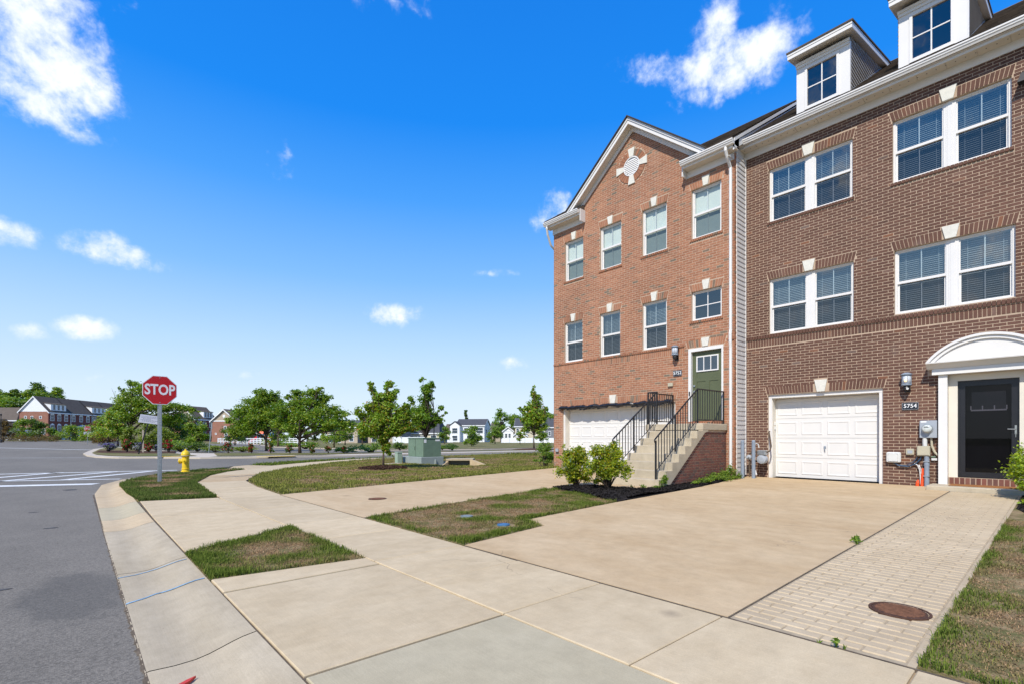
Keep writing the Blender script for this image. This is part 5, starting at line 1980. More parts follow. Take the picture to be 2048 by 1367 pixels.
# ---------------------------------------------------------------- the red house, number 5752
XG = 13.3
H52 = thing('brick_townhouse', 'red brick townhouse with a front gable, round vent and green front door', 'townhouse', (13.3, 9.2, 0.1), 'brick townhouses along the pavement')
Y0, Y1 = 5.91, 12.59
up3 = [(11.182, 12.041, 6.845, 8.26), (9.585, 10.452, 6.855, 8.29), (7.94, 8.803, 6.88, 8.31), (6.275, 7.155, 6.912, 8.325)]
up2 = [(11.215, 12.065, 3.94, 5.365), (9.625, 10.458, 3.945, 5.39), (7.942, 8.794, 3.958, 5.405)]
sml = (6.265, 7.155, 4.566, 5.397)
GAR2 = (7.66, 12.15, 0.03, 2.30)
DOOR2 = (6.215, 7.24, 1.69, 3.78)
holes = up3 + up2 + [sml, GAR2, DOOR2]
GA_C, GA_T, GA_S = 9.15, 10.985, 0.825
gl = [(Y0, 8.9), (Y1, 8.9), (GA_C + 2.5, 8.9), (GA_C, GA_T), (GA_C - 2.5, 8.9)]
front_wall(H52, XG, Y0, Y1, -0.1, 8.9, holes, 'mortar_red', 0.12, upper=[(GA_C - 2.53, 8.9), (GA_C + 2.53, 8.9), (GA_C, GA_T)])
bk = []
ex = list(holes)
for a, b, c, d in up3 + up2 + [sml]:
    ex += arch(bk, H52, XG, a - 0.01, b + 0.01, d + 0.004, 0.2, 0.055, True, 0.255, 0.13, 0.22)
for a, b, c, d in up3 + [sml]:
    sill_bricks(bk, a - 0.05, b + 0.05, c - 0.082, c - 0.002, 0.034)
    ex.append((a - 0.055, b + 0.055, c - 0.09, c))
ex += arch(bk, H52, XG, DOOR2[0] - 0.03, DOOR2[1] + 0.03, DOOR2[3] + 0.03, 0.2, 0.05, True, 0.225, 0.15, 0.24)
ex += arch(bk, H52, XG, GAR2[0] - 0.02, GAR2[1] + 0.03, GAR2[3] + 0.08, 0.2, 0.05, True, 0.26, 0.17, 0.27)
for a, b in ((7.36, Y1), (Y0, 6.10)):
    sill_bricks(bk, a, b, 3.672, 3.862, 0.005)
    sill_bricks(bk, a, b, 3.866, 3.936, 0.034)
    ex.append((a, b, 3.668, 3.94))
VC, VZ, VR = 9.18, 9.86, 0.30
for i in range(28):                                   # ring of headers round the vent
    t0 = 2 * math.pi * i / 28
    t1 = 2 * math.pi * (i + 1) / 28
    if min(abs(((t0 + t1) / 2 - k * math.pi / 2 + math.pi) % (2 * math.pi) - math.pi) for k in range(4)) < 0.22:
        continue
    g = 0.012
    bk.append(('par', [(VC + (VR + 0.01) * math.cos(t0 + g), VZ + (VR + 0.01) * math.sin(t0 + g)), (VC + (VR + 0.215) * math.cos(t0 + g * 0.6), VZ + (VR + 0.215) * math.sin(t0 + g * 0.6)),
                       (VC + (VR + 0.215) * math.cos(t1 - g * 0.6), VZ + (VR + 0.215) * math.sin(t1 - g * 0.6)), (VC + (VR + 0.01) * math.cos(t1 - g), VZ + (VR + 0.01) * math.sin(t1 - g))], 0.02))


def glim(zm, a, b):
    if zm < 8.9:
        return a, b
    h = (GA_T - zm) / GA_S
    return GA_C - h, GA_C + h


vent_ex = []
for i in range(24):
    z0_, z1_ = VZ - 0.53 + i * 1.06 / 24, VZ - 0.53 + (i + 1) * 1.06 / 24
    zm = (z0_ + z1_) / 2 - VZ
    h = math.sqrt(max(0.0, 0.53 ** 2 - zm * zm))
    vent_ex.append((VC - h, VC + h, z0_, z1_))
bk += running_bond(Y0, Y1, 0.02, 3.665, ex, seed=7)
bk += running_bond(Y0, Y1, 3.94, 10.95, ex + vent_ex, limit=glim, seed=8)
bk += running_bond(6.10, 7.36, 3.665, 3.93, ex, seed=9)
lay(H52, XG, bk, 'brick_red')
# the four stone keys and the louvred round vent
for k in range(4):
    t = k * math.pi / 2
    ca, sa = math.cos(t), math.sin(t)
    pts = [(VR + 0.0, -0.075), (VR + 0.27, -0.125), (VR + 0.27, 0.125), (VR + 0.0, 0.075)]
    MB().prism([(VC + p * ca - q * sa, VZ + p * sa + q * ca) for p, q in pts], 'x', XG - 0.036, XG + 0.02).build('keystone', 'limestone', H52)
ven = MB()
n = 32
for i in range(n):
    t0, t1 = 2 * math.pi * i / n, 2 * math.pi * (i + 1) / n
    A = [(VC + VR * math.cos(t), VZ + VR * math.sin(t)) for t in (t0, t1)]
    B = [(VC + (VR - 0.035) * math.cos(t), VZ + (VR - 0.035) * math.sin(t)) for t in (t0, t1)]
    ven.quad((XG - 0.03, *A[0]), (XG - 0.03, *A[1]), (XG - 0.03, *B[1]), (XG - 0.03, *B[0]))
    ven.quad((XG - 0.03, *A[1]), (XG - 0.03, *A[0]), (XG + 0.01, *A[0]), (XG + 0.01, *A[1]))
    ven.quad((XG - 0.03, *B[0]), (XG - 0.03, *B[1]), (XG + 0.01, *B[1]), (XG + 0.01, *B[0]))
VEN = ven.build('gable_vent', 'vinyl', H52)
MB().lathe((XG, VC, VZ), [(VR - 0.01, -0.004), (VR - 0.01, 0.002)], 28, 'x').build('vent_back', 'grey_box', VEN)
zz = -VR + 0.06
while zz < VR - 0.06:
    h = math.sqrt((VR - 0.03) ** 2 - max(abs(zz), abs(zz + 0.05)) ** 2) if max(abs(zz), abs(zz + 0.05)) < VR - 0.03 else 0
    if h > 0.04:
        MB().hexa([(XG - 0.028, VC - h, VZ + zz), (XG - 0.006, VC - h, VZ + zz), (XG - 0.006, VC + h, VZ + zz), (XG - 0.028, VC + h, VZ + zz),
                   (XG - 0.012, VC - h, VZ + zz + 0.05), (XG - 0.006, VC - h, VZ + zz + 0.05), (XG - 0.006, VC + h, VZ + zz + 0.05), (XG - 0.012, VC + h, VZ + zz + 0.05)]).build('louvre', 'vinyl', VEN)
    zz += 0.058

for i, (a, b, c, d) in enumerate(up3):
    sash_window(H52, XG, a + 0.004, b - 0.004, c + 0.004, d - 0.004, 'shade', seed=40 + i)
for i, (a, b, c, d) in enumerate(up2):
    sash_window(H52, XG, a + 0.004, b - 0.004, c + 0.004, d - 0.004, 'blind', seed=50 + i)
a, b, c, d = sml
sash_window(H52, XG, a + 0.004, b - 0.004, c + 0.004, d - 0.004, None, quad=True)
MB().quad((XG + 0.4, a - 0.2, c - 0.2), (XG + 0.4, b + 0.2, c - 0.2), (XG + 0.4, b + 0.2, d + 0.2), (XG + 0.4, a - 0.2, d + 0.2)).build('room_back', 'dark_room', H52)

garage(H52, XG, GAR2[0] - 0.005, GAR2[1] + 0.005, 0.14, GAR2[3] + 0.03, 0.06, 0.30, 8, 0, False)
# torn black screen rolled up under the lintel
ga = MB()
n = 46
sag = [0.020 * math.sin(i * 0.9) + 0.022 * math.sin(i * 2.3 + 1) for i in range(n + 1)]
pts = [(XG - 0.055 - 0.012 * math.sin(i * 1.7), GAR2[1] + 0.06 - (GAR2[1] - GAR2[0] + 0.02) * i / n, GAR2[3] + 0.005 + sag[i] * 0.6) for i in range(n + 1)]
ga.tube(pts, [0.062 + 0.014 * math.sin(i * 1.3) for i in range(n + 1)], 9)
for i in range(0, n, 2):
    p = pts[i]
    dl = 0.05 + 0.055 * abs(math.sin(i * 1.7))
    ga.hexa([(p[0] - 0.004, p[1] - 0.10, p[2] - dl * 0.7), (p[0] + 0.006, p[1] - 0.10, p[2] - dl * 0.7), (p[0] + 0.006, p[1] + 0.08, p[2] - dl), (p[0] - 0.004, p[1] + 0.08, p[2] - dl), (p[0] - 0.006, p[1] - 0.11, p[2]), (p[0] + 0.006, p[1] - 0.11, p[2]), (p[0] + 0.006, p[1] + 0.11, p[2]), (p[0] - 0.006, p[1] + 0.11, p[2])])
go = ga.build('garage_screen', 'black', None, smooth=False)
put(go, 'black screen rolled up under the lintel of the double garage door', 'garage screen')

# gable: shingled slopes, crown mould, rake boards, soffit, frieze along the brick
AX, AZp, SL, HW2 = 9.13, 11.30, 0.825, 2.66
for s in (-1, 1):
    def P(d, dz_):
        return (AX + s * d, AZp - SL * d + dz_)
    nm = 'rake_board'
    MB().prism([P(0, -0.05), P(HW2, -0.05), P(HW2, -0.22), P(0, -0.22)], 'x', 13.02, 13.05).build(nm, 'white', H52)
    MB().prism([P(0, -0.02), P(HW2 + 0.02, -0.02), P(HW2 + 0.02, -0.10), P(0, -0.10)], 'x', 12.995, 13.018).build(nm, 'white', H52)
    MB().prism([P(0, -0.185), P(HW2, -0.185), P(HW2, -0.21), P(0, -0.21)], 'x', 13.052, 13.262).build('soffit', 'soffit', H52)
    MB().prism([P(0, -0.213), P(HW2 - 0.1, -0.213), P(HW2 - 0.1, -0.36), P(0, -0.36)], 'x', 13.262, 13.288).build('frieze_board', 'white', H52)
    MB().prism([P(0, 0.025), P(HW2 + 0.05, 0.025), P(HW2 + 0.05, -0.015), P(0, -0.015)], 'x', 12.95, 16.2).build('gable_roof', 'roof_edge', H52)
# eave returns with gutters
for (ya, yb, ga_, gb_) in ((11.12, 12.62, 11.12, 12.72), (5.915, 7.27, 5.80, 7.27)):
    MB().box(XG - 0.03, XG + 0.008, ya + (0.0), yb, 8.70, 8.895).build('frieze_board', 'white', H52)
    MB().box(13.03, 13.27, ga_, gb_, 8.892, 8.91).build('soffit', 'soffit', H52)
    MB().box(13.0, 13.03, ga_, gb_, 8.885, 9.10).build('fascia', 'white', H52)
    MB().prism(gutter_profile(12.90, 8.945), 'y', ga_ - 0.02, gb_ + 0.02).build('gutter', 'vinyl', H52)
    MB().prism([(12.98, 9.10), (13.32, 9.33), (13.32, 8.96), (12.98, 8.96)], 'y', ga_, gb_).build('return_roof', 'shingle', H52)
MB().box(13.03, 13.29, 11.085, 11.115, 8.69, 9.10).build('return_end', 'white', H52)
MB().box(13.03, 13.29, 7.275, 7.305, 8.69, 9.10).build('return_end', 'white', H52)

shingle_roof(H52, 12.94, 9.122, 18.3, 0.655, 5.80, 12.74, 6, back=23.6, skip=lambda y, x: abs(y - 9.15) < 2.62 - max(0, x - 13.3) * 0.75 and x < 16.3, sections=[(5.80, 7.25, 12.98), (7.25, 11.15, 13.5), (11.15, 12.74, 12.98)])
rk = MB()
rk.prism([(13.0, 9.04), (18.3, 12.555), (18.3, 12.32), (13.0, 8.81)], 'y', 5.80, 5.825)
rk.prism([(13.0, 9.11), (18.3, 12.625), (18.3, 12.54), (13.0, 9.025)], 'y', 5.776, 5.80)
rk.build('rake_board', 'white', H52)
MB().prism([(13.0, 8.70), (18.3, 12.2), (18.3, 9.0)], 'y', 5.93, 5.96).build('side_wall', 'siding', H52)
# shell: side walls and back
MB().prism([(13.4, 0), (13.4, 8.9), (18.3, 12.3), (23.0, 8.9), (23.0, 0)], 'y', Y1 - 0.1, Y1 - 0.005).build('side_wall', 'siding', H52)
MB().box(22.9, 23.0, Y0 + 0.1, Y1 - 0.11, 0, 8.9).build('back_wall', 'siding', H52)
MB().box(XG + 0.02, XF - 0.02, 5.945, 5.975, 0.1, 9.0).build('side_wall', 'siding', H52)
# white lapped siding on the short return between the two fronts; brick turns the corner first
MB().box(XG - 0.0, XG + 0.085, Y0 + 0.0, Y0 + 0.03, 0.0, 8.9).build('corner_return', 'mortar_red', H52)
cb_ = MB()
z = 0.03
k = 0
while z < 8.85:
    cb_.box(XG - 0.008 + 0.0, XG + (0.088 if k % 2 else 0.058), Y0 - 0.008, Y0 + 0.012, z, z + BH_)
    z += CH_
    k += 1
cb_.build('corner_brick', 'brick_red', H52, kind='stuff')
MB().box(XG + 0.088, XG + 0.115, Y0 - 0.022, Y0 + 0.03, 0.18, 8.95).box(XF - 0.05, XF - 0.012, Y0 - 0.022, Y0 + 0.03, 0.18, 9.02).build('corner_trim', 'vinyl', H52)
sp = MB()
sp.hexa([(XG + 0.115, Y0 + 0.03, 0), (XF - 0.05, Y0 + 0.03, 0), (XF - 0.05, Y0 - 0.016, 0), (XG + 0.115, Y0 - 0.016, 0), (XG + 0.115, Y0 + 0.03, 0.127), (XF - 0.05, Y0 + 0.03, 0.127), (XF - 0.05, Y0 - 0.001, 0.127), (XG + 0.115, Y0 - 0.001, 0.127)])
pv = None
z = 0.19
while z < 8.9:
    if pv is None:
        pv = MB()
        pv.v = [(x, y, zz + z) for x, y, zz in sp.v]
        pv.f = sp.f
        pv = pv.build('siding_board', 'siding', H52)
        zb0 = z
    else:
        copy_of(pv, H52, Vector(pv.location) + Vector((0, 0, z - zb0)))
    z += 0.127
# downspouts
ds = MB()
yd = 5.99
ds.tube([(12.96, 6.0, 8.97), (12.96, 6.0, 8.85), (13.05, 6.0, 8.70), (13.235, 5.995, 8.50), (13.245, 5.995, 8.3), (13.245, 5.995, 4.12), (13.225, 5.995, 4.02), (13.225, 5.995, 3.80), (13.245, 5.995, 3.66), (13.245, 5.995, 0.48), (13.23, 5.995, 0.40), (13.12, 6.02, 0.32)], 0.042, 8)
DS = ds.build('downspout', 'vinyl', H52, smooth=False)
MB().lathe((13.119, 6.02, 0.318), [(0.036, -0.003), (0.036, 0.001)], 10, 'x').build('downspout_mouth', 'black', H52)
MB().tube([(12.96, 12.62, 8.96), (12.96, 12.62, 8.86), (13.05, 12.66, 8.66), (13.25, 12.70, 8.36), (13.5, 12.70, 8.2), (13.5, 12.70, 0.2)], 0.040, 8).build('downspout', 'vinyl', H52)

# green entrance door up the steps
dt = MB()
a, b, c, d = DOOR2
dt.box(XG - 0.02, XG + 0.11, b - 0.085, b, c, d).box(XG - 0.02, XG + 0.11, a, a + 0.05, c, d).box(XG - 0.02, XG + 0.11, a + 0.05, b - 0.085, d - 0.09, d)
dt.build('door_casing', 'vinyl', H52)
XD = XG + 0.075
gd = MB()
a, b, d = a + 0.05, b - 0.085, d - 0.09
gd.box(XD + 0.012, XD + 0.05, a, b, c + 0.03, d)
st, zl0, zl1 = 0.13, 2.93, 3.52
gd.box(XD, XD + 0.012, a, a + st, c + 0.03, d).box(XD, XD + 0.012, b - st, b, c + 0.03, d).box(XD, XD + 0.012, a + st, b - st, d - 0.13, d).box(XD, XD + 0.012, a + st, b - st, 2.84, zl0 + 0.02).box(XD, XD + 0.012, a + st, b - st, c + 0.03, c + 0.24)
gd.box(XD, XD + 0.012, (a + b) / 2 - 0.055, (a + b) / 2 + 0.055, c + 0.24, 2.84)
GD52 = gd.build('front_door', 'green_door', H52)
lf = MB()
la, lb, lc, ld_ = a + st - 0.01, b - st + 0.01, 3.13, 3.56
lc = 3.115
lf.box(XD - 0.014, XD + 0.0, la, lb, ld_ - 0.035, ld_).box(XD - 0.014, XD, la, lb, lc, lc + 0.035)
for q in range(4):
    yy = la + 0.0175 + (lb - la - 0.035) * q / 3
    w = 0.0175 if q in (0, 3) else 0.012
    lf.box(XD - 0.014, XD, yy - w, yy + w, lc + 0.035, ld_ - 0.035)
lf.build('lite_frame', 'vinyl', GD52)
for q in range(3):
    y0_ = la + 0.0175 + (lb - la - 0.035) * q / 3
    y1_ = la + 0.0175 + (lb - la - 0.035) * (q + 1) / 3
    MB().box(XD - 0.006, XD + 0.004, y0_ + 0.012, y1_ - 0.012, lc + 0.035, ld_ - 0.035).build('pane', 'far_pane', GD52)
MB().lathe((XD - 0.03, b - 0.06, 2.72), [(0.03, 0.0), (0.032, 0.02), (0.032, 0.032)], 12, 'x').build('deadbolt', 'nickel', GD52)
MB().lathe((XD - 0.02, b - 0.06, 2.56), [(0.028, 0.0), (0.028, 0.022)], 12, 'x').tube([(XD - 0.02, b - 0.06, 2.56), (XD - 0.05, b - 0.06, 2.56), (XD - 0.055, b - 0.07, 2.50), (XD - 0.03, b - 0.06, 2.42)], 0.012, 7).build('handle', 'nickel', GD52)
MB().rbox(XG - 0.045, XG - 0.02, DOOR2[1] - 0.06, DOOR2[1] - 0.025, 2.44, 2.56, 0.006).build('doorbell', 'black', H52)
bsl = []
sill_bricks(bsl, 6.22, 7.24, 1.595, 1.688, 0.04, 0.075)
for q in bsl:
    mb = MB()
    brick_faces(mb, XG, *q)
    mb.build('threshold_brick', 'brick_red', H52)

# precast stair: eight risers, landing, brick base
STW0, STW1 = 6.10, 7.56
NR_, RISE, TREAD = 8, 0.1905, 0.292
XS = 9.88
z0s = 0.075
LANDZ = z0s + NR_ * RISE
sc_ = MB()
XL0 = XS + TREAD * (NR_ - 1)
# side slabs (stringers) follow the steps above and a slope below
prof = []
for i in range(NR_ - 1):
    prof += [(XS + TREAD * i, z0s + RISE * (i + 1)), (XS + TREAD * (i + 1), z0s + RISE * (i + 1))]
under = [(XL0 + 0.28, LANDZ - 0.20), (XL0 + 0.10, LANDZ - 0.24), (XS + 0.26, -0.03)]
st_poly = [(XS, -0.03)] + prof + [(XL0, LANDZ - 0.008), (XL0 + 0.28, LANDZ - 0.008)] + under
STR = MB().prism(st_poly, 'y', STW0, STW0 + 0.12).build('staircase', 'conc_step', H52)
MB().prism(st_poly, 'y', STW1 - 0.10, STW1).build('stringer', 'conc_step', STR)
for i in range(NR_ - 1):
    x0 = XS + TREAD * i
    zt = z0s + RISE * (i + 1)
    MB().rbox(x0 - 0.012, x0 + TREAD + 0.0, STW0 + 0.121, STW1 - 0.101, zt - RISE - 0.02, zt + 0.004, 0.010).build('step', 'conc_step', STR)
MB().rbox(XL0 - 0.012, XG - 0.012, STW0 - 0.005, 7.78, LANDZ - 0.17, LANDZ + 0.002, 0.012).build('landing', 'conc_step', STR)
for i in range(NR_ - 1):
    MB().box(XS + TREAD * i + 0.15, XL0, STW0 + 0.121, STW1 - 0.101, -0.02 + RISE * i, z0s + RISE * i + 0.02) if False else None
# brick base on the near side (fills under slope and landing) and behind
YB = STW0 + 0.045
bw = MB()
base_poly = [(XS + 0.30, 0.0), (XL0 + 0.12, LANDZ - 0.26), (XL0 + 0.30, LANDZ - 0.205), (XL0 + 0.3, LANDZ - 0.172), (XG - 0.002, LANDZ - 0.172), (XG - 0.002, 0.0)]
bw.prism(base_poly, 'y', YB, YB + 0.12)
bw.prism(base_poly, 'y', 7.60, 7.70)
bw.box(XL0 + 0.3, XL0 + 0.4, YB + 0.12, 7.6, 0.0, LANDZ - 0.172)
SW = bw.build('stair_wall', 'mortar_red', H52)
bb = MB()
z = 0.03
k = 0
r_ = random.Random(77)
PT = 0.2032
own = []
while z + BH_ < LANDZ - 0.175:
    zt = z + BH_
    xs = XS + 0.30 + (XL0 + 0.12 - XS - 0.30) * min(1.0, zt / (LANDZ - 0.26)) + 0.01
    x = XS + (0.0 if k % 2 else PT / 2)
    while x < XG - 0.01:
        a, b = max(x, xs), min(x + PT - 0.0105, XG - 0.012)
        if b - a > 0.03:
            own.append((a, b, z, zt))
        x += PT
    z += CH_
    k += 1
bp = None
for (a, b, c, d) in own:
    L = PT - 0.0105
    loc = Vector(((a + b) / 2, YB, (c + d) / 2)) - wloc(SW)
    s = ((b - a) / L, 1, 1)
    if bp is None:
        mb = MB()
        e = 0.0035
        k0 = 0
        mb.v = [(-L / 2 + e, -0.010, -BH_ / 2 + e), (L / 2 - e, -0.010, -BH_ / 2 + e), (L / 2 - e, -0.010, BH_ / 2 - e), (-L / 2 + e, -0.010, BH_ / 2 - e), (-L / 2, 0, -BH_ / 2), (L / 2, 0, -BH_ / 2), (L / 2, 0, BH_ / 2), (-L / 2, 0, BH_ / 2)]
        mb.f = [(0, 1, 2, 3), (4, 5, 1, 0), (5, 6, 2, 1), (6, 7, 3, 2), (7, 4, 0, 3)]
        bp = mb.build('brick', 'brick_step', SW, local=True)
        bp.location, bp.scale = loc, s
    elif len(SW.children) < 290:
        copy_of(bp, SW, loc, s)

# railings
def railing(pts, posts, parent, foot, drop=0.10):
    """pts: top-rail path; balusters every 0.118 m down to the bottom rail"""
    mb = MB()
    P = [Vector(p) for p in pts]
    for a, b in zip(P, P[1:]):
        d = (b - a)
        mb.tube([a, b], 0.019, 6)
        fa, fb = Vector((a.x, a.y, foot(a.x) + drop)), Vector((b.x, b.y, foot(b.x) + drop))
        mb.tube([fa, fb], 0.013, 4)
    rail = mb.build('railing', 'iron', parent)
    for a, b in zip(P, P[1:]):
        n = max(1, int(round((Vector((b.x, b.y, 0)) - Vector((a.x, a.y, 0))).length / 0.118)))
        for i in range(1, n):
            q = a.lerp(b, i / n)
            MB().box(q.x - 0.0075, q.x + 0.0075, q.y - 0.0075, q.y + 0.0075, foot(q.x) + drop, q.z - 0.005).build('baluster', 'iron', rail)
    for p in posts:
        p = Vector(p)
        fz = p[2] if len(p) > 2 else 0
        MB().box(p.x - 0.017, p.x + 0.017, p.y - 0.017, p.y + 0.017, fz, fz + 0.90).build('post', 'iron', rail)
    return rail


def sfoot(x):
    return z0s + RISE + max(0.0, min(1.0, (x - XS) / (XL0 - XS))) * (LANDZ - RISE - z0s)


XB = XS + 0.14
for yy in (STW0 + 0.165, STW1 - 0.115):
    r0 = (XB, yy, sfoot(XB) + 0.86)
    r1 = (XL0 + 0.04, yy, LANDZ + 0.885)
    mid = XS + TREAD * 3 + 0.12
    rl = railing([r0, r1], [(XB, yy, z0s + RISE), (mid, yy, sfoot(mid) - 0.02), (XL0 + 0.04, yy, LANDZ)], H52, sfoot)
    MB().tube([r0, (r0[0] - 0.035, yy, r0[2] - 0.025), (r0[0] - 0.05, yy, r0[2] - 0.06), (r0[0] - 0.035, yy, r0[2] - 0.09), (r0[0] - 0.002, yy, r0[2] - 0.085)], 0.017, 6).build('scroll', 'iron', rl)
lf_ = lambda x: LANDZ
railing([(XL0 + 0.04, STW0 + 0.165, LANDZ + 0.885), (XG - 0.04, STW0 + 0.10, LANDZ + 0.885)], [(XG - 0.04, STW0 + 0.10, LANDZ)], H52, lf_)
railing([(XL0 + 0.04, STW1 - 0.115, LANDZ + 0.885), (XL0 + 0.04, 7.72, LANDZ + 0.885), (XG - 0.04, 7.72, LANDZ + 0.885)], [(XL0 + 0.04, 7.72, LANDZ), (XG - 0.04, 7.72, LANDZ)], H52, lf_)


# ---------------------------------------------------------------- things on and before the house fronts
def wall_lamp(label, X, yc, zt, lit, group):
    t = thing('wall_lantern', label, 'wall lamp', (X, yc, zt - 0.45), group)
    zb = zt - 0.28
    xc = X - 0.13
    MB().lathe((xc, yc, zt), [(0.105, -0.055), (0.108, -0.04), (0.085, -0.025), (0.05, -0.005), (0.02, 0.0)], 18).build('cap', 'grey_pipe', t)
    MB().lathe((xc, yc, zb), [(0.082, 0.02), (0.080, 0.225)], 18).build('lamp_glass', 'frost', t, smooth=True)
    c = MB()
    for k in range(6):
        a = k * math.pi / 3 + 0.4
        c.tube([(xc + 0.086 * math.cos(a), yc + 0.086 * math.sin(a), zb + 0.015), (xc + 0.086 * math.cos(a), yc + 0.086 * math.sin(a), zt - 0.05)], 0.006, 5)
    c.build('cage', 'grey_pipe', t)
    MB().lathe((xc, yc, zb), [(0.085, -0.012), (0.096, 0.0), (0.096, 0.022), (0.084, 0.028)], 18).build('ring', 'grey_pipe', t)
    MB().lathe((xc, yc, zb), [(0.01, -0.13), (0.055, -0.11), (0.07, -0.06), (0.05, -0.013)], 14).box(X - 0.03, X - 0.008, yc - 0.055, yc + 0.055, zb - 0.15, zb + 0.05).tube([(X - 0.02, yc, zb - 0.07), (xc, yc, zb - 0.06)], 0.028, 8).build('bracket', 'iron', t)
    if lit:
        MB().lathe((xc - 0.084, yc + 0.002, zb + 0.10), [(0.004, -0.035), (0.022, -0.02), (0.026, 0.0), (0.02, 0.025), (0.004, 0.035)], 12).build('bulb', 'bulb', t)
        MB().lathe((xc - 0.055, yc - 0.03, zb - 0.085), [(0.022, -0.035), (0.026, 0.0)], 10, 'x').build('motion_sensor', 'pale_box', t)
    return t


wall_lamp('lit grey lantern on the brown brick wall above the 5754 number plate', XF, 2.345, 2.68, True, 'wall lanterns')
wall_lamp('unlit dark lantern on the red brick wall beside the green door', XG, 7.60, 3.93, False, 'wall lanterns')


def plaque(label, X, y0, y1, z0, z1, s):
    t = thing('house_number_plate', label, 'number plate', (X, (y0 + y1) / 2, z0), 'house number plates')
    MB().rbox(X - 0.026, X - 0.009, y0, y1, z0, z1, 0.003).build('plate', 'plaque', t)
    b = MB()
    e = 0.007
    b.box(X - 0.030, X - 0.0262, y0, y1, z0, z0 + e).box(X - 0.030, X - 0.0262, y0, y1, z1 - e, z1).box(X - 0.030, X - 0.0262, y0, y0 + e, z0 + e, z1 - e).box(X - 0.030, X - 0.0262, y1 - e, y1, z0 + e, z1 - e)
    b.build('border', 'galv', t)
    hgt = (z1 - z0) * 0.92
    m = Matrix.Translation(((X - 0.028) - t.location.x, 0, (z1 - z0) / 2)) @ Matrix(((0, 0, -1, 0), (-1, 0, 0, 0), (0, 1, 0, 0), (0, 0, 0, 1)))
    text_mesh('lettering', s, hgt * 0.86, 'stop_white', t, m, 0.0012, 0.98)
    # slab serifs under and over the strokes as on the painted figures
    return t


plaque('dark number plate reading 5754 on the brown brick wall', XF, 2.152, 2.442, 1.862, 2.015, '5754')
plaque('dark number plate reading 5752 on the red brick wall', XG, 7.445, 7.715, 3.05, 3.215, '5752')


# electric meter with its conduit down to the ground
em_ = thing('electric_meter', 'grey electric meter box with round glass dial and conduit to the ground', 'electric meter', (XF, 1.97, 0.2))
MB().rbox(XF - 0.125, XF - 0.009, 1.826, 2.120, 1.225, 1.605, 0.008).build('meter_box', 'grey_box', em_)
MB().rbox(XF - 0.130, XF - 0.126, 2.0, 2.10, 1.560, 1.592, 0.001).build('label', 'stop_white', em_)
mdl = MB().lathe((XF - 0.235, 1.985, 1.425), [(0.055, -0.004), (0.078, 0.01), (0.086, 0.05), (0.088, 0.108)], 22, 'x').build('dial', 'meter_glass', em_, smooth=True)
MB().lathe((XF - 0.142, 1.985, 1.425), [(0.104, 0.0), (0.104, 0.016)], 22, 'x').build('ring', 'galv', em_)
MB().rbox(XF - 0.242, XF - 0.239, 1.95, 2.03, 1.452, 1.47, 0.001).build('display', 'black', em_)
MB().tube([(XF - 0.075, 2.035, 1.23), (XF - 0.075, 2.035, 1.04)], 0.042, 10).build('conduit_sleeve', 'pale_box', em_)
MB().tube([(XF - 0.06, 2.005, 0.84), (XF - 0.06, 2.005, 0.16)], 0.045, 12).lathe((XF - 0.06, 2.005, 0.62), [(0.05, 0.0), (0.05, 0.07)], 12).build('conduit', 'grey_pipe', em_)
for zz in (0.70, 0.38):
    MB().box(XF - 0.112, XF - 0.009, 1.952, 2.058, zz, zz + 0.022).build('strap', 'galv', em_)
MB().tube([(XF - 0.05, 1.93, 1.23), (XF - 0.05, 1.92, 1.05), (XF - 0.05, 1.88, 0.93), (XF - 0.05, 1.83, 0.86), (XF - 0.03, 1.81, 0.85)], 0.022, 8).build('cable', 'beige_box', em_)
bx = thing('junction_box', 'beige square junction box under the electric meter', 'junction box', (XF, 2.05, 0.84))
MB().rbox(XF - 0.115, XF - 0.009, 1.945, 2.168, 0.83, 1.05, 0.008).build('body', 'beige_box', bx)
MB().rbox(XF - 0.125, XF - 0.116, 1.955, 2.158, 0.85, 1.045, 0.004).build('lid', 'beige_box', bx)
gt = thing('ground_clamp', 'small green ground clamp and white block right of the beige box', 'ground clamp', (XF, 1.87, 0.75))
MB().rbox(XF - 0.05, XF - 0.009, 1.86, 1.94, 0.80, 0.83, 0.006).build('clamp', 'utility_green', gt)
MB().rbox(XF - 0.05, XF - 0.009, 1.83, 1.93, 0.735, 0.785, 0.004).build('block', 'pale_box', gt)
wb = thing('cable_box', 'pale rounded cable box low on the brown brick wall beside the garage', 'cable box', (XF, 2.59, 0.65))
MB().rbox(XF - 0.10, XF - 0.009, 2.455, 2.722, 0.665, 0.905, 0.022).build('body', 'pale_box', wb)
MB().rbox(XF - 0.108, XF - 0.101, 2.50, 2.68, 0.70, 0.87, 0.01).build('lid', 'pale_box', wb)
ow = thing('wall_outlet', 'tan covered outlet on brown bricks between the pale cable box and beige box', 'outlet', (XF, 2.29, 0.85), 'wall outlets')
MB().rbox(XF - 0.06, XF - 0.009, 2.225, 2.366, 0.85, 0.985, 0.008).build('cover', 'beige_box', ow)
MB().rbox(XF - 0.066, XF - 0.061, 2.25, 2.34, 0.88, 0.95, 0.004).build('flap', 'grey_box', ow)
ow2 = thing('wall_outlet', 'tan covered outlet on red bricks under the 5752 plate', 'outlet', (XG, 7.80, 2.75), 'wall outlets')
MB().rbox(XG - 0.06, XG - 0.009, 7.72, 7.88, 2.755, 2.865, 0.008).build('cover', 'beige_box', ow2)
ow3 = thing('wall_outlet', 'dark outlet low on the red corner left of the double garage', 'outlet', (XG, 12.4, 0.7), 'wall outlets')
MB().rbox(XG - 0.07, XG - 0.009, 12.33, 12.46, 0.72, 0.84, 0.008).build('cover', 'grey_box', ow3)
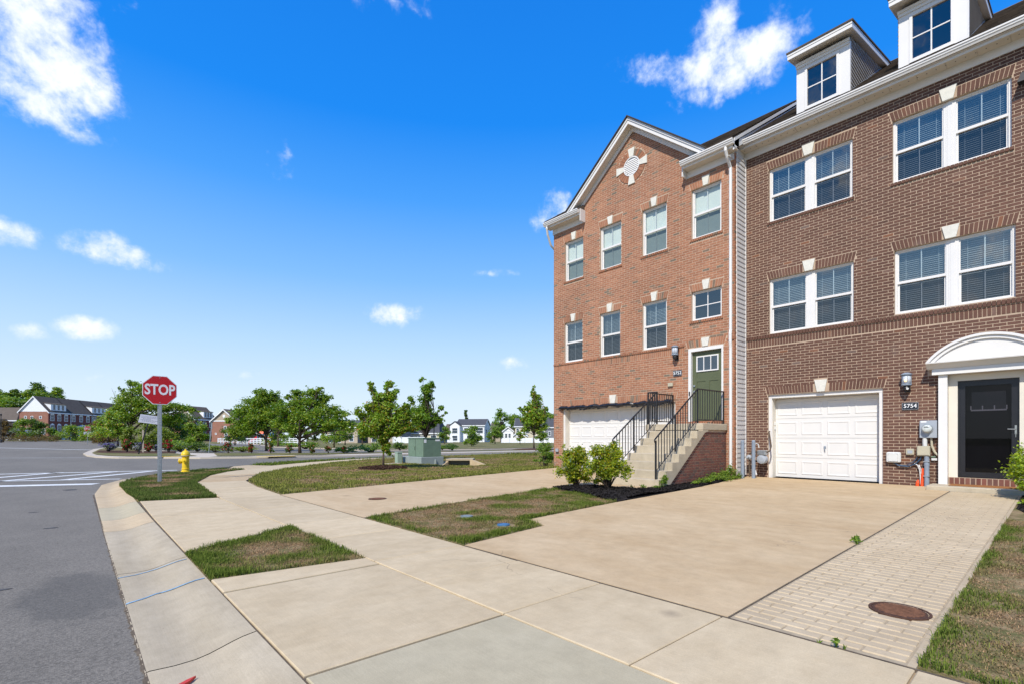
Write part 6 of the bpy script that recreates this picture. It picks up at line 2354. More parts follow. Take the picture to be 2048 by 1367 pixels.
cb = put(MB().tube([(XF - 0.04, 2.58, 0.67), (XF - 0.05, 2.5, 0.60), (XF - 0.05, 2.34, 0.585), (XF - 0.05, 2.2, 0.65), (XF - 0.05, 2.12, 0.75), (XF - 0.05, 2.10, 0.83)], 0.014, 7).tube([(XF - 0.035, 2.62, 0.67), (XF - 0.05, 2.52, 0.615), (XF - 0.055, 2.36, 0.61), (XF - 0.05, 2.24, 0.69), (XF - 0.05, 2.16, 0.80)], 0.009, 6).build('cable', 'blue_cable'), 'dark blue cables sagging from the pale cable box to the beige box', 'cable')
put(MB().tube([(XF - 0.04, 2.22, 0.66), (XF - 0.06, 2.16, 0.62), (XF - 0.06, 2.125, 0.52), (XF - 0.05, 2.115, 0.36), (XF - 0.06, 2.11, 0.2)], 0.012, 6).tube([(XF - 0.04, 2.14, 0.63), (XF - 0.07, 2.12, 0.58), (XF - 0.05, 2.095, 0.50), (XF - 0.06, 2.10, 0.44)], 0.010, 6).build('cable', 'pale_box'), 'loose white cables hanging beside the orange conduit ends', 'cable')
od = thing('conduit_stub', 'two orange conduit ends standing beside the grey meter pipe', 'conduit', (XF - 0.07, 2.09, 0.15))
MB().tube([(XF - 0.07, 2.085, 0.15), (XF - 0.065, 2.08, 0.35), (XF - 0.05, 2.075, 0.56)], [0.03, 0.026, 0.020], 8).build('tall_stub', 'orange', od)
MB().tube([(XF - 0.09, 2.165, 0.15), (XF - 0.085, 2.16, 0.24), (XF - 0.07, 2.15, 0.30)], [0.032, 0.034, 0.018], 8).build('short_stub', 'orange', od)
fl = thing('flood_light', 'dark flood light high on the brown wall at the roof end', 'flood light', (XF, 0.50, 8.1))
MB().rbox(XF - 0.05, XF - 0.009, 0.44, 0.58, 8.28, 8.42, 0.01).tube([(XF - 0.04, 0.51, 8.34), (XF - 0.12, 0.51, 8.32)], 0.02, 6).build('base', 'iron', fl)
MB().hexa([(XF - 0.22, 0.40, 8.16), (XF - 0.06, 0.42, 8.16), (XF - 0.06, 0.60, 8.16), (XF - 0.22, 0.62, 8.16), (XF - 0.16, 0.45, 8.34), (XF - 0.08, 0.45, 8.34), (XF - 0.08, 0.57, 8.34), (XF - 0.16, 0.57, 8.34)]).build('lamp_head', 'iron', fl)

# gas meter between two bollards
gm = thing('gas_meter', 'grey gas meter with pipes on the brown wall behind two bollards', 'gas meter', (13.8, 5.45, 0.17))
MB().lathe((13.72, 5.36, 0.66), [(0.06, -0.10), (0.115, -0.085), (0.125, -0.02), (0.125, 0.05), (0.10, 0.085)], 18, 'x').build('meter_body', 'grey_box', gm, smooth=False)
MB().rbox(13.62, 13.82, 5.26, 5.46, 0.77, 0.90, 0.015).build('index_box', 'galv', gm)
MB().tube([(13.78, 5.72, 0.10), (13.78, 5.72, 0.78), (13.78, 5.66, 0.84), (13.78, 5.47, 0.84)], 0.022, 8).tube([(13.76, 5.27, 0.84), (13.76, 5.19, 0.88), (13.80, 5.17, 1.0), (13.86, 5.22, 1.22), (13.92, 5.27, 1.38), (13.99, 5.28, 1.40)], 0.020, 8).tube([(13.76, 5.60, 0.14), (13.76, 5.60, 0.72), (13.72, 5.52, 0.78)], 0.016, 7).build('pipework', 'bark', gm)
MB().lathe((13.74, 5.72, 0.70), [(0.03, -0.05), (0.065, -0.02), (0.07, 0.02), (0.03, 0.05)], 14, 'x').tube([(13.72, 5.72, 0.70), (13.62, 5.72, 0.70)], 0.028, 8).build('regulator', 'grey_box', gm)
MB().tube([(13.8, 5.60, 1.02), (13.8, 5.56, 1.08), (13.8, 5.50, 1.06), (13.8, 5.48, 0.96)], 0.012, 6).build('vent_tube', 'pale_box', gm)
MB().tube([(13.7, 5.545, 0.36), (13.66, 5.52, 0.28), (13.62, 5.47, 0.24)], [0.03, 0.034, 0.02], 8).build('drain_cap', 'vinyl', gm)
for (x, y, lab) in ((13.26, 5.685, 'grey steel bollard before the pale lapped siding beside the gas meter'), (13.44, 5.475, 'grey steel bollard before the brown bricks in front of the gas meter')):
    b = thing('bollard', lab, 'bollard', (x, y, 0.12), 'bollards guarding the gas meter')
    MB().lathe((x, y, 0.10), [(0.046, 0.0), (0.046, 1.03), (0.043, 1.045)], 14).build('post', 'grey_pipe', b, smooth=False)
    MB().lathe((x, y, 1.1455), [(0.043, 0.0), (0.034, 0.018), (0.012, 0.026)], 14).build('cap', 'grey_pipe', b)

# covers and small things on the ground
def cover(name, label, c, r, z, m, ribs, cat, group=None):
    t = thing(name, label, cat, (c[0], c[1], z), group)
    MB().lathe((c[0], c[1], z - 0.02), [(r + 0.022, 0.0), (r + 0.022, 0.027), (r + 0.006, 0.027), (r + 0.006, 0.020)], 28).build('ring', m, t)
    d = MB().lathe((c[0], c[1], z - 0.02), [(r, 0.0), (r, 0.024), (r - 0.006, 0.026)], 28)
    d.build('lid', m, t)
    if ribs:
        q = MB()
        y = -r + 0.03
        while y < r - 0.02:
            h = math.sqrt(max(0.0, (r - 0.016) ** 2 - y * y))
            q.box(c[0] + y - 0.007, c[0] + y + 0.007, c[1] - h, c[1] + h, z + 0.006, z + 0.0095)
            y += 0.027
        q.build('rib', 'rust_rib', t, kind='stuff')
    return t


cover('manhole_cover', 'round rusty iron cover set in the pale stamped brick strip', (4.30, 0.765), 0.155, dz(4.3), 'rust', True, 'manhole cover', 'rusty access covers')
cover('manhole_cover', 'small round rusty cover set in the far concrete driveway', (4.50, 9.05), 0.155, dz(4.5), 'rust', True, 'manhole cover', 'rusty access covers')
cover('valve_lid', 'bright blue round lid in the bare grass beside the driveway notch', (4.46, 5.18), 0.066, dz(4.46) + 0.004, 'blue_lid', False, 'valve lid', 'water valve lids')
cover('valve_lid', 'pale blue grey round lid sunk in the grass between the driveways', (4.52, 6.12), 0.072, dz(4.52) + 0.003, 'pale_lid', False, 'valve lid', 'water valve lids')
rp = MB()
zk = kerb_surface(0.41) + 0.006
rp.prism([(0.365, 3.03), (0.465, 3.105), (0.50, 3.15), (0.455, 3.13), (0.355, 3.06)], 'z', zk, zk + 0.014)
put(rp.build('plastic_shard', 'red_plastic'), 'red plastic shard lying in the concrete gutter', 'litter')


# weeds in joints and along the brick
def weeds(name, label, pts, size, n, seed, cat='weed', group=None, m='leaf_weed', z=None):
    rng = np.random.default_rng(seed)
    c = np.mean(np.array([p[:2] for p in pts]), axis=0)
    z0 = z if z is not None else dz(c[0])
    o = thing(name, label, cat, (c[0], c[1], z0), group)
    cl, mb = [], MB()
    for (x, y, h, w) in pts:
        dx, dy = x - c[0], y - c[1]
        cl.append((dx, dy, h * 0.55, w, w, h * 0.5))
        for k in range(5):
            mb.tube([(dx, dy, -0.01), (dx + rng.normal() * w * 0.4, dy + rng.normal() * w * 0.4, h * rng.uniform(0.6, 1.0))], [0.004, 0.0015], 4)
    mb.build('stem', 'leaf_weed', o, local=True)
    make_crown('foliage', cl, n, size, m, rng, o, 6, 0.35, 0.7)
    return o


weeds('weed_tuft', 'small weed tuft in the joint between driveway and brick strip', [(6.55, 1.55, 0.07, 0.06), (6.48, 1.53, 0.04, 0.05)], 0.035, 130, 31, group='weeds in concrete joints')
weeds('weed_tuft', 'small weed tuft in the joint where sidewalk meets brick strip', [(3.34, 0.89, 0.045, 0.035), (3.335, 0.85, 0.03, 0.03)], 0.024, 90, 32, group='weeds in concrete joints', z=0.0)
weeds('weed_tuft', 'flat low weed beside the bigger tuft at the sidewalk joint', [(3.33, 0.98, 0.02, 0.035)], 0.02, 60, 33, group='weeds in concrete joints', z=0.0)
weeds('weed_clump', 'feathery green weeds growing under the white downspout', [(12.9, 5.93, 0.32, 0.13), (12.6, 5.92, 0.25, 0.16), (13.05, 5.80, 0.22, 0.14), (12.25, 5.90, 0.22, 0.16)], 0.045, 1500, 34, group='weeds along the stair wall')
weeds('weed_clump', 'low green weeds on the black mulch beside the driveway edge', [(11.8, 5.82, 0.16, 0.2), (11.3, 5.75, 0.14, 0.22), (12.2, 5.70, 0.15, 0.2), (10.9, 5.75, 0.10, 0.15), (12.8, 5.7, 0.12, 0.2)], 0.045, 1300, 35, group='weeds along the stair wall')
weeds('weed_clump', 'tall thin weed at the foot of the concrete stair corner', [(9.98, 6.0, 0.36, 0.09), (9.86, 6.02, 0.25, 0.08)], 0.04, 420, 36, group='weeds along the stair wall')
weeds('weed_clump', 'thin weeds scattered on the mulch before the bottom step', [(9.3, 6.15, 0.12, 0.10), (9.0, 6.22, 0.14, 0.06), (9.6, 6.0, 0.10, 0.12)], 0.035, 240, 37, group='weeds along the stair wall')
weeds('small_plant', 'low yellow green plant in the dark mulch beside the brick strip', [(11.6, 0.40, 0.12, 0.12), (11.3, 0.33, 0.10, 0.10)], 0.05, 260, 38, m='leaf_box')

# shrubs near the houses
shrub('shrub', 'round yellow green shrub standing closer to the double garage door', (8.72, 7.55, hm(8.72, 7.55) - 0.02), 0.86, 0.92, 6500, 0.055, 'leaf_bush', 41, 'shrubs before the concrete stair', n=34, spread=0.27, base=0.72, z0=0.06)
shrub('shrub', 'wider yellow green shrub standing closer to the bottom step', (8.42, 6.42, hm(8.42, 6.42) - 0.02), 1.04, 0.95, 8800, 0.055, 'leaf_bush', 42, 'shrubs before the concrete stair', n=38, spread=0.27, base=0.72, z0=0.06)
shrub('shrub', 'dense bright green shrub beside the front stoop of the brown house', (12.5, 0.17, dz(12.5)), 1.16, 1.16, 17000, 0.050, 'leaf_box', 43, n=36, spread=0.25, base=0.6)
shrub('shrub', 'leafy green shrub at the far corner of the red house', (13.55, 13.35, 0.05), 1.2, 0.95, 2200, 0.07, 'leaf_weed', 44, n=12)

# ---------------------------------------------------------------- street furniture
def stop_sign(label, loc, face, w, h, group, faces2=None, far=False):
    t = thing('stop_sign', label, 'stop sign', loc, group, face)
    # local: +x across the sign (viewer's right), -y towards the viewer
    pm = MB()
    for s in (-1, 1):
        pm.box(s * 0.040 - 0.012, s * 0.040 + 0.012, -0.004, 0.0, -0.1, h + w * 0.9)
        pm.box(s * 0.026 - 0.003, s * 0.026 + 0.003, -0.030, -0.004, -0.1, h + w * 0.9)
    pm.box(-0.028, 0.028, -0.034, -0.030, -0.1, h + w * 0.9)
    pm.build('post', 'galv', t, local=True)
    if not far:
        hl_ = MB()
        z = 0.05
        while z < h:
            hl_.lathe((0, -0.0352, z), [(0.0055, -0.0), (0.0055, 0.001)], 6, 'y')
            z += 0.0508
        hl_.build('punched_hole', 'black', t, local=True, kind='stuff')

    def octo(r):
        return [(r * math.cos(math.pi / 8 + k * math.pi / 4), h + w / 2 + r * math.sin(math.pi / 8 + k * math.pi / 4)) for k in range(8)]
    R8 = w / 2 / math.cos(math.pi / 8)
    MB().prism(octo(R8), 'y', -0.040, -0.037).build('border', 'stop_white', t, local=True)
    MB().prism(octo(R8 * 0.955), 'y', -0.0425, -0.0405).build('face', 'stop_red', t, local=True)
    m = Matrix.Translation((0, -0.044, h + w / 2)) @ Matrix(((1, 0, 0, 0), (0, 0, -1, 0), (0, 1, 0, 0), (0, 0, 0, 1)))
    text_mesh('lettering', 'STOP', w * 0.50, 'stop_white', t, m, w * 0.013, 0.735, 0.001)
    if not far:
        for zz in (0.07, 0.93):
            MB().lathe((0, -0.046, h + w * zz), [(0.012, 0.0), (0.012, 0.003)], 8, 'y').build('bolt', 'galv', t, local=True)
    return t


fx_, fy_ = 1.81, 16.85
face = math.atan2(-fx_, fy_) + RAD(10)
stop_sign('large red stop sign on a steel post standing in the corner grass', (fx_, fy_, -0.01), face, 0.80, 2.17, 'stop signs')

hy = thing('fire_hydrant', 'yellow fire hydrant on the corner grass behind the stop sign', 'hydrant', (3.02, 21.0, 0.0), None, RAD(-112))
K = 1.02
hb = MB().lathe((0, 0, 0), [(0.17, -0.05), (0.17, 0.025), (0.155, 0.03), (0.125, 0.04), (0.118, 0.10), (0.128, 0.105), (0.128, 0.13), (0.113, 0.135), (0.108, 0.50), (0.118, 0.56), (0.145, 0.58)], 20)
hb.build('barrel', 'hydrant', hy, local=True, smooth=False)
MB().lathe((0, 0, 0.582), [(0.158, 0.0), (0.158, 0.022)], 20).build('flange', 'galv', hy, local=True)
MB().lathe((0, 0, 0.605), [(0.145, 0.0), (0.142, 0.05), (0.12, 0.11), (0.075, 0.16), (0.035, 0.175), (0.032, 0.225), (0.012, 0.23)], 20).build('bonnet', 'hydrant', hy, local=True)
MB().lathe((0, -0.10, 0.40), [(0.085, 0.0), (0.085, -0.06), (0.10, -0.062), (0.10, -0.10), (0.03, -0.11), (0.022, -0.135)], 16, 'y').build('pumper_cap', 'hydrant', hy, local=True)
for s in (-1, 1):
    MB().lathe((0, 0, 0.42), [(0.06, s * 0.09), (0.06, s * 0.15), (0.073, s * 0.152), (0.073, s * 0.20), (0.02, s * 0.21), (0.017, s * 0.235)], 14, 'x').build('hose_cap', 'hydrant', hy, local=True)
MB().tube([(-0.20, -0.02, 0.36), (-0.215, -0.05, 0.26), (-0.20, -0.08, 0.20)], 0.006, 5).build('chain', 'galv', hy, local=True)

tx = thing('transformer', 'green utility transformer cabinet on a grey pad in the lawn', 'transformer', (13.0, 21.0, 0.0))
x0, x1, y0, y1 = 12.2, 13.45, 20.1, 21.75
MB().rbox(x0, x1 + 0.02, y0, y1 + 0.1, -0.1, 0.33, 0.02).build('pad', 'pad_grey', tx)
MB().rbox(x0 + 0.12, x1 - 0.12, y0 + 0.02, y1 - 0.25, 0.331, 1.19, 0.015).build('cabinet', 'utility_green', tx)
MB().rbox(x0 + 0.09, x1 - 0.09, y0 - 0.005, y1 - 0.22, 1.191, 1.245, 0.02).build('lid', 'utility_green', tx)
MB().box(x0 + 0.115, x0 + 0.119, y0 + 0.70, y0 + 0.712, 0.36, 1.18).build('door_seam', 'black', tx)
MB().rbox(x0 + 0.085, x0 + 0.118, y0 + 0.76, y0 + 0.80, 0.68, 0.83, 0.004).build('handle', 'utility_green', tx)
MB().box(x0 + 0.17, x0 + 0.30, y0 + 0.014, y0 + 0.0195, 1.0, 1.17).build('label', 'stop_white', tx)
MB().box(x0 + 0.80, x0 + 1.05, y0 + 0.014, y0 + 0.0195, 1.08, 1.16).build('label', 'stop_white', tx)
MB().lathe((x0 + 0.78, y0 - 0.03, 0.12), [(0.05, -0.14), (0.05, 0.06), (0.03, 0.07)], 10).build('stub', 'pad_grey', tx)
pdx, pdy = spot(797.0, 24.0)
pe_ = thing('utility_pedestal', 'pale green utility pedestal box beside the green transformer', 'pedestal', (pdx, pdy, 0.0))
MB().rbox(pdx - 0.13, pdx + 0.13, pdy - 0.13, pdy + 0.13, -0.05, 0.50, 0.012).build('body', 'utility_pale', pe_)
MB().rbox(pdx - 0.145, pdx + 0.145, pdy - 0.145, pdy + 0.145, 0.501, 0.555, 0.015).build('cap', 'utility_pale', pe_)

# storm inlet: slab over a dark mouth, two sloping wing walls
ir = -HEAD
ix, iy = spot(926, 24.2)
si = thing('storm_inlet', 'concrete storm drain inlet with sloping wing walls in the lawn', 'storm drain', (ix, iy, -0.16), None, ir)
MB().rbox(-0.85, 0.50, 0.0, 1.1, 0.27, 0.37, 0.012).build('top_slab', 'conc_gutter', si, local=True)
MB().box(-0.85, -0.72, 0.05, 1.1, -0.3, 0.268).box(0.36, 0.50, 0.05, 1.1, -0.3, 0.268).box(-0.72, 0.36, 0.9, 1.1, -0.3, 0.268).build('side_wall', 'conc_tan', si, local=True)
MB().box(-0.72, 0.36, 0.30, 0.34, -0.3, 0.268).build('mouth', 'dark_room', si, local=True)
MB().hexa([(0.34, -0.05, -0.25), (1.45, -0.55, -0.25), (1.45, -0.40, -0.25), (0.50, 0.10, -0.25), (0.34, -0.05, 0.32), (1.45, -0.55, 0.0), (1.45, -0.40, 0.0), (0.50, 0.10, 0.32)]).build('wing_wall', 'conc_tan', si, local=True)
MB().hexa([(-0.72, -0.02, -0.25), (-0.87, 0.12, -0.25), (-1.15, -0.25, -0.25), (-0.95, -0.35, -0.25), (-0.72, -0.02, 0.24), (-0.87, 0.12, 0.30), (-1.15, -0.25, 0.08), (-0.95, -0.35, 0.06)]).build('wing_wall', 'conc_tan', si, local=True)
px_, py_ = spot(788, 23.2)
put(MB().rbox(px_ - 0.35, px_ + 0.4, py_ - 0.3, py_ + 0.35, -0.05, 0.035, 0.01).build('concrete_pad', 'conc_gutter'), 'flat concrete pad in the lawn behind the maple trunk', 'pad')


# ---------------------------------------------------------------- trees
def base_z(x, y, up=0.0):
    return terrain(x, y) + up


mx_, my_ = 9.29, 18.2
tree('maple_tree', 'young maple with broad green crown on a brown mulch ring in the lawn', (mx_, my_, 0.0),
     [(-0.45, 0.35, 1.75, 0.42, 0.42, 0.40), (0.0, -0.05, 1.95, 0.62, 0.60, 0.50), (0.40, -0.35, 1.80, 0.46, 0.46, 0.42), (0.10, 0.1, 2.42, 0.55, 0.55, 0.40), (-0.35, 0.25, 2.30, 0.40, 0.40, 0.34),
      (0.60, -0.52, 2.18, 0.40, 0.36, 0.34), (-0.72, 0.62, 2.20, 0.24, 0.24, 0.22), (-0.62, 0.5, 1.62, 0.26, 0.26, 0.24), (0.02, 0.0, 1.45, 0.48, 0.48, 0.24), (0.65, -0.6, 1.62, 0.30, 0.30, 0.24),
      (-0.30, 0.30, 3.18, 0.17, 0.17, 0.22), (-0.40, 0.38, 3.42, 0.15, 0.15, 0.14), (-0.16, 0.12, 2.85, 0.20, 0.20, 0.22), (0.13, -0.1, 3.30, 0.24, 0.24, 0.20), (0.30, -0.25, 3.05, 0.24, 0.24, 0.2), (0.10, -0.05, 2.85, 0.3, 0.3, 0.2),
      (0.12, -0.1, 0.85, 0.17, 0.17, 0.26), (-0.03, 0.02, 1.10, 0.22, 0.22, 0.2), (0.2, -0.15, 0.62, 0.13, 0.13, 0.15), (0.75, -0.7, 2.55, 0.22, 0.22, 0.2), (0.95, -0.85, 2.05, 0.30, 0.30, 0.26), (0.80, -0.72, 1.72, 0.28, 0.28, 0.22), (0.45, -0.4, 1.45, 0.30, 0.30, 0.2), (1.05, -0.95, 1.65, 0.16, 0.16, 0.14)],
     18000, 0.112, 'leaf_maple', 1.15, 0.045, 61, lean=(0.05, -0.05), top=2.9, fill=0.27, sub=8, spread=0.30, shell=0.5)
vx, vy = spot(851, 27.5)
tree('maple_tree', 'taller open maple standing directly behind the green transformer', (vx, vy, 0.0),
     [(0.0, 0.0, 2.2, 0.50, 0.50, 0.36), (-0.30, 0.30, 2.75, 0.42, 0.42, 0.36), (0.22, -0.2, 2.65, 0.40, 0.40, 0.34), (-0.12, 0.1, 3.25, 0.34, 0.34, 0.36), (0.05, -0.05, 3.72, 0.30, 0.30, 0.30), (0.12, -0.15, 4.2, 0.28, 0.28, 0.28),
      (-0.12, 0.10, 4.42, 0.20, 0.2, 0.2), (0.32, -0.32, 4.15, 0.22, 0.22, 0.16), (-0.62, 0.6, 3.35, 0.26, 0.26, 0.24), (-0.75, 0.75, 2.55, 0.30, 0.30, 0.26), (0.52, -0.5, 2.3, 0.32, 0.32, 0.22), (0.62, -0.65, 2.9, 0.22, 0.22, 0.18), (0.85, -0.8, 2.6, 0.12, 0.12, 0.12), (-0.45, 0.4, 2.1, 0.3, 0.3, 0.22), (0.1, 0.1, 1.85, 0.35, 0.35, 0.18)],
     11000, 0.122, 'leaf_maple2', 1.4, 0.05, 62, bark='bark_dark', top=3.6, fill=0.33, sub=7, spread=0.28, shell=0.5)

ax, ay = spot(600, 39.3)
RV = Vector((CH, -SH, 0))                 # viewer's right


def side(cl):
    """clumps given as (right, away, up, r_side, r_away, r_up)"""
    return [(c[0] * CH + c[1] * SH, -c[0] * SH + c[1] * CH, c[2], max(c[3], c[4]) * 1.06, max(c[3], c[4]) * 1.06, c[5] * 1.25) for c in cl]


tree('elm_tree', 'vase shaped tree with arching boughs near the kerb ramp, closer to the lawn', (ax, ay, 0.0),
     side([(0.3, 0, 3.0, 1.3, 1.2, 0.7), (-1.0, 0.3, 2.6, 0.9, 1.0, 0.6), (1.5, -0.3, 3.0, 1.0, 1.0, 0.6), (0.0, 0.2, 4.0, 1.1, 1.1, 0.55), (1.2, 0.3, 4.1, 0.9, 0.9, 0.5), (-1.5, -0.2, 3.5, 0.7, 0.8, 0.45), (2.4, 0.1, 3.5, 0.8, 0.8, 0.4), (3.2, 0, 3.2, 0.7, 0.7, 0.30),
           (0.9, 0.2, 4.75, 0.8, 0.7, 0.34), (-0.3, 0, 4.8, 0.6, 0.6, 0.32), (2.0, 0.2, 4.5, 0.6, 0.6, 0.26), (2.7, -0.3, 2.3, 0.9, 0.8, 0.40), (3.5, 0.3, 2.4, 0.6, 0.7, 0.40), (1.6, 0.5, 2.1, 0.9, 0.8, 0.36), (-1.9, 0.2, 2.3, 0.6, 0.6, 0.4), (-0.4, -0.4, 1.95, 0.8, 0.8, 0.34), (3.9, 0, 1.9, 0.4, 0.4, 0.3), (1.6, 0, 5.05, 0.4, 0.4, 0.2), (-1.0, 0, 4.5, 0.4, 0.4, 0.2)]),
     21000, 0.17, 'leaf_elm', 1.05, 0.115, 63, group='arching trees by the parking lot', sub=13, spread=0.22, shell=0.45, bark='bark')
bx_, by_ = spot(533, 49.5)
tree('elm_tree', 'rounded arching tree with low forks, farther along the verge', (bx_, by_, 0.0),
     side([(-0.8, 0, 3.4, 1.6, 1.5, 0.8), (-2.2, 0.2, 2.6, 1.2, 1.2, 0.7), (0.6, 0.2, 3.7, 1.2, 1.2, 0.7), (-1.2, 0, 4.6, 1.3, 1.3, 0.6), (0.2, 0, 5.0, 1.2, 1.2, 0.55), (-2.6, 0, 3.9, 0.9, 1.0, 0.55), (-3.2, 0.2, 2.0, 0.8, 0.9, 0.6), (1.4, 0, 3.0, 0.9, 0.9, 0.5), (-0.4, 0, 5.6, 0.9, 0.9, 0.4), (-1.8, -0.3, 1.9, 0.9, 0.9, 0.4), (-0.2, 0.2, 2.3, 1.0, 0.9, 0.45), (1.2, 0, 4.6, 0.8, 0.8, 0.4), (-3.5, 0, 3.1, 0.55, 0.6, 0.4), (0.9, 0, 5.7, 0.5, 0.5, 0.3)]),
     20000, 0.20, 'leaf_elm', 0.9, 0.12, 64, group='arching trees by the parking lot', sub=12, spread=0.23, shell=0.45, bark='bark_dark')
cx_, cy_ = spot(261, 52)
tree('elm_tree', 'wide wind-swept tree behind the large stop sign', (cx_, cy_, base_z(cx_, cy_)),
     side([(0.2, 0, 4.0, 1.5, 1.4, 0.9), (-0.6, 0.2, 5.2, 1.2, 1.2, 0.7), (1.6, 0.2, 4.9, 1.5, 1.4, 0.7), (1.0, 0, 6.2, 1.2, 1.1, 0.6), (3.0, 0, 4.4, 1.3, 1.2, 0.5), (4.4, 0, 4.5, 1.1, 1.0, 0.40), (2.7, 0.2, 5.9, 1.0, 1.0, 0.5), (5.6, 0, 4.3, 0.8, 0.8, 0.28), (6.6, 0, 4.05, 0.6, 0.6, 0.22), (-1.2, 0, 4.3, 0.7, 0.7, 0.4), (0.2, 0, 6.9, 0.6, 0.6, 0.3), (4.0, 0, 3.2, 1.2, 1.1, 0.6), (2.2, 0.3, 3.0, 1.2, 1.0, 0.6), (-1.0, 0, 6.3, 0.28, 0.28, 0.3), (3.8, 0, 5.6, 0.6, 0.6, 0.25), (-0.9, 0, 3.3, 0.6, 0.6, 0.4)]),
     18000, 0.215, 'leaf_elm', 2.0, 0.13, 65, group='arching trees by the parking lot', sub=12, spread=0.22, shell=0.42, bark='bark_dark')
dx_, dy_ = spot(1068, 53)
tree('field_tree', 'upright tree in a dark mulch ring nearest the red house corner', (dx_, dy_, base_z(dx_, dy_, 0.03)),
     side([(0, 0, 2.6, 1.0, 1.0, 0.6), (0.2, 0, 3.5, 1.2, 1.1, 0.7), (-0.6, 0, 3.4, 0.8, 0.8, 0.6), (0.9, 0, 3.3, 0.7, 0.7, 0.5), (0.1, 0, 4.6, 0.9, 0.9, 0.6), (-0.5, 0.1, 4.6, 0.6, 0.6, 0.4), (0.1, 0, 5.6, 0.5, 0.5, 0.45), (0.5, 0, 5.6, 0.4, 0.4, 0.3), (0, 0, 6.4, 0.3, 0.3, 0.4), (-1.3, 0, 4.3, 0.4, 0.4, 0.3), (1.4, 0, 4.4, 0.35, 0.35, 0.25), (-1.0, 0, 2.2, 0.5, 0.5, 0.3), (1.0, 0, 2.4, 0.6, 0.6, 0.35)]),
     6000, 0.25, 'leaf_maple', 1.6, 0.08, 66, fill=0.45, sub=9, spread=0.26)
MB().lathe((dx_, dy_, terrain(dx_, dy_) + 0.02), [(2.4, 0.0), (1.8, 0.08), (0.6, 0.14), (0.05, 0.15)], 18).build('mulch_mound', 'mulch_red', kind='structure', smooth=True)

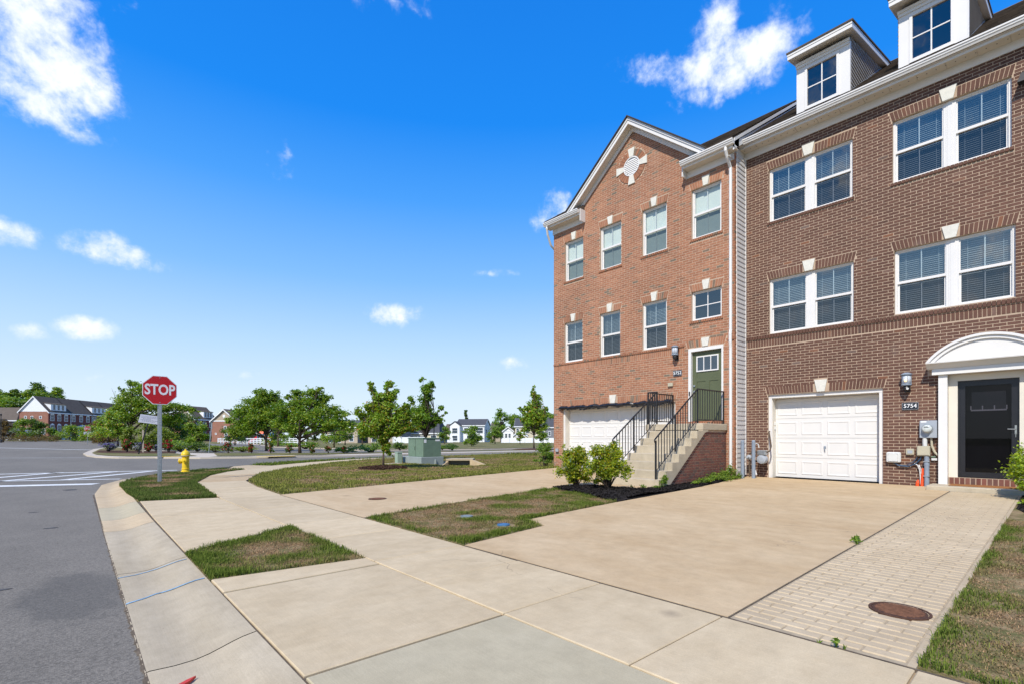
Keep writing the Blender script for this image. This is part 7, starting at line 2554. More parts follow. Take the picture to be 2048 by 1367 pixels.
# smaller trees and bushes of the middle distance: (name, label, column, depth, width, height, crown foot, leaf material, leaf size, leaves)
MID = [('small_tree', 'small round green tree left of the thin signpost', 393, 47.0, 2.5, 2.9, 0.5, 'leaf_elm', 0.16, 2200),
       ('dark_tree', 'dark dense tree behind the small round tree', 347, 56.0, 4.4, 4.0, 0.3, 'leaf_dark', 0.2, 2800),
       ('dark_tree', 'dark spreading tree between the stop sign and the brown roof', 372, 72.0, 5.0, 4.6, 0.3, 'leaf_dark', 0.25, 2200),
       ('lime_shrub', 'lime green tall shrub behind the tilted notice', 296, 47.0, 2.2, 2.4, 0.1, 'leaf_lime', 0.15, 1700),
       ('lime_shrub', 'lime green bushy shrub behind the left rose bush', 262, 48.5, 2.0, 2.2, 0.1, 'leaf_lime', 0.15, 1500),
       ('young_tree', 'light green young tree left of the stop sign tree', 236, 66.0, 3.4, 5.0, 1.2, 'leaf_maple', 0.22, 2200),
       ('magnolia_tree', 'dark rusty magnolia right of the far stop sign', 205, 97.0, 3.6, 5.2, 0.3, 'leaf_rust', 0.30, 1400),
       ('magnolia_tree', 'dark rusty magnolia on the far left by the lamp post', 6, 106.0, 3.8, 5.2, 0.5, 'leaf_rust', 0.30, 1400),
       ('round_bush', 'dark green round bush before the far brick corner', 70, 124.0, 6.4, 5.2, 0.1, 'leaf_dark', 0.34, 1800),
       ('round_bush', 'light green loose bush before the brick gable wall', 46, 124.0, 5.0, 5.6, 0.1, 'leaf_elm', 0.34, 1500),
       ('round_bush', 'yellow olive low round bush before the dark brick front', 103, 124.0, 4.4, 3.0, 0.1, 'leaf_weed', 0.30, 1100),
       ('round_bush', 'wide green bush beside the white arched far door', 150, 122.0, 6.6, 4.2, 0.1, 'leaf_elm', 0.32, 1700),
       ('round_bush', 'green bush behind the far stop sign', 188, 110.0, 4.8, 3.6, 0.1, 'leaf_maple', 0.30, 1300),
       ('young_tree', 'light green tree overlapping the row house roofs', 226, 112.0, 6.0, 8.2, 1.5, 'leaf_maple2', 0.36, 1900),
       ('field_shrub', 'bushy young tree in the field before the white house', 943, 76.0, 3.4, 3.0, 0.4, 'leaf_weed', 0.22, 1700),
       ('field_tree', 'small dark conifer shaped tree by the tan house', 725, 92.0, 2.4, 5.2, 0.5, 'leaf_dark', 0.24, 1500),
       ('field_tree', 'thin young tree before the stone house', 746, 84.0, 1.6, 3.0, 0.9, 'leaf_elm', 0.20, 600),
       ('field_tree', 'olive young tree by the solar roof house corner', 889, 116.0, 3.4, 4.2, 0.9, 'leaf_weed', 0.28, 1100),
       ('field_tree', 'light young tree right of the blue shaded house wall', 990, 112.0, 4.0, 4.2, 0.5, 'leaf_weed', 0.28, 1200),
       ('field_tree', 'little pale tree before the cream sunroom', 1040, 108.0, 2.2, 3.0, 0.6, 'leaf_maple', 0.24, 700),
       ('field_tree', 'small tree at the right end of the white fence', 1086, 84.0, 2.6, 2.9, 0.7, 'leaf_elm', 0.22, 900),
       ('field_tree', 'green tree partly hidden behind the arching trees', 690, 96.0, 4.2, 4.6, 0.8, 'leaf_elm', 0.28, 1300),
       ('small_tree', 'leafy tree filling the gap right of the arching trees', 668, 66.0, 4.6, 4.2, 0.5, 'leaf_elm', 0.22, 1800),
       ('small_tree', 'leafy tree showing between the two arching trees', 556, 74.0, 5.0, 5.4, 0.8, 'leaf_elm', 0.24, 1800),
       ('small_tree', 'leafy tree left of the rounded arching tree, before the red gabled house', 470, 92.0, 4.6, 4.4, 0.5, 'leaf_dark', 0.28, 1500),
       ('lime_shrub', 'lime green bush right of the large stop sign post', 330, 50.0, 2.6, 2.2, 0.1, 'leaf_lime', 0.16, 1500),
       ('young_tree', 'broad green tree right of the far stop sign, before the row houses', 215, 84.0, 5.2, 5.6, 0.8, 'leaf_maple', 0.26, 2000),
       ('backyard_tree', 'tall loose tree behind the white house gable end', 1002, 178.0, 7.6, 12.2, 3.0, 'leaf_maple2', 0.55, 1300),
       ('backyard_tree', 'rounder tree behind the brown roofed house', 1030, 190.0, 7.0, 10.4, 3.0, 'leaf_elm', 0.55, 1100),
       ('backyard_tree', 'slim tree top rising over the white house roof', 932, 230.0, 2.6, 14.8, 8.0, 'leaf_dark', 0.6, 450)]
for i, (nm, lab, u, t, w, h, z0, lm_, ls, nl) in enumerate(MID):
    x, y = spot(u, t)
    rg = np.random.default_rng(700 + i)
    tree(nm, lab, (x, y, base_z(x, y, 0.0)), round_clumps(w, h - z0, z0, 15, rg), int(nl * 1.6), ls * 1.15, lm_, max(0.3, z0 + 0.2 * h), 0.022 * h + 0.01, 800 + i, group='trees and bushes of the middle distance', sub=8, spread=0.26)

# evergreen hedge masses and ground cover that nobody could count
for i, (u, t, w, h, lm_, lab) in enumerate([(362, 45, 3.2, 1.0, 'leaf_elm', 'low rounded hedge right of the big red rose'), (395, 46, 2.6, 0.8, 'leaf_dark', 'low dark hedge under the small round tree'), (430, 45, 3.0, 0.55, 'leaf_lime', 'bright low ground cover hedge by the signpost'),
                                            (485, 46, 3.2, 0.45, 'leaf_lime', 'bright low ground cover hedge between roses'), (690, 41.5, 2.2, 0.4, 'leaf_weed', 'olive ground cover mound at the lot corner'), (742, 43, 4.4, 1.0, 'leaf_weed', 'loose olive shrub mass beside the maple trunk'),
                                            (800, 52, 1.6, 0.9, 'leaf_dark', 'dark shrub left of the transformer'), (905, 52, 2.6, 0.7, 'leaf_dark', 'dark low shrub right of the transformer'), (885, 54, 2.0, 0.5, 'leaf_weed', 'olive low shrub right of the transformer'), (612, 62, 5.5, 0.8, 'leaf_elm', 'low hedge along the far side of the lot'), (560, 84, 5.0, 0.9, 'leaf_elm', 'low hedge before the white rail fence')]):
    x, y = spot(u, t)
    shrub('hedge_shrub', lab, (x, y, base_z(x, y, 0.0)), w, h, 1100, 0.14 if t < 60 else 0.2, lm_, 900 + i, 'low shrubs across the street', n=12, spread=0.3, base=0.7)

# red grass band before the far row: reads as one mass
rg = np.random.default_rng(44)
for (ua, ub, t) in ((-30, 118, 118), (190, 236, 94)):
    cl = []
    n = int((ub - ua) / 3)
    for i in range(n):
        x, y = spot(ua + (ub - ua) * i / n, t + rg.uniform(-2, 2))
        cl.append((x, y, terrain(x, y) + 0.7, 0.8, 0.8, rg.uniform(0.5, 1.1)))
    P = clump_points(cl, 2600, rg, 6, 0.4)
    V, F = leaves_np(P, 0.4, rg, 0.3)
    mesh_np('undergrowth', V, F, 'leaf_rust', None, 'stuff')

# roses along the verge and on the island, lavender
for i, (u, t, w, h, nf, lab) in enumerate([(457, 39.5, 1.0, 0.86, 330, 'largest red rose bush on the verge, beside the thin signpost'), (503, 39.0, 0.62, 0.74, 260, 'small red rose bush second from the signpost'), (541, 39.3, 0.78, 0.76, 60, 'sparse rose bush under the rounded arching tree'),
                                           (580, 38.8, 0.78, 0.70, 120, 'low rose bush just left of the leaning trunk'), (623, 38.8, 0.72, 0.72, 16, 'dark rose bush just right of the leaning trunk'), (657, 38.6, 0.64, 0.64, 8, 'dark rose bush second right of the leaning trunk'), (688, 38.8, 0.52, 0.56, 8, 'small dark rose bush at the lot corner')]):
    x, y = spot(u, t)
    shrub('rose_bush', lab, (x, y, base_z(x, y, 0.03)), w, h, 1000, 0.085, 'leaf_dark', 940 + i, 'rose bushes along the verge', flowers=(int(nf * 1.3), 0.095, 'rose'), n=10)
for i, (u, t, w, h, nf, lab) in enumerate([(255, 41.5, 0.95, 0.95, 420, 'red rose bush left of the tilted notice post'), (298, 41.0, 0.75, 0.95, 380, 'red rose bush right of the tan stake'), (338, 40.8, 1.15, 1.05, 620, 'biggest red rose bush on the island right of the stop sign post')]):
    x, y = spot(u, t)
    shrub('rose_bush', lab, (x, y, base_z(x, y, 0.03)), w, h, 1300, 0.09, 'leaf_dark', 950 + i, 'rose bushes on the island', flowers=(int(nf * 1.7), 0.105, 'rose'), n=11)
for i, (u, t, w, h, lab) in enumerate([(216, 42.5, 1.75, 0.85, 'wide purple lavender clump at the tip of the island'), (276, 42.5, 0.9, 0.80, 'small pale lavender clump between the roses'), (312, 42.5, 0.5, 0.6, 'little lavender clump before the pale path')]):
    x, y = spot(u, t)
    shrub('lavender_clump', lab, (x, y, base_z(x, y, 0.03)), w, h, 1500, 0.10, 'leaf_sage', 960 + i, 'lavender on the island', flowers=(900 if i == 0 else 260, 0.09, 'lavender'), n=12, base=0.7)
ms = MB()
pts = [spot(u, t) for u, t in ((190, 41.0), (215, 39.6), (260, 38.8), (310, 38.8), (350, 39.5), (352, 43.5), (250, 45.5), (200, 46.0))]
ms.slab(pts, lambda x, y: terrain(x, y) + 0.055, 0.1).build('mulch_bed', 'mulch_red', kind='structure')

# ---------------------------------------------------------------- signs, posts, fences, playground
nx, ny_ = spot(277, 37.2)
nt = thing('notice_board', 'white notice board on a black post leaning to the right on the island', 'sign', (nx, ny_, 0.0), None, -HEAD + RAD(35))
tl = RAD(14)


def tilt(p):
    x, y, z = p
    return (x * math.cos(tl * 0.5) + z * math.sin(tl), y, z * math.cos(tl) - x * math.sin(tl * 0.55))


pb = MB()
pb.box(-0.045, 0.045, -0.03, 0.03, -0.1, 2.55)
pb.v = [tilt(p) for p in pb.v]
pb.build('post', 'black', nt, local=True)
bd = MB()
bd.box(-0.62, 0.62, -0.055, -0.031, 2.42, 3.05)
bd.v = [tilt(p) for p in bd.v]
bd.build('board', 'notice', nt, local=True)
ink = MB()
r = random.Random(4)
for k in range(5):
    zz = 2.93 - k * 0.092
    x = -0.52 + (0.12 if k in (2,) else 0) + (0.1 if k == 4 else 0)
    e = (0.5 if k != 2 else 0.1) - (0.15 if k == 4 else 0)
    while x < e:
        w = r.uniform(0.04, 0.13)
        ink.box(x, min(x + w, e + 0.05), -0.0575, -0.0555, zz - 0.016, zz + 0.016)
        x += w + 0.025
ink.v = [tilt(p) for p in ink.v]
ink.build('faded_print', 'notice_ink', nt, local=True, kind='stuff')
sx_, sy_ = spot(286, 40.5)
put(MB().box(sx_ - 0.05, sx_ + 0.05, sy_ - 0.05, sy_ + 0.05, 0.0, 1.9).build('stake', 'wood_stake'), 'tan wooden stake behind the leaning notice post', 'stake')
s2 = thing('signpost', 'thin galvanised signpost with its plate seen edge on by the largest rose', 'signpost', (*spot(420, 44), 0.0))
qx, qy = spot(420, 44)
MB().tube([(qx - 0.1, qy, -0.1), (qx + 0.12, qy - 0.1, 2.55)], 0.035, 6).build('post', 'galv', s2)
MB().box(qx + 0.09, qx + 0.13, qy - 0.32, qy + 0.10, 2.05, 2.6).build('plate', 'galv', s2)
fx2, fy2 = spot(175, 84)
t2 = stop_sign('small distant stop sign with a grey plate beneath, before the row houses', (fx2, fy2, terrain(fx2, fy2)), math.atan2(-fx2, fy2), 0.92, 2.08, 'stop signs', far=True)
MB().box(-0.5, 0.5, -0.045, -0.036, 1.62, 2.02).build('plate', 'notice', t2, local=True)


def lamp_post(label, u, t, h):
    x, y = spot(u, t)
    z = terrain(x, y)
    o = thing('lamp_post', label, 'lamp post', (x, y, z), 'black lamp posts')
    MB().lathe((x, y, z), [(0.16, -0.1), (0.15, 0.4), (0.075, 0.6), (0.06, h - 0.55)], 10).build('pole', 'black', o)
    MB().lathe((x, y, z + h - 0.55), [(0.08, 0.0), (0.17, 0.34), (0.17, 0.36), (0.05, 0.48), (0.02, 0.55)], 8).build('lantern', 'black', o)
    return o


lamp_post('black lamp post rising behind the transformer', 868, 58, 3.5)
lamp_post('black lamp post at the far left edge by the magnolia', 2, 102, 6.0)


def rail_fence(label, a, b, z, h, n, m='far_white'):
    o = thing('rail_fence', label, 'fence', (a[0], a[1], z))
    A, B = Vector((a[0], a[1], z)), Vector((b[0], b[1], z))
    d = (B - A)
    t = d.normalized()
    nn = Vector((-t.y, t.x, 0))
    for k in range(n + 1):
        p = A.lerp(B, k / n)
        MB().box(p.x - 0.09, p.x + 0.09, p.y - 0.09, p.y + 0.09, z - 0.2, z + h + 0.08).build('post', m, o)
    for q in (0.35, 0.66, 0.95):
        c = [A + nn * 0.03, B + nn * 0.03, B - nn * 0.03, A - nn * 0.03]
        MB().hexa([(v.x, v.y, z + h * q - 0.085) for v in c] + [(v.x, v.y, z + h * q + 0.085) for v in c]).build('rail', m, o)
    return o


rail_fence('long white rail fence before the playground', spot(436, 126), spot(612, 100), -0.12, 1.3, 26)


def panel_fence(label, a, b, h, n):
    z = terrain(*a)
    o = thing('panel_fence', label, 'fence', (a[0], a[1], z), 'white panel fences behind the houses')
    A, B = Vector((a[0], a[1], z)), Vector((b[0], b[1], z))
    for k in range(n):
        p, q = A.lerp(B, k / n), A.lerp(B, (k + 1) / n)
        t = (q - p).normalized()
        nn = Vector((-t.y, t.x, 0)) * 0.04
        p2, q2 = p + t * 0.14, q - t * 0.02
        c = [p2 + nn, q2 + nn, q2 - nn, p2 - nn]
        MB().hexa([(v.x, v.y, z - 0.1) for v in c] + [(v.x, v.y, z + h) for v in c]).build('panel', 'far_white', o)
        MB().box(p.x - 0.1, p.x + 0.1, p.y - 0.1, p.y + 0.1, z - 0.1, z + h + 0.12).build('post', 'far_white', o)
    return o


panel_fence('white panel fence before the cream houses', spot(1003, 152), spot(1112, 150), 1.5, 7)
panel_fence('white panel fence beside the solar roof house', spot(786, 136), spot(852, 136), 1.7, 4)
panel_fence('short white panel fence left of the white house', spot(893, 168), spot(906, 168), 1.6, 1)

gx_, gy_ = spot(515, 122)
pg_ = thing('playground_set', 'red yellow and blue playground set behind the white rail fence', 'playground', (gx_, gy_, -0.15), None, -HEAD)
for px in (0.0, 1.6, 3.2):
    for py in (0.0, 1.4):
        MB().box(px - 0.07, px + 0.07, py - 0.07, py + 0.07, 0, 3.2).build('post', 'play_blue', pg_, local=True)
MB().box(-0.05, 3.25, -0.05, 1.45, 1.2, 1.3).build('deck', 'play_blue', pg_, local=True)
MB().hexa([(-0.1, -0.1, 2.5), (1.7, -0.1, 2.5), (1.7, 1.5, 2.5), (-0.1, 1.5, 2.5), (0.5, 0.4, 3.4), (1.1, 0.4, 3.4), (1.1, 1.0, 3.4), (0.5, 1.0, 3.4)]).build('canopy', 'orange', pg_, local=True)
MB().hexa([(-2.1, -0.3, 0.2), (-0.1, -0.1, 1.3), (-0.1, 0.7, 1.3), (-2.1, 0.5, 0.2), (-2.1, -0.3, 0.6), (-0.1, -0.1, 1.9), (-0.1, 0.7, 1.9), (-2.1, 0.5, 0.6)]).build('slide', 'play_red', pg_, local=True)
MB().box(1.7, 2.5, -0.1, -0.02, 0.6, 2.3).build('panel', 'play_yellow', pg_, local=True)
MB().box(3.0, 3.7, -0.1, -0.02, 0.5, 1.7).build('panel', 'play_yellow', pg_, local=True, label='orange play panel')
MB().box(2.55, 2.95, -0.1, -0.02, 0.4, 1.6).build('panel', 'play_red', pg_, local=True, label='red play panel')


# ---------------------------------------------------------------- far houses
def far_window(h, x, z, w, hh, arch=False, y=0.0):
    MB().box(x - w / 2 - 0.12, x + w / 2 + 0.12, y - 0.06, y - 0.005, z - 0.12, z + hh + 0.12).build('window', 'far_white', h, local=True)
    win = h.children[-1] if h.children else None
    return win


def add_window(h, x, z, w, hh, hood=None, y=0.0):
    f = MB().box(x - w / 2 - 0.13, x + w / 2 + 0.13, y - 0.07, y - 0.005, z - 0.13, z + hh + 0.13)
    if hood:
        f.prism([(x - w / 2 - 0.13, z + hh + 0.13), (x + w / 2 + 0.13, z + hh + 0.13), (x + w / 4, z + hh + 0.45), (x, z + hh + 0.52), (x - w / 4, z + hh + 0.45)], 'y', y - 0.07, y - 0.005)
    win = f.build('window', 'far_white', h, local=True)
    for k in (0, 1):
        MB().box(x - w / 2, x + w / 2, y - 0.085, y - 0.071, z + hh * 0.52 * k, z + hh * (0.47 + 0.53 * k)).build('pane', 'far_pane', win, local=True)


def far_house(name, label, loc, rot, w, d, ze, zr, wall, roof, wins=(), group=None, side_wins=(), wing=None, gable_m=None, band=None, side_m=None, front_gable=False, over=0.35, cat='house', hip=0.0):
    o = thing(name, label, cat, loc, group, rot)
    MB().box(0.02, w - 0.02, 0, 0.15, -1.0, ze).build('front_wall', wall, o, local=True)
    MB().box(0.02, w - 0.02, d - 0.15, d, -1.0, ze).build('back_wall', wall, o, local=True)
    MB().box(0, 0.15, 0.15, d - 0.15, -1.0, ze).build('side_wall', side_m or wall, o, local=True)
    MB().box(w - 0.15, w, 0.15, d - 0.15, -1.0, ze).build('side_wall', side_m or wall, o, local=True)
    rf = MB()
    if not front_gable:
        if not hip:
            g = MB()
            g.prism([(0, ze), (d, ze), (d / 2, zr - 0.1)], 'x', 0.0, 0.15).prism([(0, ze), (d, ze), (d / 2, zr - 0.1)], 'x', w - 0.15, w)
            g.build('gable', gable_m or wall, o, local=True)
        for s in (0, 1):
            y0, y1 = (-over, d / 2) if s == 0 else (d + over, d / 2)
            zl = ze - (zr - ze) / (d / 2) * over
            a = [(-over, y0, zl), (w + over, y0, zl), (w + over - hip, y1, zr), (-over + hip, y1, zr)]
            rf.hexa([(x, y, z) for x, y, z in a] + [(x, y, z + 0.18) for x, y, z in a])
        if hip:
            for xa, xb in ((-over, hip - over), (w + over, w + over - hip)):
                zl = ze - (zr - ze) / (d / 2) * over
                a = [(xa, -over, zl), (xa, d + over, zl), (xb, d / 2 + 0.01, zr), (xb, d / 2 - 0.01, zr)]
                rf.hexa([(x, y, z) for x, y, z in a] + [(x, y, z + 0.18) for x, y, z in a])
        tr = MB()
        if not hip:
            for xx in (-over - 0.03, w + over - 0.02):
                for s in (0, 1):
                    y0, y1 = (-over, d / 2) if s == 0 else (d + over, d / 2)
                    zl = ze - (zr - ze) / (d / 2) * over
                    a = [(xx, y0, zl - 0.25), (xx + 0.05, y0, zl - 0.25), (xx + 0.05, y1, zr - 0.25), (xx, y1, zr - 0.25)]
                    tr.hexa([(x, y, z) for x, y, z in a] + [(x, y, z + 0.40) for x, y, z in a])
        zl = ze - (zr - ze) / (d / 2) * over
        tr.box(-over, w + over, -over - 0.06, -over - 0.005, zl - 0.20, zl + 0.12).box(0, w, -0.05, -0.003, ze - 0.45, ze - 0.02)
        tr.build('trim', 'far_white', o, local=True)
    else:
        g = MB()
        g.prism([(0, ze), (w, ze), (w / 2, zr - 0.1)], 'y', 0.0, 0.15).prism([(0, ze), (w, ze), (w / 2, zr - 0.1)], 'y', d - 0.15, d)
        g.build('gable', gable_m or wall, o, local=True)
        sl = (zr - ze) / (w / 2)
        for s in (0, 1):
            x0, x1 = (-over, w / 2) if s == 0 else (w + over, w / 2)
            zl = ze - sl * over
            a = [(x0, -over, zl), (x0, d + over, zl), (x1, d + over, zr), (x1, -over, zr)]
            rf.hexa([(x, y, z) for x, y, z in a] + [(x, y, z + 0.18) for x, y, z in a])
        tr = MB()
        for s in (0, 1):
            x0, x1 = (-over, w / 2) if s == 0 else (w + over, w / 2)
            zl = ze - sl * over
            a = [(x0, -over - 0.06, zl - 0.22), (x0, -over - 0.005, zl - 0.22), (x1, -over - 0.005, zr - 0.22), (x1, -over - 0.06, zr - 0.22)]
            tr.hexa([(x, y, z) for x, y, z in a] + [(x, y, z + 0.36) for x, y, z in a])
        tr.box(0, w, -0.06, -0.003, ze - 0.2, ze + 0.1)
        tr.build('trim', 'far_white', o, local=True)
    rf.build('roof', roof, o, local=True)
    for q in wins:
        add_window(o, *q)
    for (yy, z, ww, hh, sd) in side_wins:
        xx = -0.06 if sd == 0 else w + 0.005
        f = MB().box(xx, xx + 0.055, yy - ww / 2 - 0.12, yy + ww / 2 + 0.12, z - 0.12, z + hh + 0.12).build('window', 'far_white', o, local=True)
        MB().box(xx - 0.015 if sd == 0 else xx + 0.056, xx - 0.001 if sd == 0 else xx + 0.07, yy - ww / 2, yy + ww / 2, z, z + hh).build('pane', 'far_pane', f, local=True)
    return o


def far_dormer(o, x0, x1, y0, zb, zt, slope, n):
    """shed dormer whose roof runs back into the slope"""
    L = (zt - zb) / max(0.05, slope - 0.18)
    d = MB().prism([(y0, zb), (y0 + L, zb + slope * L), (y0, zt)], 'x', x0, x1).build('dormer', 'far_white', o, local=True)
    rr = [(x0 - 0.15, y0 - 0.2, zt - 0.02), (x1 + 0.15, y0 - 0.2, zt - 0.02), (x1 + 0.15, y0 + L, zt + 0.18 * L), (x0 - 0.15, y0 + L, zt + 0.18 * L)]
    MB().hexa([p for p in rr] + [(x, y, z + 0.15) for x, y, z in rr]).build('dormer_roof', 'far_roof', d, local=True)
    for k in range(n):
        x = x0 + (x1 - x0) * (k + 0.75) / (n + 0.5)
        MB().box(x - 0.34, x + 0.34, y0 - 0.05, y0 - 0.005, zb + 0.38, zt - 0.22).build('pane', 'far_pane', d, local=True)


# brick row to the left: three houses in line, gable end towards the viewer
rowdir = math.atan2(0.803, 0.595)
ox, oy = spot(97, 149)
ux_, uy_ = math.cos(rowdir), math.sin(rowdir)
GR_ = 'row houses beyond the junction'


def row_house(label, s0, w, wall, side_m, gm, wins, dorm, porch=None, shut=False):
    x, y = ox + ux_ * s0, oy + uy_ * s0
    z = 0.62
    o = far_house('row_house', label, (x, y, z), rowdir, w, 8.2, 8.65, 13.2, wall, 'far_roof', wins, GR_, ((2.2, 6.6, 0.5, 0.6, 0), (4.6, 6.6, 0.5, 0.6, 0), (6.4, 6.6, 0.5, 0.6, 0), (1.4, 1.8, 0.8, 1.6, 0)) if gm else (), gable_m=gm, side_m=side_m, over=0.3)
    for (a, b) in dorm:
        far_dormer(o, a, b, 0.25, 8.95, 11.0, 4.55 / 4.1, 3)
    return o


row_house('end row house with white gable, pink brick side and arched white door', 0.0, 8.1, 'far_brick_dark', 'far_brick', 'far_white',
          [(x, z, 1.15, 1.7, True) for z in (6.0, 2.9) for x in (1.35, 3.9, 6.5)], [(1.2, 6.9)])
o2 = row_house('middle row house of dark brick with a white porch', 8.1, 9.0, 'far_brick_dark', None, None, [(x, 6.0, 1.15, 1.7, True) for x in (1.4, 4.5, 7.4)] + [(7.6, 2.9, 1.1, 1.6)], [])
o3 = row_house('third row house of tan brick with dark shutters', 17.1, 8.4, 'far_brick_tan', None, None, [(x, 6.0, 1.05, 1.7) for x in (1.3, 4.2, 7.0)] + [(x, 2.9, 1.05, 1.7) for x in (1.3, 4.2, 7.0)], [(0.6, 7.0)])
for x in (0.4, 2.2, 3.3, 5.1, 6.1, 7.9):
    MB().box(x - 0.24, x + 0.24, -0.06, -0.004, 5.9, 7.8).build('shutter', 'black', o3, local=True)
row_house('fourth row house of red brick mostly behind trees', 25.5, 8.4, 'far_brick', None, None, [(x, 6.0, 1.05, 1.7) for x in (1.3, 4.2, 7.0)] + [(x, 2.2, 1.05, 1.7) for x in (1.3, 4.2, 7.0)], [(0.6, 7.0)])
rwx, rwy = ox, oy
dm = bpy.data.objects['row_house']
pd = MB().box(4.9, 6.7, -0.6, 0.0, -0.6, 1.9).prism([(4.7, 1.9), (6.9, 1.9), (6.4, 2.5), (5.8, 2.75), (5.2, 2.5)], 'y', -0.65, 0.0).build('porch', 'far_white', dm, local=True)
MB().box(5.3, 6.3, -0.66, -0.605, -0.6, 1.7).build('door', 'far_pane', dm, local=True)
pd = MB().box(1.8, 7.0, -0.9, 0.0, 3.9, 4.3).prism([(2.3, 4.3), (6.5, 4.3), (4.4, 4.9)], 'y', -0.9, 0.0).box(2.4, 2.75, -0.85, -0.5, 1.0, 3.9).box(4.2, 4.6, -0.85, -0.5, 1.0, 3.9).box(6.1, 6.45, -0.85, -0.5, 1.0, 3.9).build('porch', 'far_white', o2, local=True)
for o_, xx in ((o2, 0.15), (o3, 0.1)):
    MB().tube([(xx, -0.12, -0.5), (xx, -0.12, 8.6)], 0.1, 6).build('downspout', 'far_white', o_, local=True)
# gabled lean-to behind the end house
lx, ly = spot(29, 152)
far_house('row_house', 'low white gabled wing behind the end row house', (*spot(30, 151), 0.7), rowdir + RAD(100), 4.6, 6.0, 4.4, 6.2, 'far_brick_tan', 'far_roof', (), GR_, front_gable=True, gable_m='far_white')
far_house('grey_house', 'grey sided house with brown roof at the far left edge', (*spot(-62, 150), 0.7), -HEAD + RAD(4), 13.6, 9.0, 6.2, 10.0, 'far_grey', 'far_roof', [(3, 3.5, 1.2, 1.8), (7, 3.5, 1.2, 1.8), (10.5, 3.9, 2.2, 1.5)], None, gable_m='far_grey', hip=3.0)
far_house('garage_row', 'low garage with white doors before the grey sided house', (*spot(-40, 142), 0.6), -HEAD + RAD(4), 10.8, 5.0, 1.9, 3.6, 'far_white', 'far_roof_grey', [(2.0, -0.4, 2.3, 1.8), (5.5, -0.4, 2.3, 1.8), (8.6, -0.4, 2.3, 1.8)], None)
# second brick group behind the stop sign tree
far_house('row_house', 'brown roofed row house with a dormer behind the stop sign tree', (*spot(389, 160), 0.1), rowdir - RAD(14), 9.5, 8.2, 7.5, 11.6, 'far_brick_dark', 'far_roof', [(x, 4.8, 1.05, 1.7) for x in (1.3, 4.2, 7.0)] + [(x, 1.6, 1.05, 1.7) for x in (1.3, 4.2, 7.0)], GR_, gable_m='far_tan', side_m='far_brick', over=0.3)
far_dormer([o for o in bpy.data.objects if o.get('label', '').startswith('brown roofed row')][0], 4.2, 8.2, 0.3, 7.8, 9.9, 1.0, 3)
hg = far_house('row_house', 'red brick row house with tan front gable left of the arching trees', (*spot(423, 150), 0.0), -HEAD + RAD(-8), 8.4, 9.0, 6.5, 9.9, 'far_brick', 'far_roof', [(4.6, 3.9, 0.6, 0.9), (4.9, 1.3, 0.9, 1.4), (1.5, 2.4, 0.3, 0.3)], GR_, front_gable=True, gable_m='far_tan', over=0.4)
MB().lathe((4.2, -0.05, 7.9), [(0.45, 0.0), (0.45, 0.04)], 14, 'y').build('round_vent', 'far_white', hg, local=True)

GH = 'houses across the field'


def fz(u, t):
    x, y = spot(u, t)
    return (x, y, terrain(x, y))


ha = far_house('white_house', 'white sided two storey house with dark roof and shaded blue side', fz(912, 186), -HEAD - RAD(10), 11.0, 10.0, 6.4, 8.7, 'far_white', 'far_roof_grey', [(4.0, 3.4, 1.6, 1.9), (9.2, 3.4, 2.4, 2.0), (9.2, 0.6, 2.0, 1.8), (5.6, 0.4, 2.6, 2.0)], GH, ((3, 3.4, 0.9, 1.4, 1),))
wg = MB().box(-1.6, 2.1, -2.4, 0.02, -1.0, 6.3).prism([(-1.6, 6.3), (2.1, 6.3), (0.25, 7.6)], 'y', -2.4, 3.0).build('wing', 'far_white', ha, local=True)
MB().hexa([(-1.9, -2.7, 6.15), (0.25, -2.7, 7.68), (0.25, 3.0, 7.68), (-1.9, 3.0, 6.15), (-1.9, -2.7, 6.33), (0.25, -2.7, 7.86), (0.25, 3.0, 7.86), (-1.9, 3.0, 6.33)]).hexa([(0.25, -2.7, 7.68), (2.4, -2.7, 6.15), (2.4, 3.0, 6.15), (0.25, 3.0, 7.68), (0.25, -2.7, 7.86), (2.4, -2.7, 6.33), (2.4, 3.0, 6.33), (0.25, 3.0, 7.86)]).build('wing_roof', 'far_roof_grey', wg, local=True)
for zz in (3.4, 0.6):
    add_window(ha, 0.25, zz, 1.9, 1.8, None, -2.4)
hb_ = far_house('grey_roof_house', 'low house with broad grey roof and dark solar panels', fz(811, 146), -HEAD - RAD(8), 10.2, 9.0, 3.2, 7.9, 'far_cream', 'far_roof_grey', [(1.8, 0.4, 1.2, 1.6), (5.2, 0.4, 1.8, 1.6), (8.6, 0.4, 1.6, 1.8)], GH, side_m='far_grey', gable_m='far_grey', hip=1.6)
for k in range(3):
    a0 = 3.9 + k * 1.75
    q = [(a0, 1.4), (a0 + 1.7, 1.4), (a0 + 1.7, 3.5), (a0, 3.5)]
    s = (7.9 - 3.2) / 4.5
    MB().hexa([(x, y, 3.2 + s * y + 0.20) for x, y in q] + [(x, y, 3.2 + s * y + 0.27) for x, y in q]).build('solar_panel', 'solar', hb_, local=True)
far_house('stone_house', 'pale stone house mostly behind the young maple', fz(736, 138), -HEAD - RAD(10), 9.6, 8.0, 4.9, 8.4, 'far_tan', 'far_roof_grey', [(2.0, 0.4, 1.6, 2.0), (5.4, 0.4, 1.8, 2.0), (7.6, 3.0, 1.2, 1.3), (2.0, 3.0, 1.2, 1.3)], GH, gable_m='far_grey', side_m='far_grey')
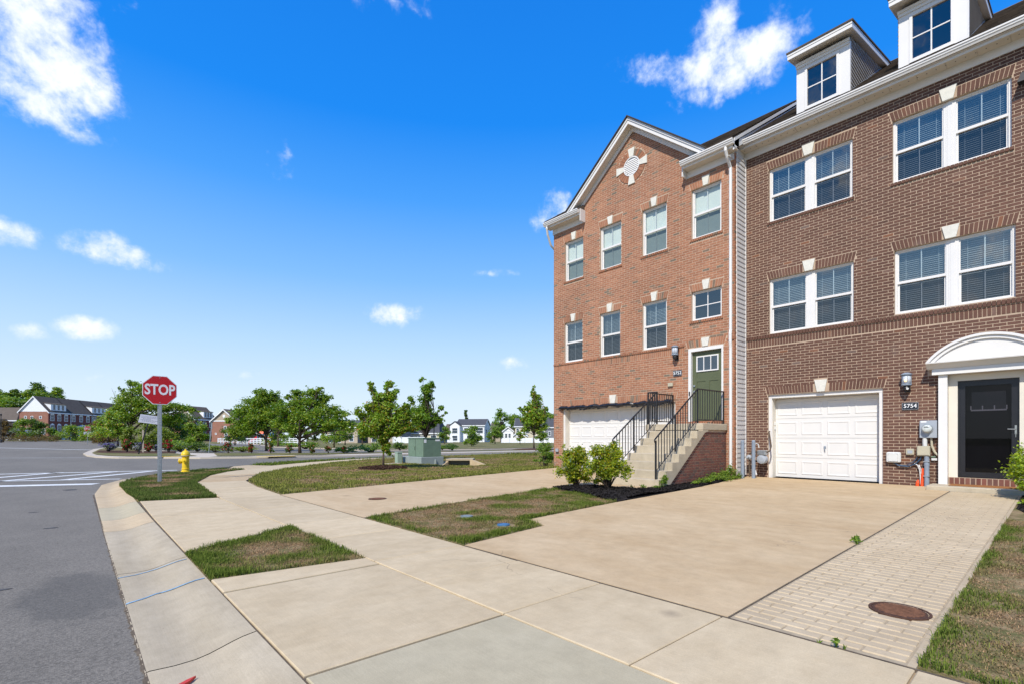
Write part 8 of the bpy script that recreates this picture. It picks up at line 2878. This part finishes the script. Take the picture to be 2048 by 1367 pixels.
far_house('tan_house', 'tan house with grey roof behind the arching trees', fz(654, 138), -HEAD - RAD(10), 9.2, 9.0, 4.6, 6.4, 'far_tan', 'far_roof_grey', [(1.4, 0.2, 1.5, 2.2), (3.4, 0.2, 1.3, 2.2), (7.4, 0.6, 1.1, 1.5), (1.4, 2.9, 1.3, 1.2)], GH, gable_m='far_grey', side_m='far_grey')
far_house('brown_roof_house', 'small brown roofed house right of the white house', fz(981, 208), -HEAD - RAD(8), 4.6, 8.0, 4.4, 8.0, 'far_tan', 'far_roof', [(1.2, 2.6, 0.8, 1.2)], GH)
far_house('brown_roof_house', 'small brown roofed house left of the white house', fz(890, 214), -HEAD - RAD(8), 5.0, 8.0, 4.6, 7.6, 'far_cream', 'far_roof', [(2.2, 2.6, 0.8, 1.2)], GH)
hc = far_house('cream_house', 'cream two storey house with grey roof behind the upright tree', fz(1030, 168), -HEAD - RAD(6), 10.8, 9.0, 5.6, 8.3, 'far_cream', 'far_roof_grey', [(0.9, 3.4, 0.8, 1.3), (4.2, 3.2, 1.0, 1.4), (7.0, 0.4, 1.0, 1.8), (9.4, 3.2, 1.0, 1.4)], GH)
far_house('sunroom', 'cream gabled sunroom before the cream house', fz(1026, 160), -HEAD - RAD(6), 4.6, 4.0, 2.3, 3.8, 'far_cream', 'far_roof_grey', [(1.2, 0.2, 0.9, 1.5), (3.2, 0.2, 0.9, 1.5)], GH, front_gable=True)
far_house('white_gable_house', 'little white gabled house front left of the cream house', fz(1006, 172), -HEAD - RAD(6), 3.6, 7.0, 4.0, 5.4, 'far_white', 'far_roof', [(1.1, 1.6, 0.7, 1.4), (2.3, 1.6, 0.7, 1.4)], GH, front_gable=True)
far_house('dark_house', 'dark grey house beside the red brick corner', fz(1090, 164), -HEAD - RAD(6), 7.0, 9.0, 5.2, 8.0, 'far_grey', 'far_roof_grey', [(1.5, 2.4, 0.7, 1.2)], GH)

# ---------------------------------------------------------------- woods far off, each reading as one mass
def woodland(name, places, seed, lm_, smin, smax, zf):
    rg = np.random.default_rng(seed)
    P, mb = [], MB()
    for (u, t) in places:
        x, y = spot(u, t)
        z = zf(x, y) - 0.3
        s = rg.uniform(smin, smax)
        w, h = rg.uniform(7.5, 9.8) * s, rg.uniform(13, 16.5) * s
        cl = [(c[0] + x, c[1] + y, c[2] + z, c[3], c[4], c[5]) for c in round_clumps(w, h * 0.90, h * 0.10, 22, rg)]
        P.append(clump_points(cl, 4300, rg, 10, 0.25))
        mb.tube([(x, y, z), (x, y, z + h * 0.8)], [0.25 * s, 0.08 * s], 6)
    P = np.concatenate(P)
    V, F = leaves_np(P, 0.85 * (smin + smax) / 2, rg)
    o = mesh_np(name, V, F, lm_, None, 'stuff')
    mb.build('trunk', 'bark_dark', o, local=True)
    return o


def hill_z(x, y):
    d = math.hypot(x - HC[0], y - HC[1]) / 160
    return terrain(x, y) + 26 * max(0.0, 1 - d * d) ** 1.3 - 0.6


LW = [(-70, 205), (-48, 214), (-30, 206), (-12, 210), (5, 200), (20, 212), (36, 206), (48, 224), (-60, 236), (-38, 246), (-15, 240), (6, 248), (26, 242), (44, 250), (62, 246), (-50, 275), (-20, 280), (8, 276), (34, 282), (58, 278), (76, 286), (-90, 230), (92, 292), (116, 300), (-110, 215), (-40, 226), (-2, 228), (14, 234), (40, 238), (54, 262), (70, 268), (84, 276), (-80, 250), (28, 226), (104, 286)]
woodland('woodland', LW[::2], 71, 'leaf_dark', 0.95, 1.3, hill_z)
woodland('woodland', LW[1::2], 72, 'leaf_elm', 0.95, 1.25, hill_z)
woodland('woodland', [(1042, 236), (1056, 228), (1070, 232), (1084, 226), (1098, 230), (1114, 224), (1030, 246), (1130, 232)], 73, 'leaf_elm', 0.82, 1.02, terrain)
woodland('woodland', [(455, 220), (478, 205), (500, 212), (522, 200), (545, 208), (566, 198), (588, 206), (608, 200), (628, 210), (648, 202), (672, 212), (700, 205), (780, 215), (805, 222)], 74, 'leaf_elm', 0.48, 0.66, terrain)
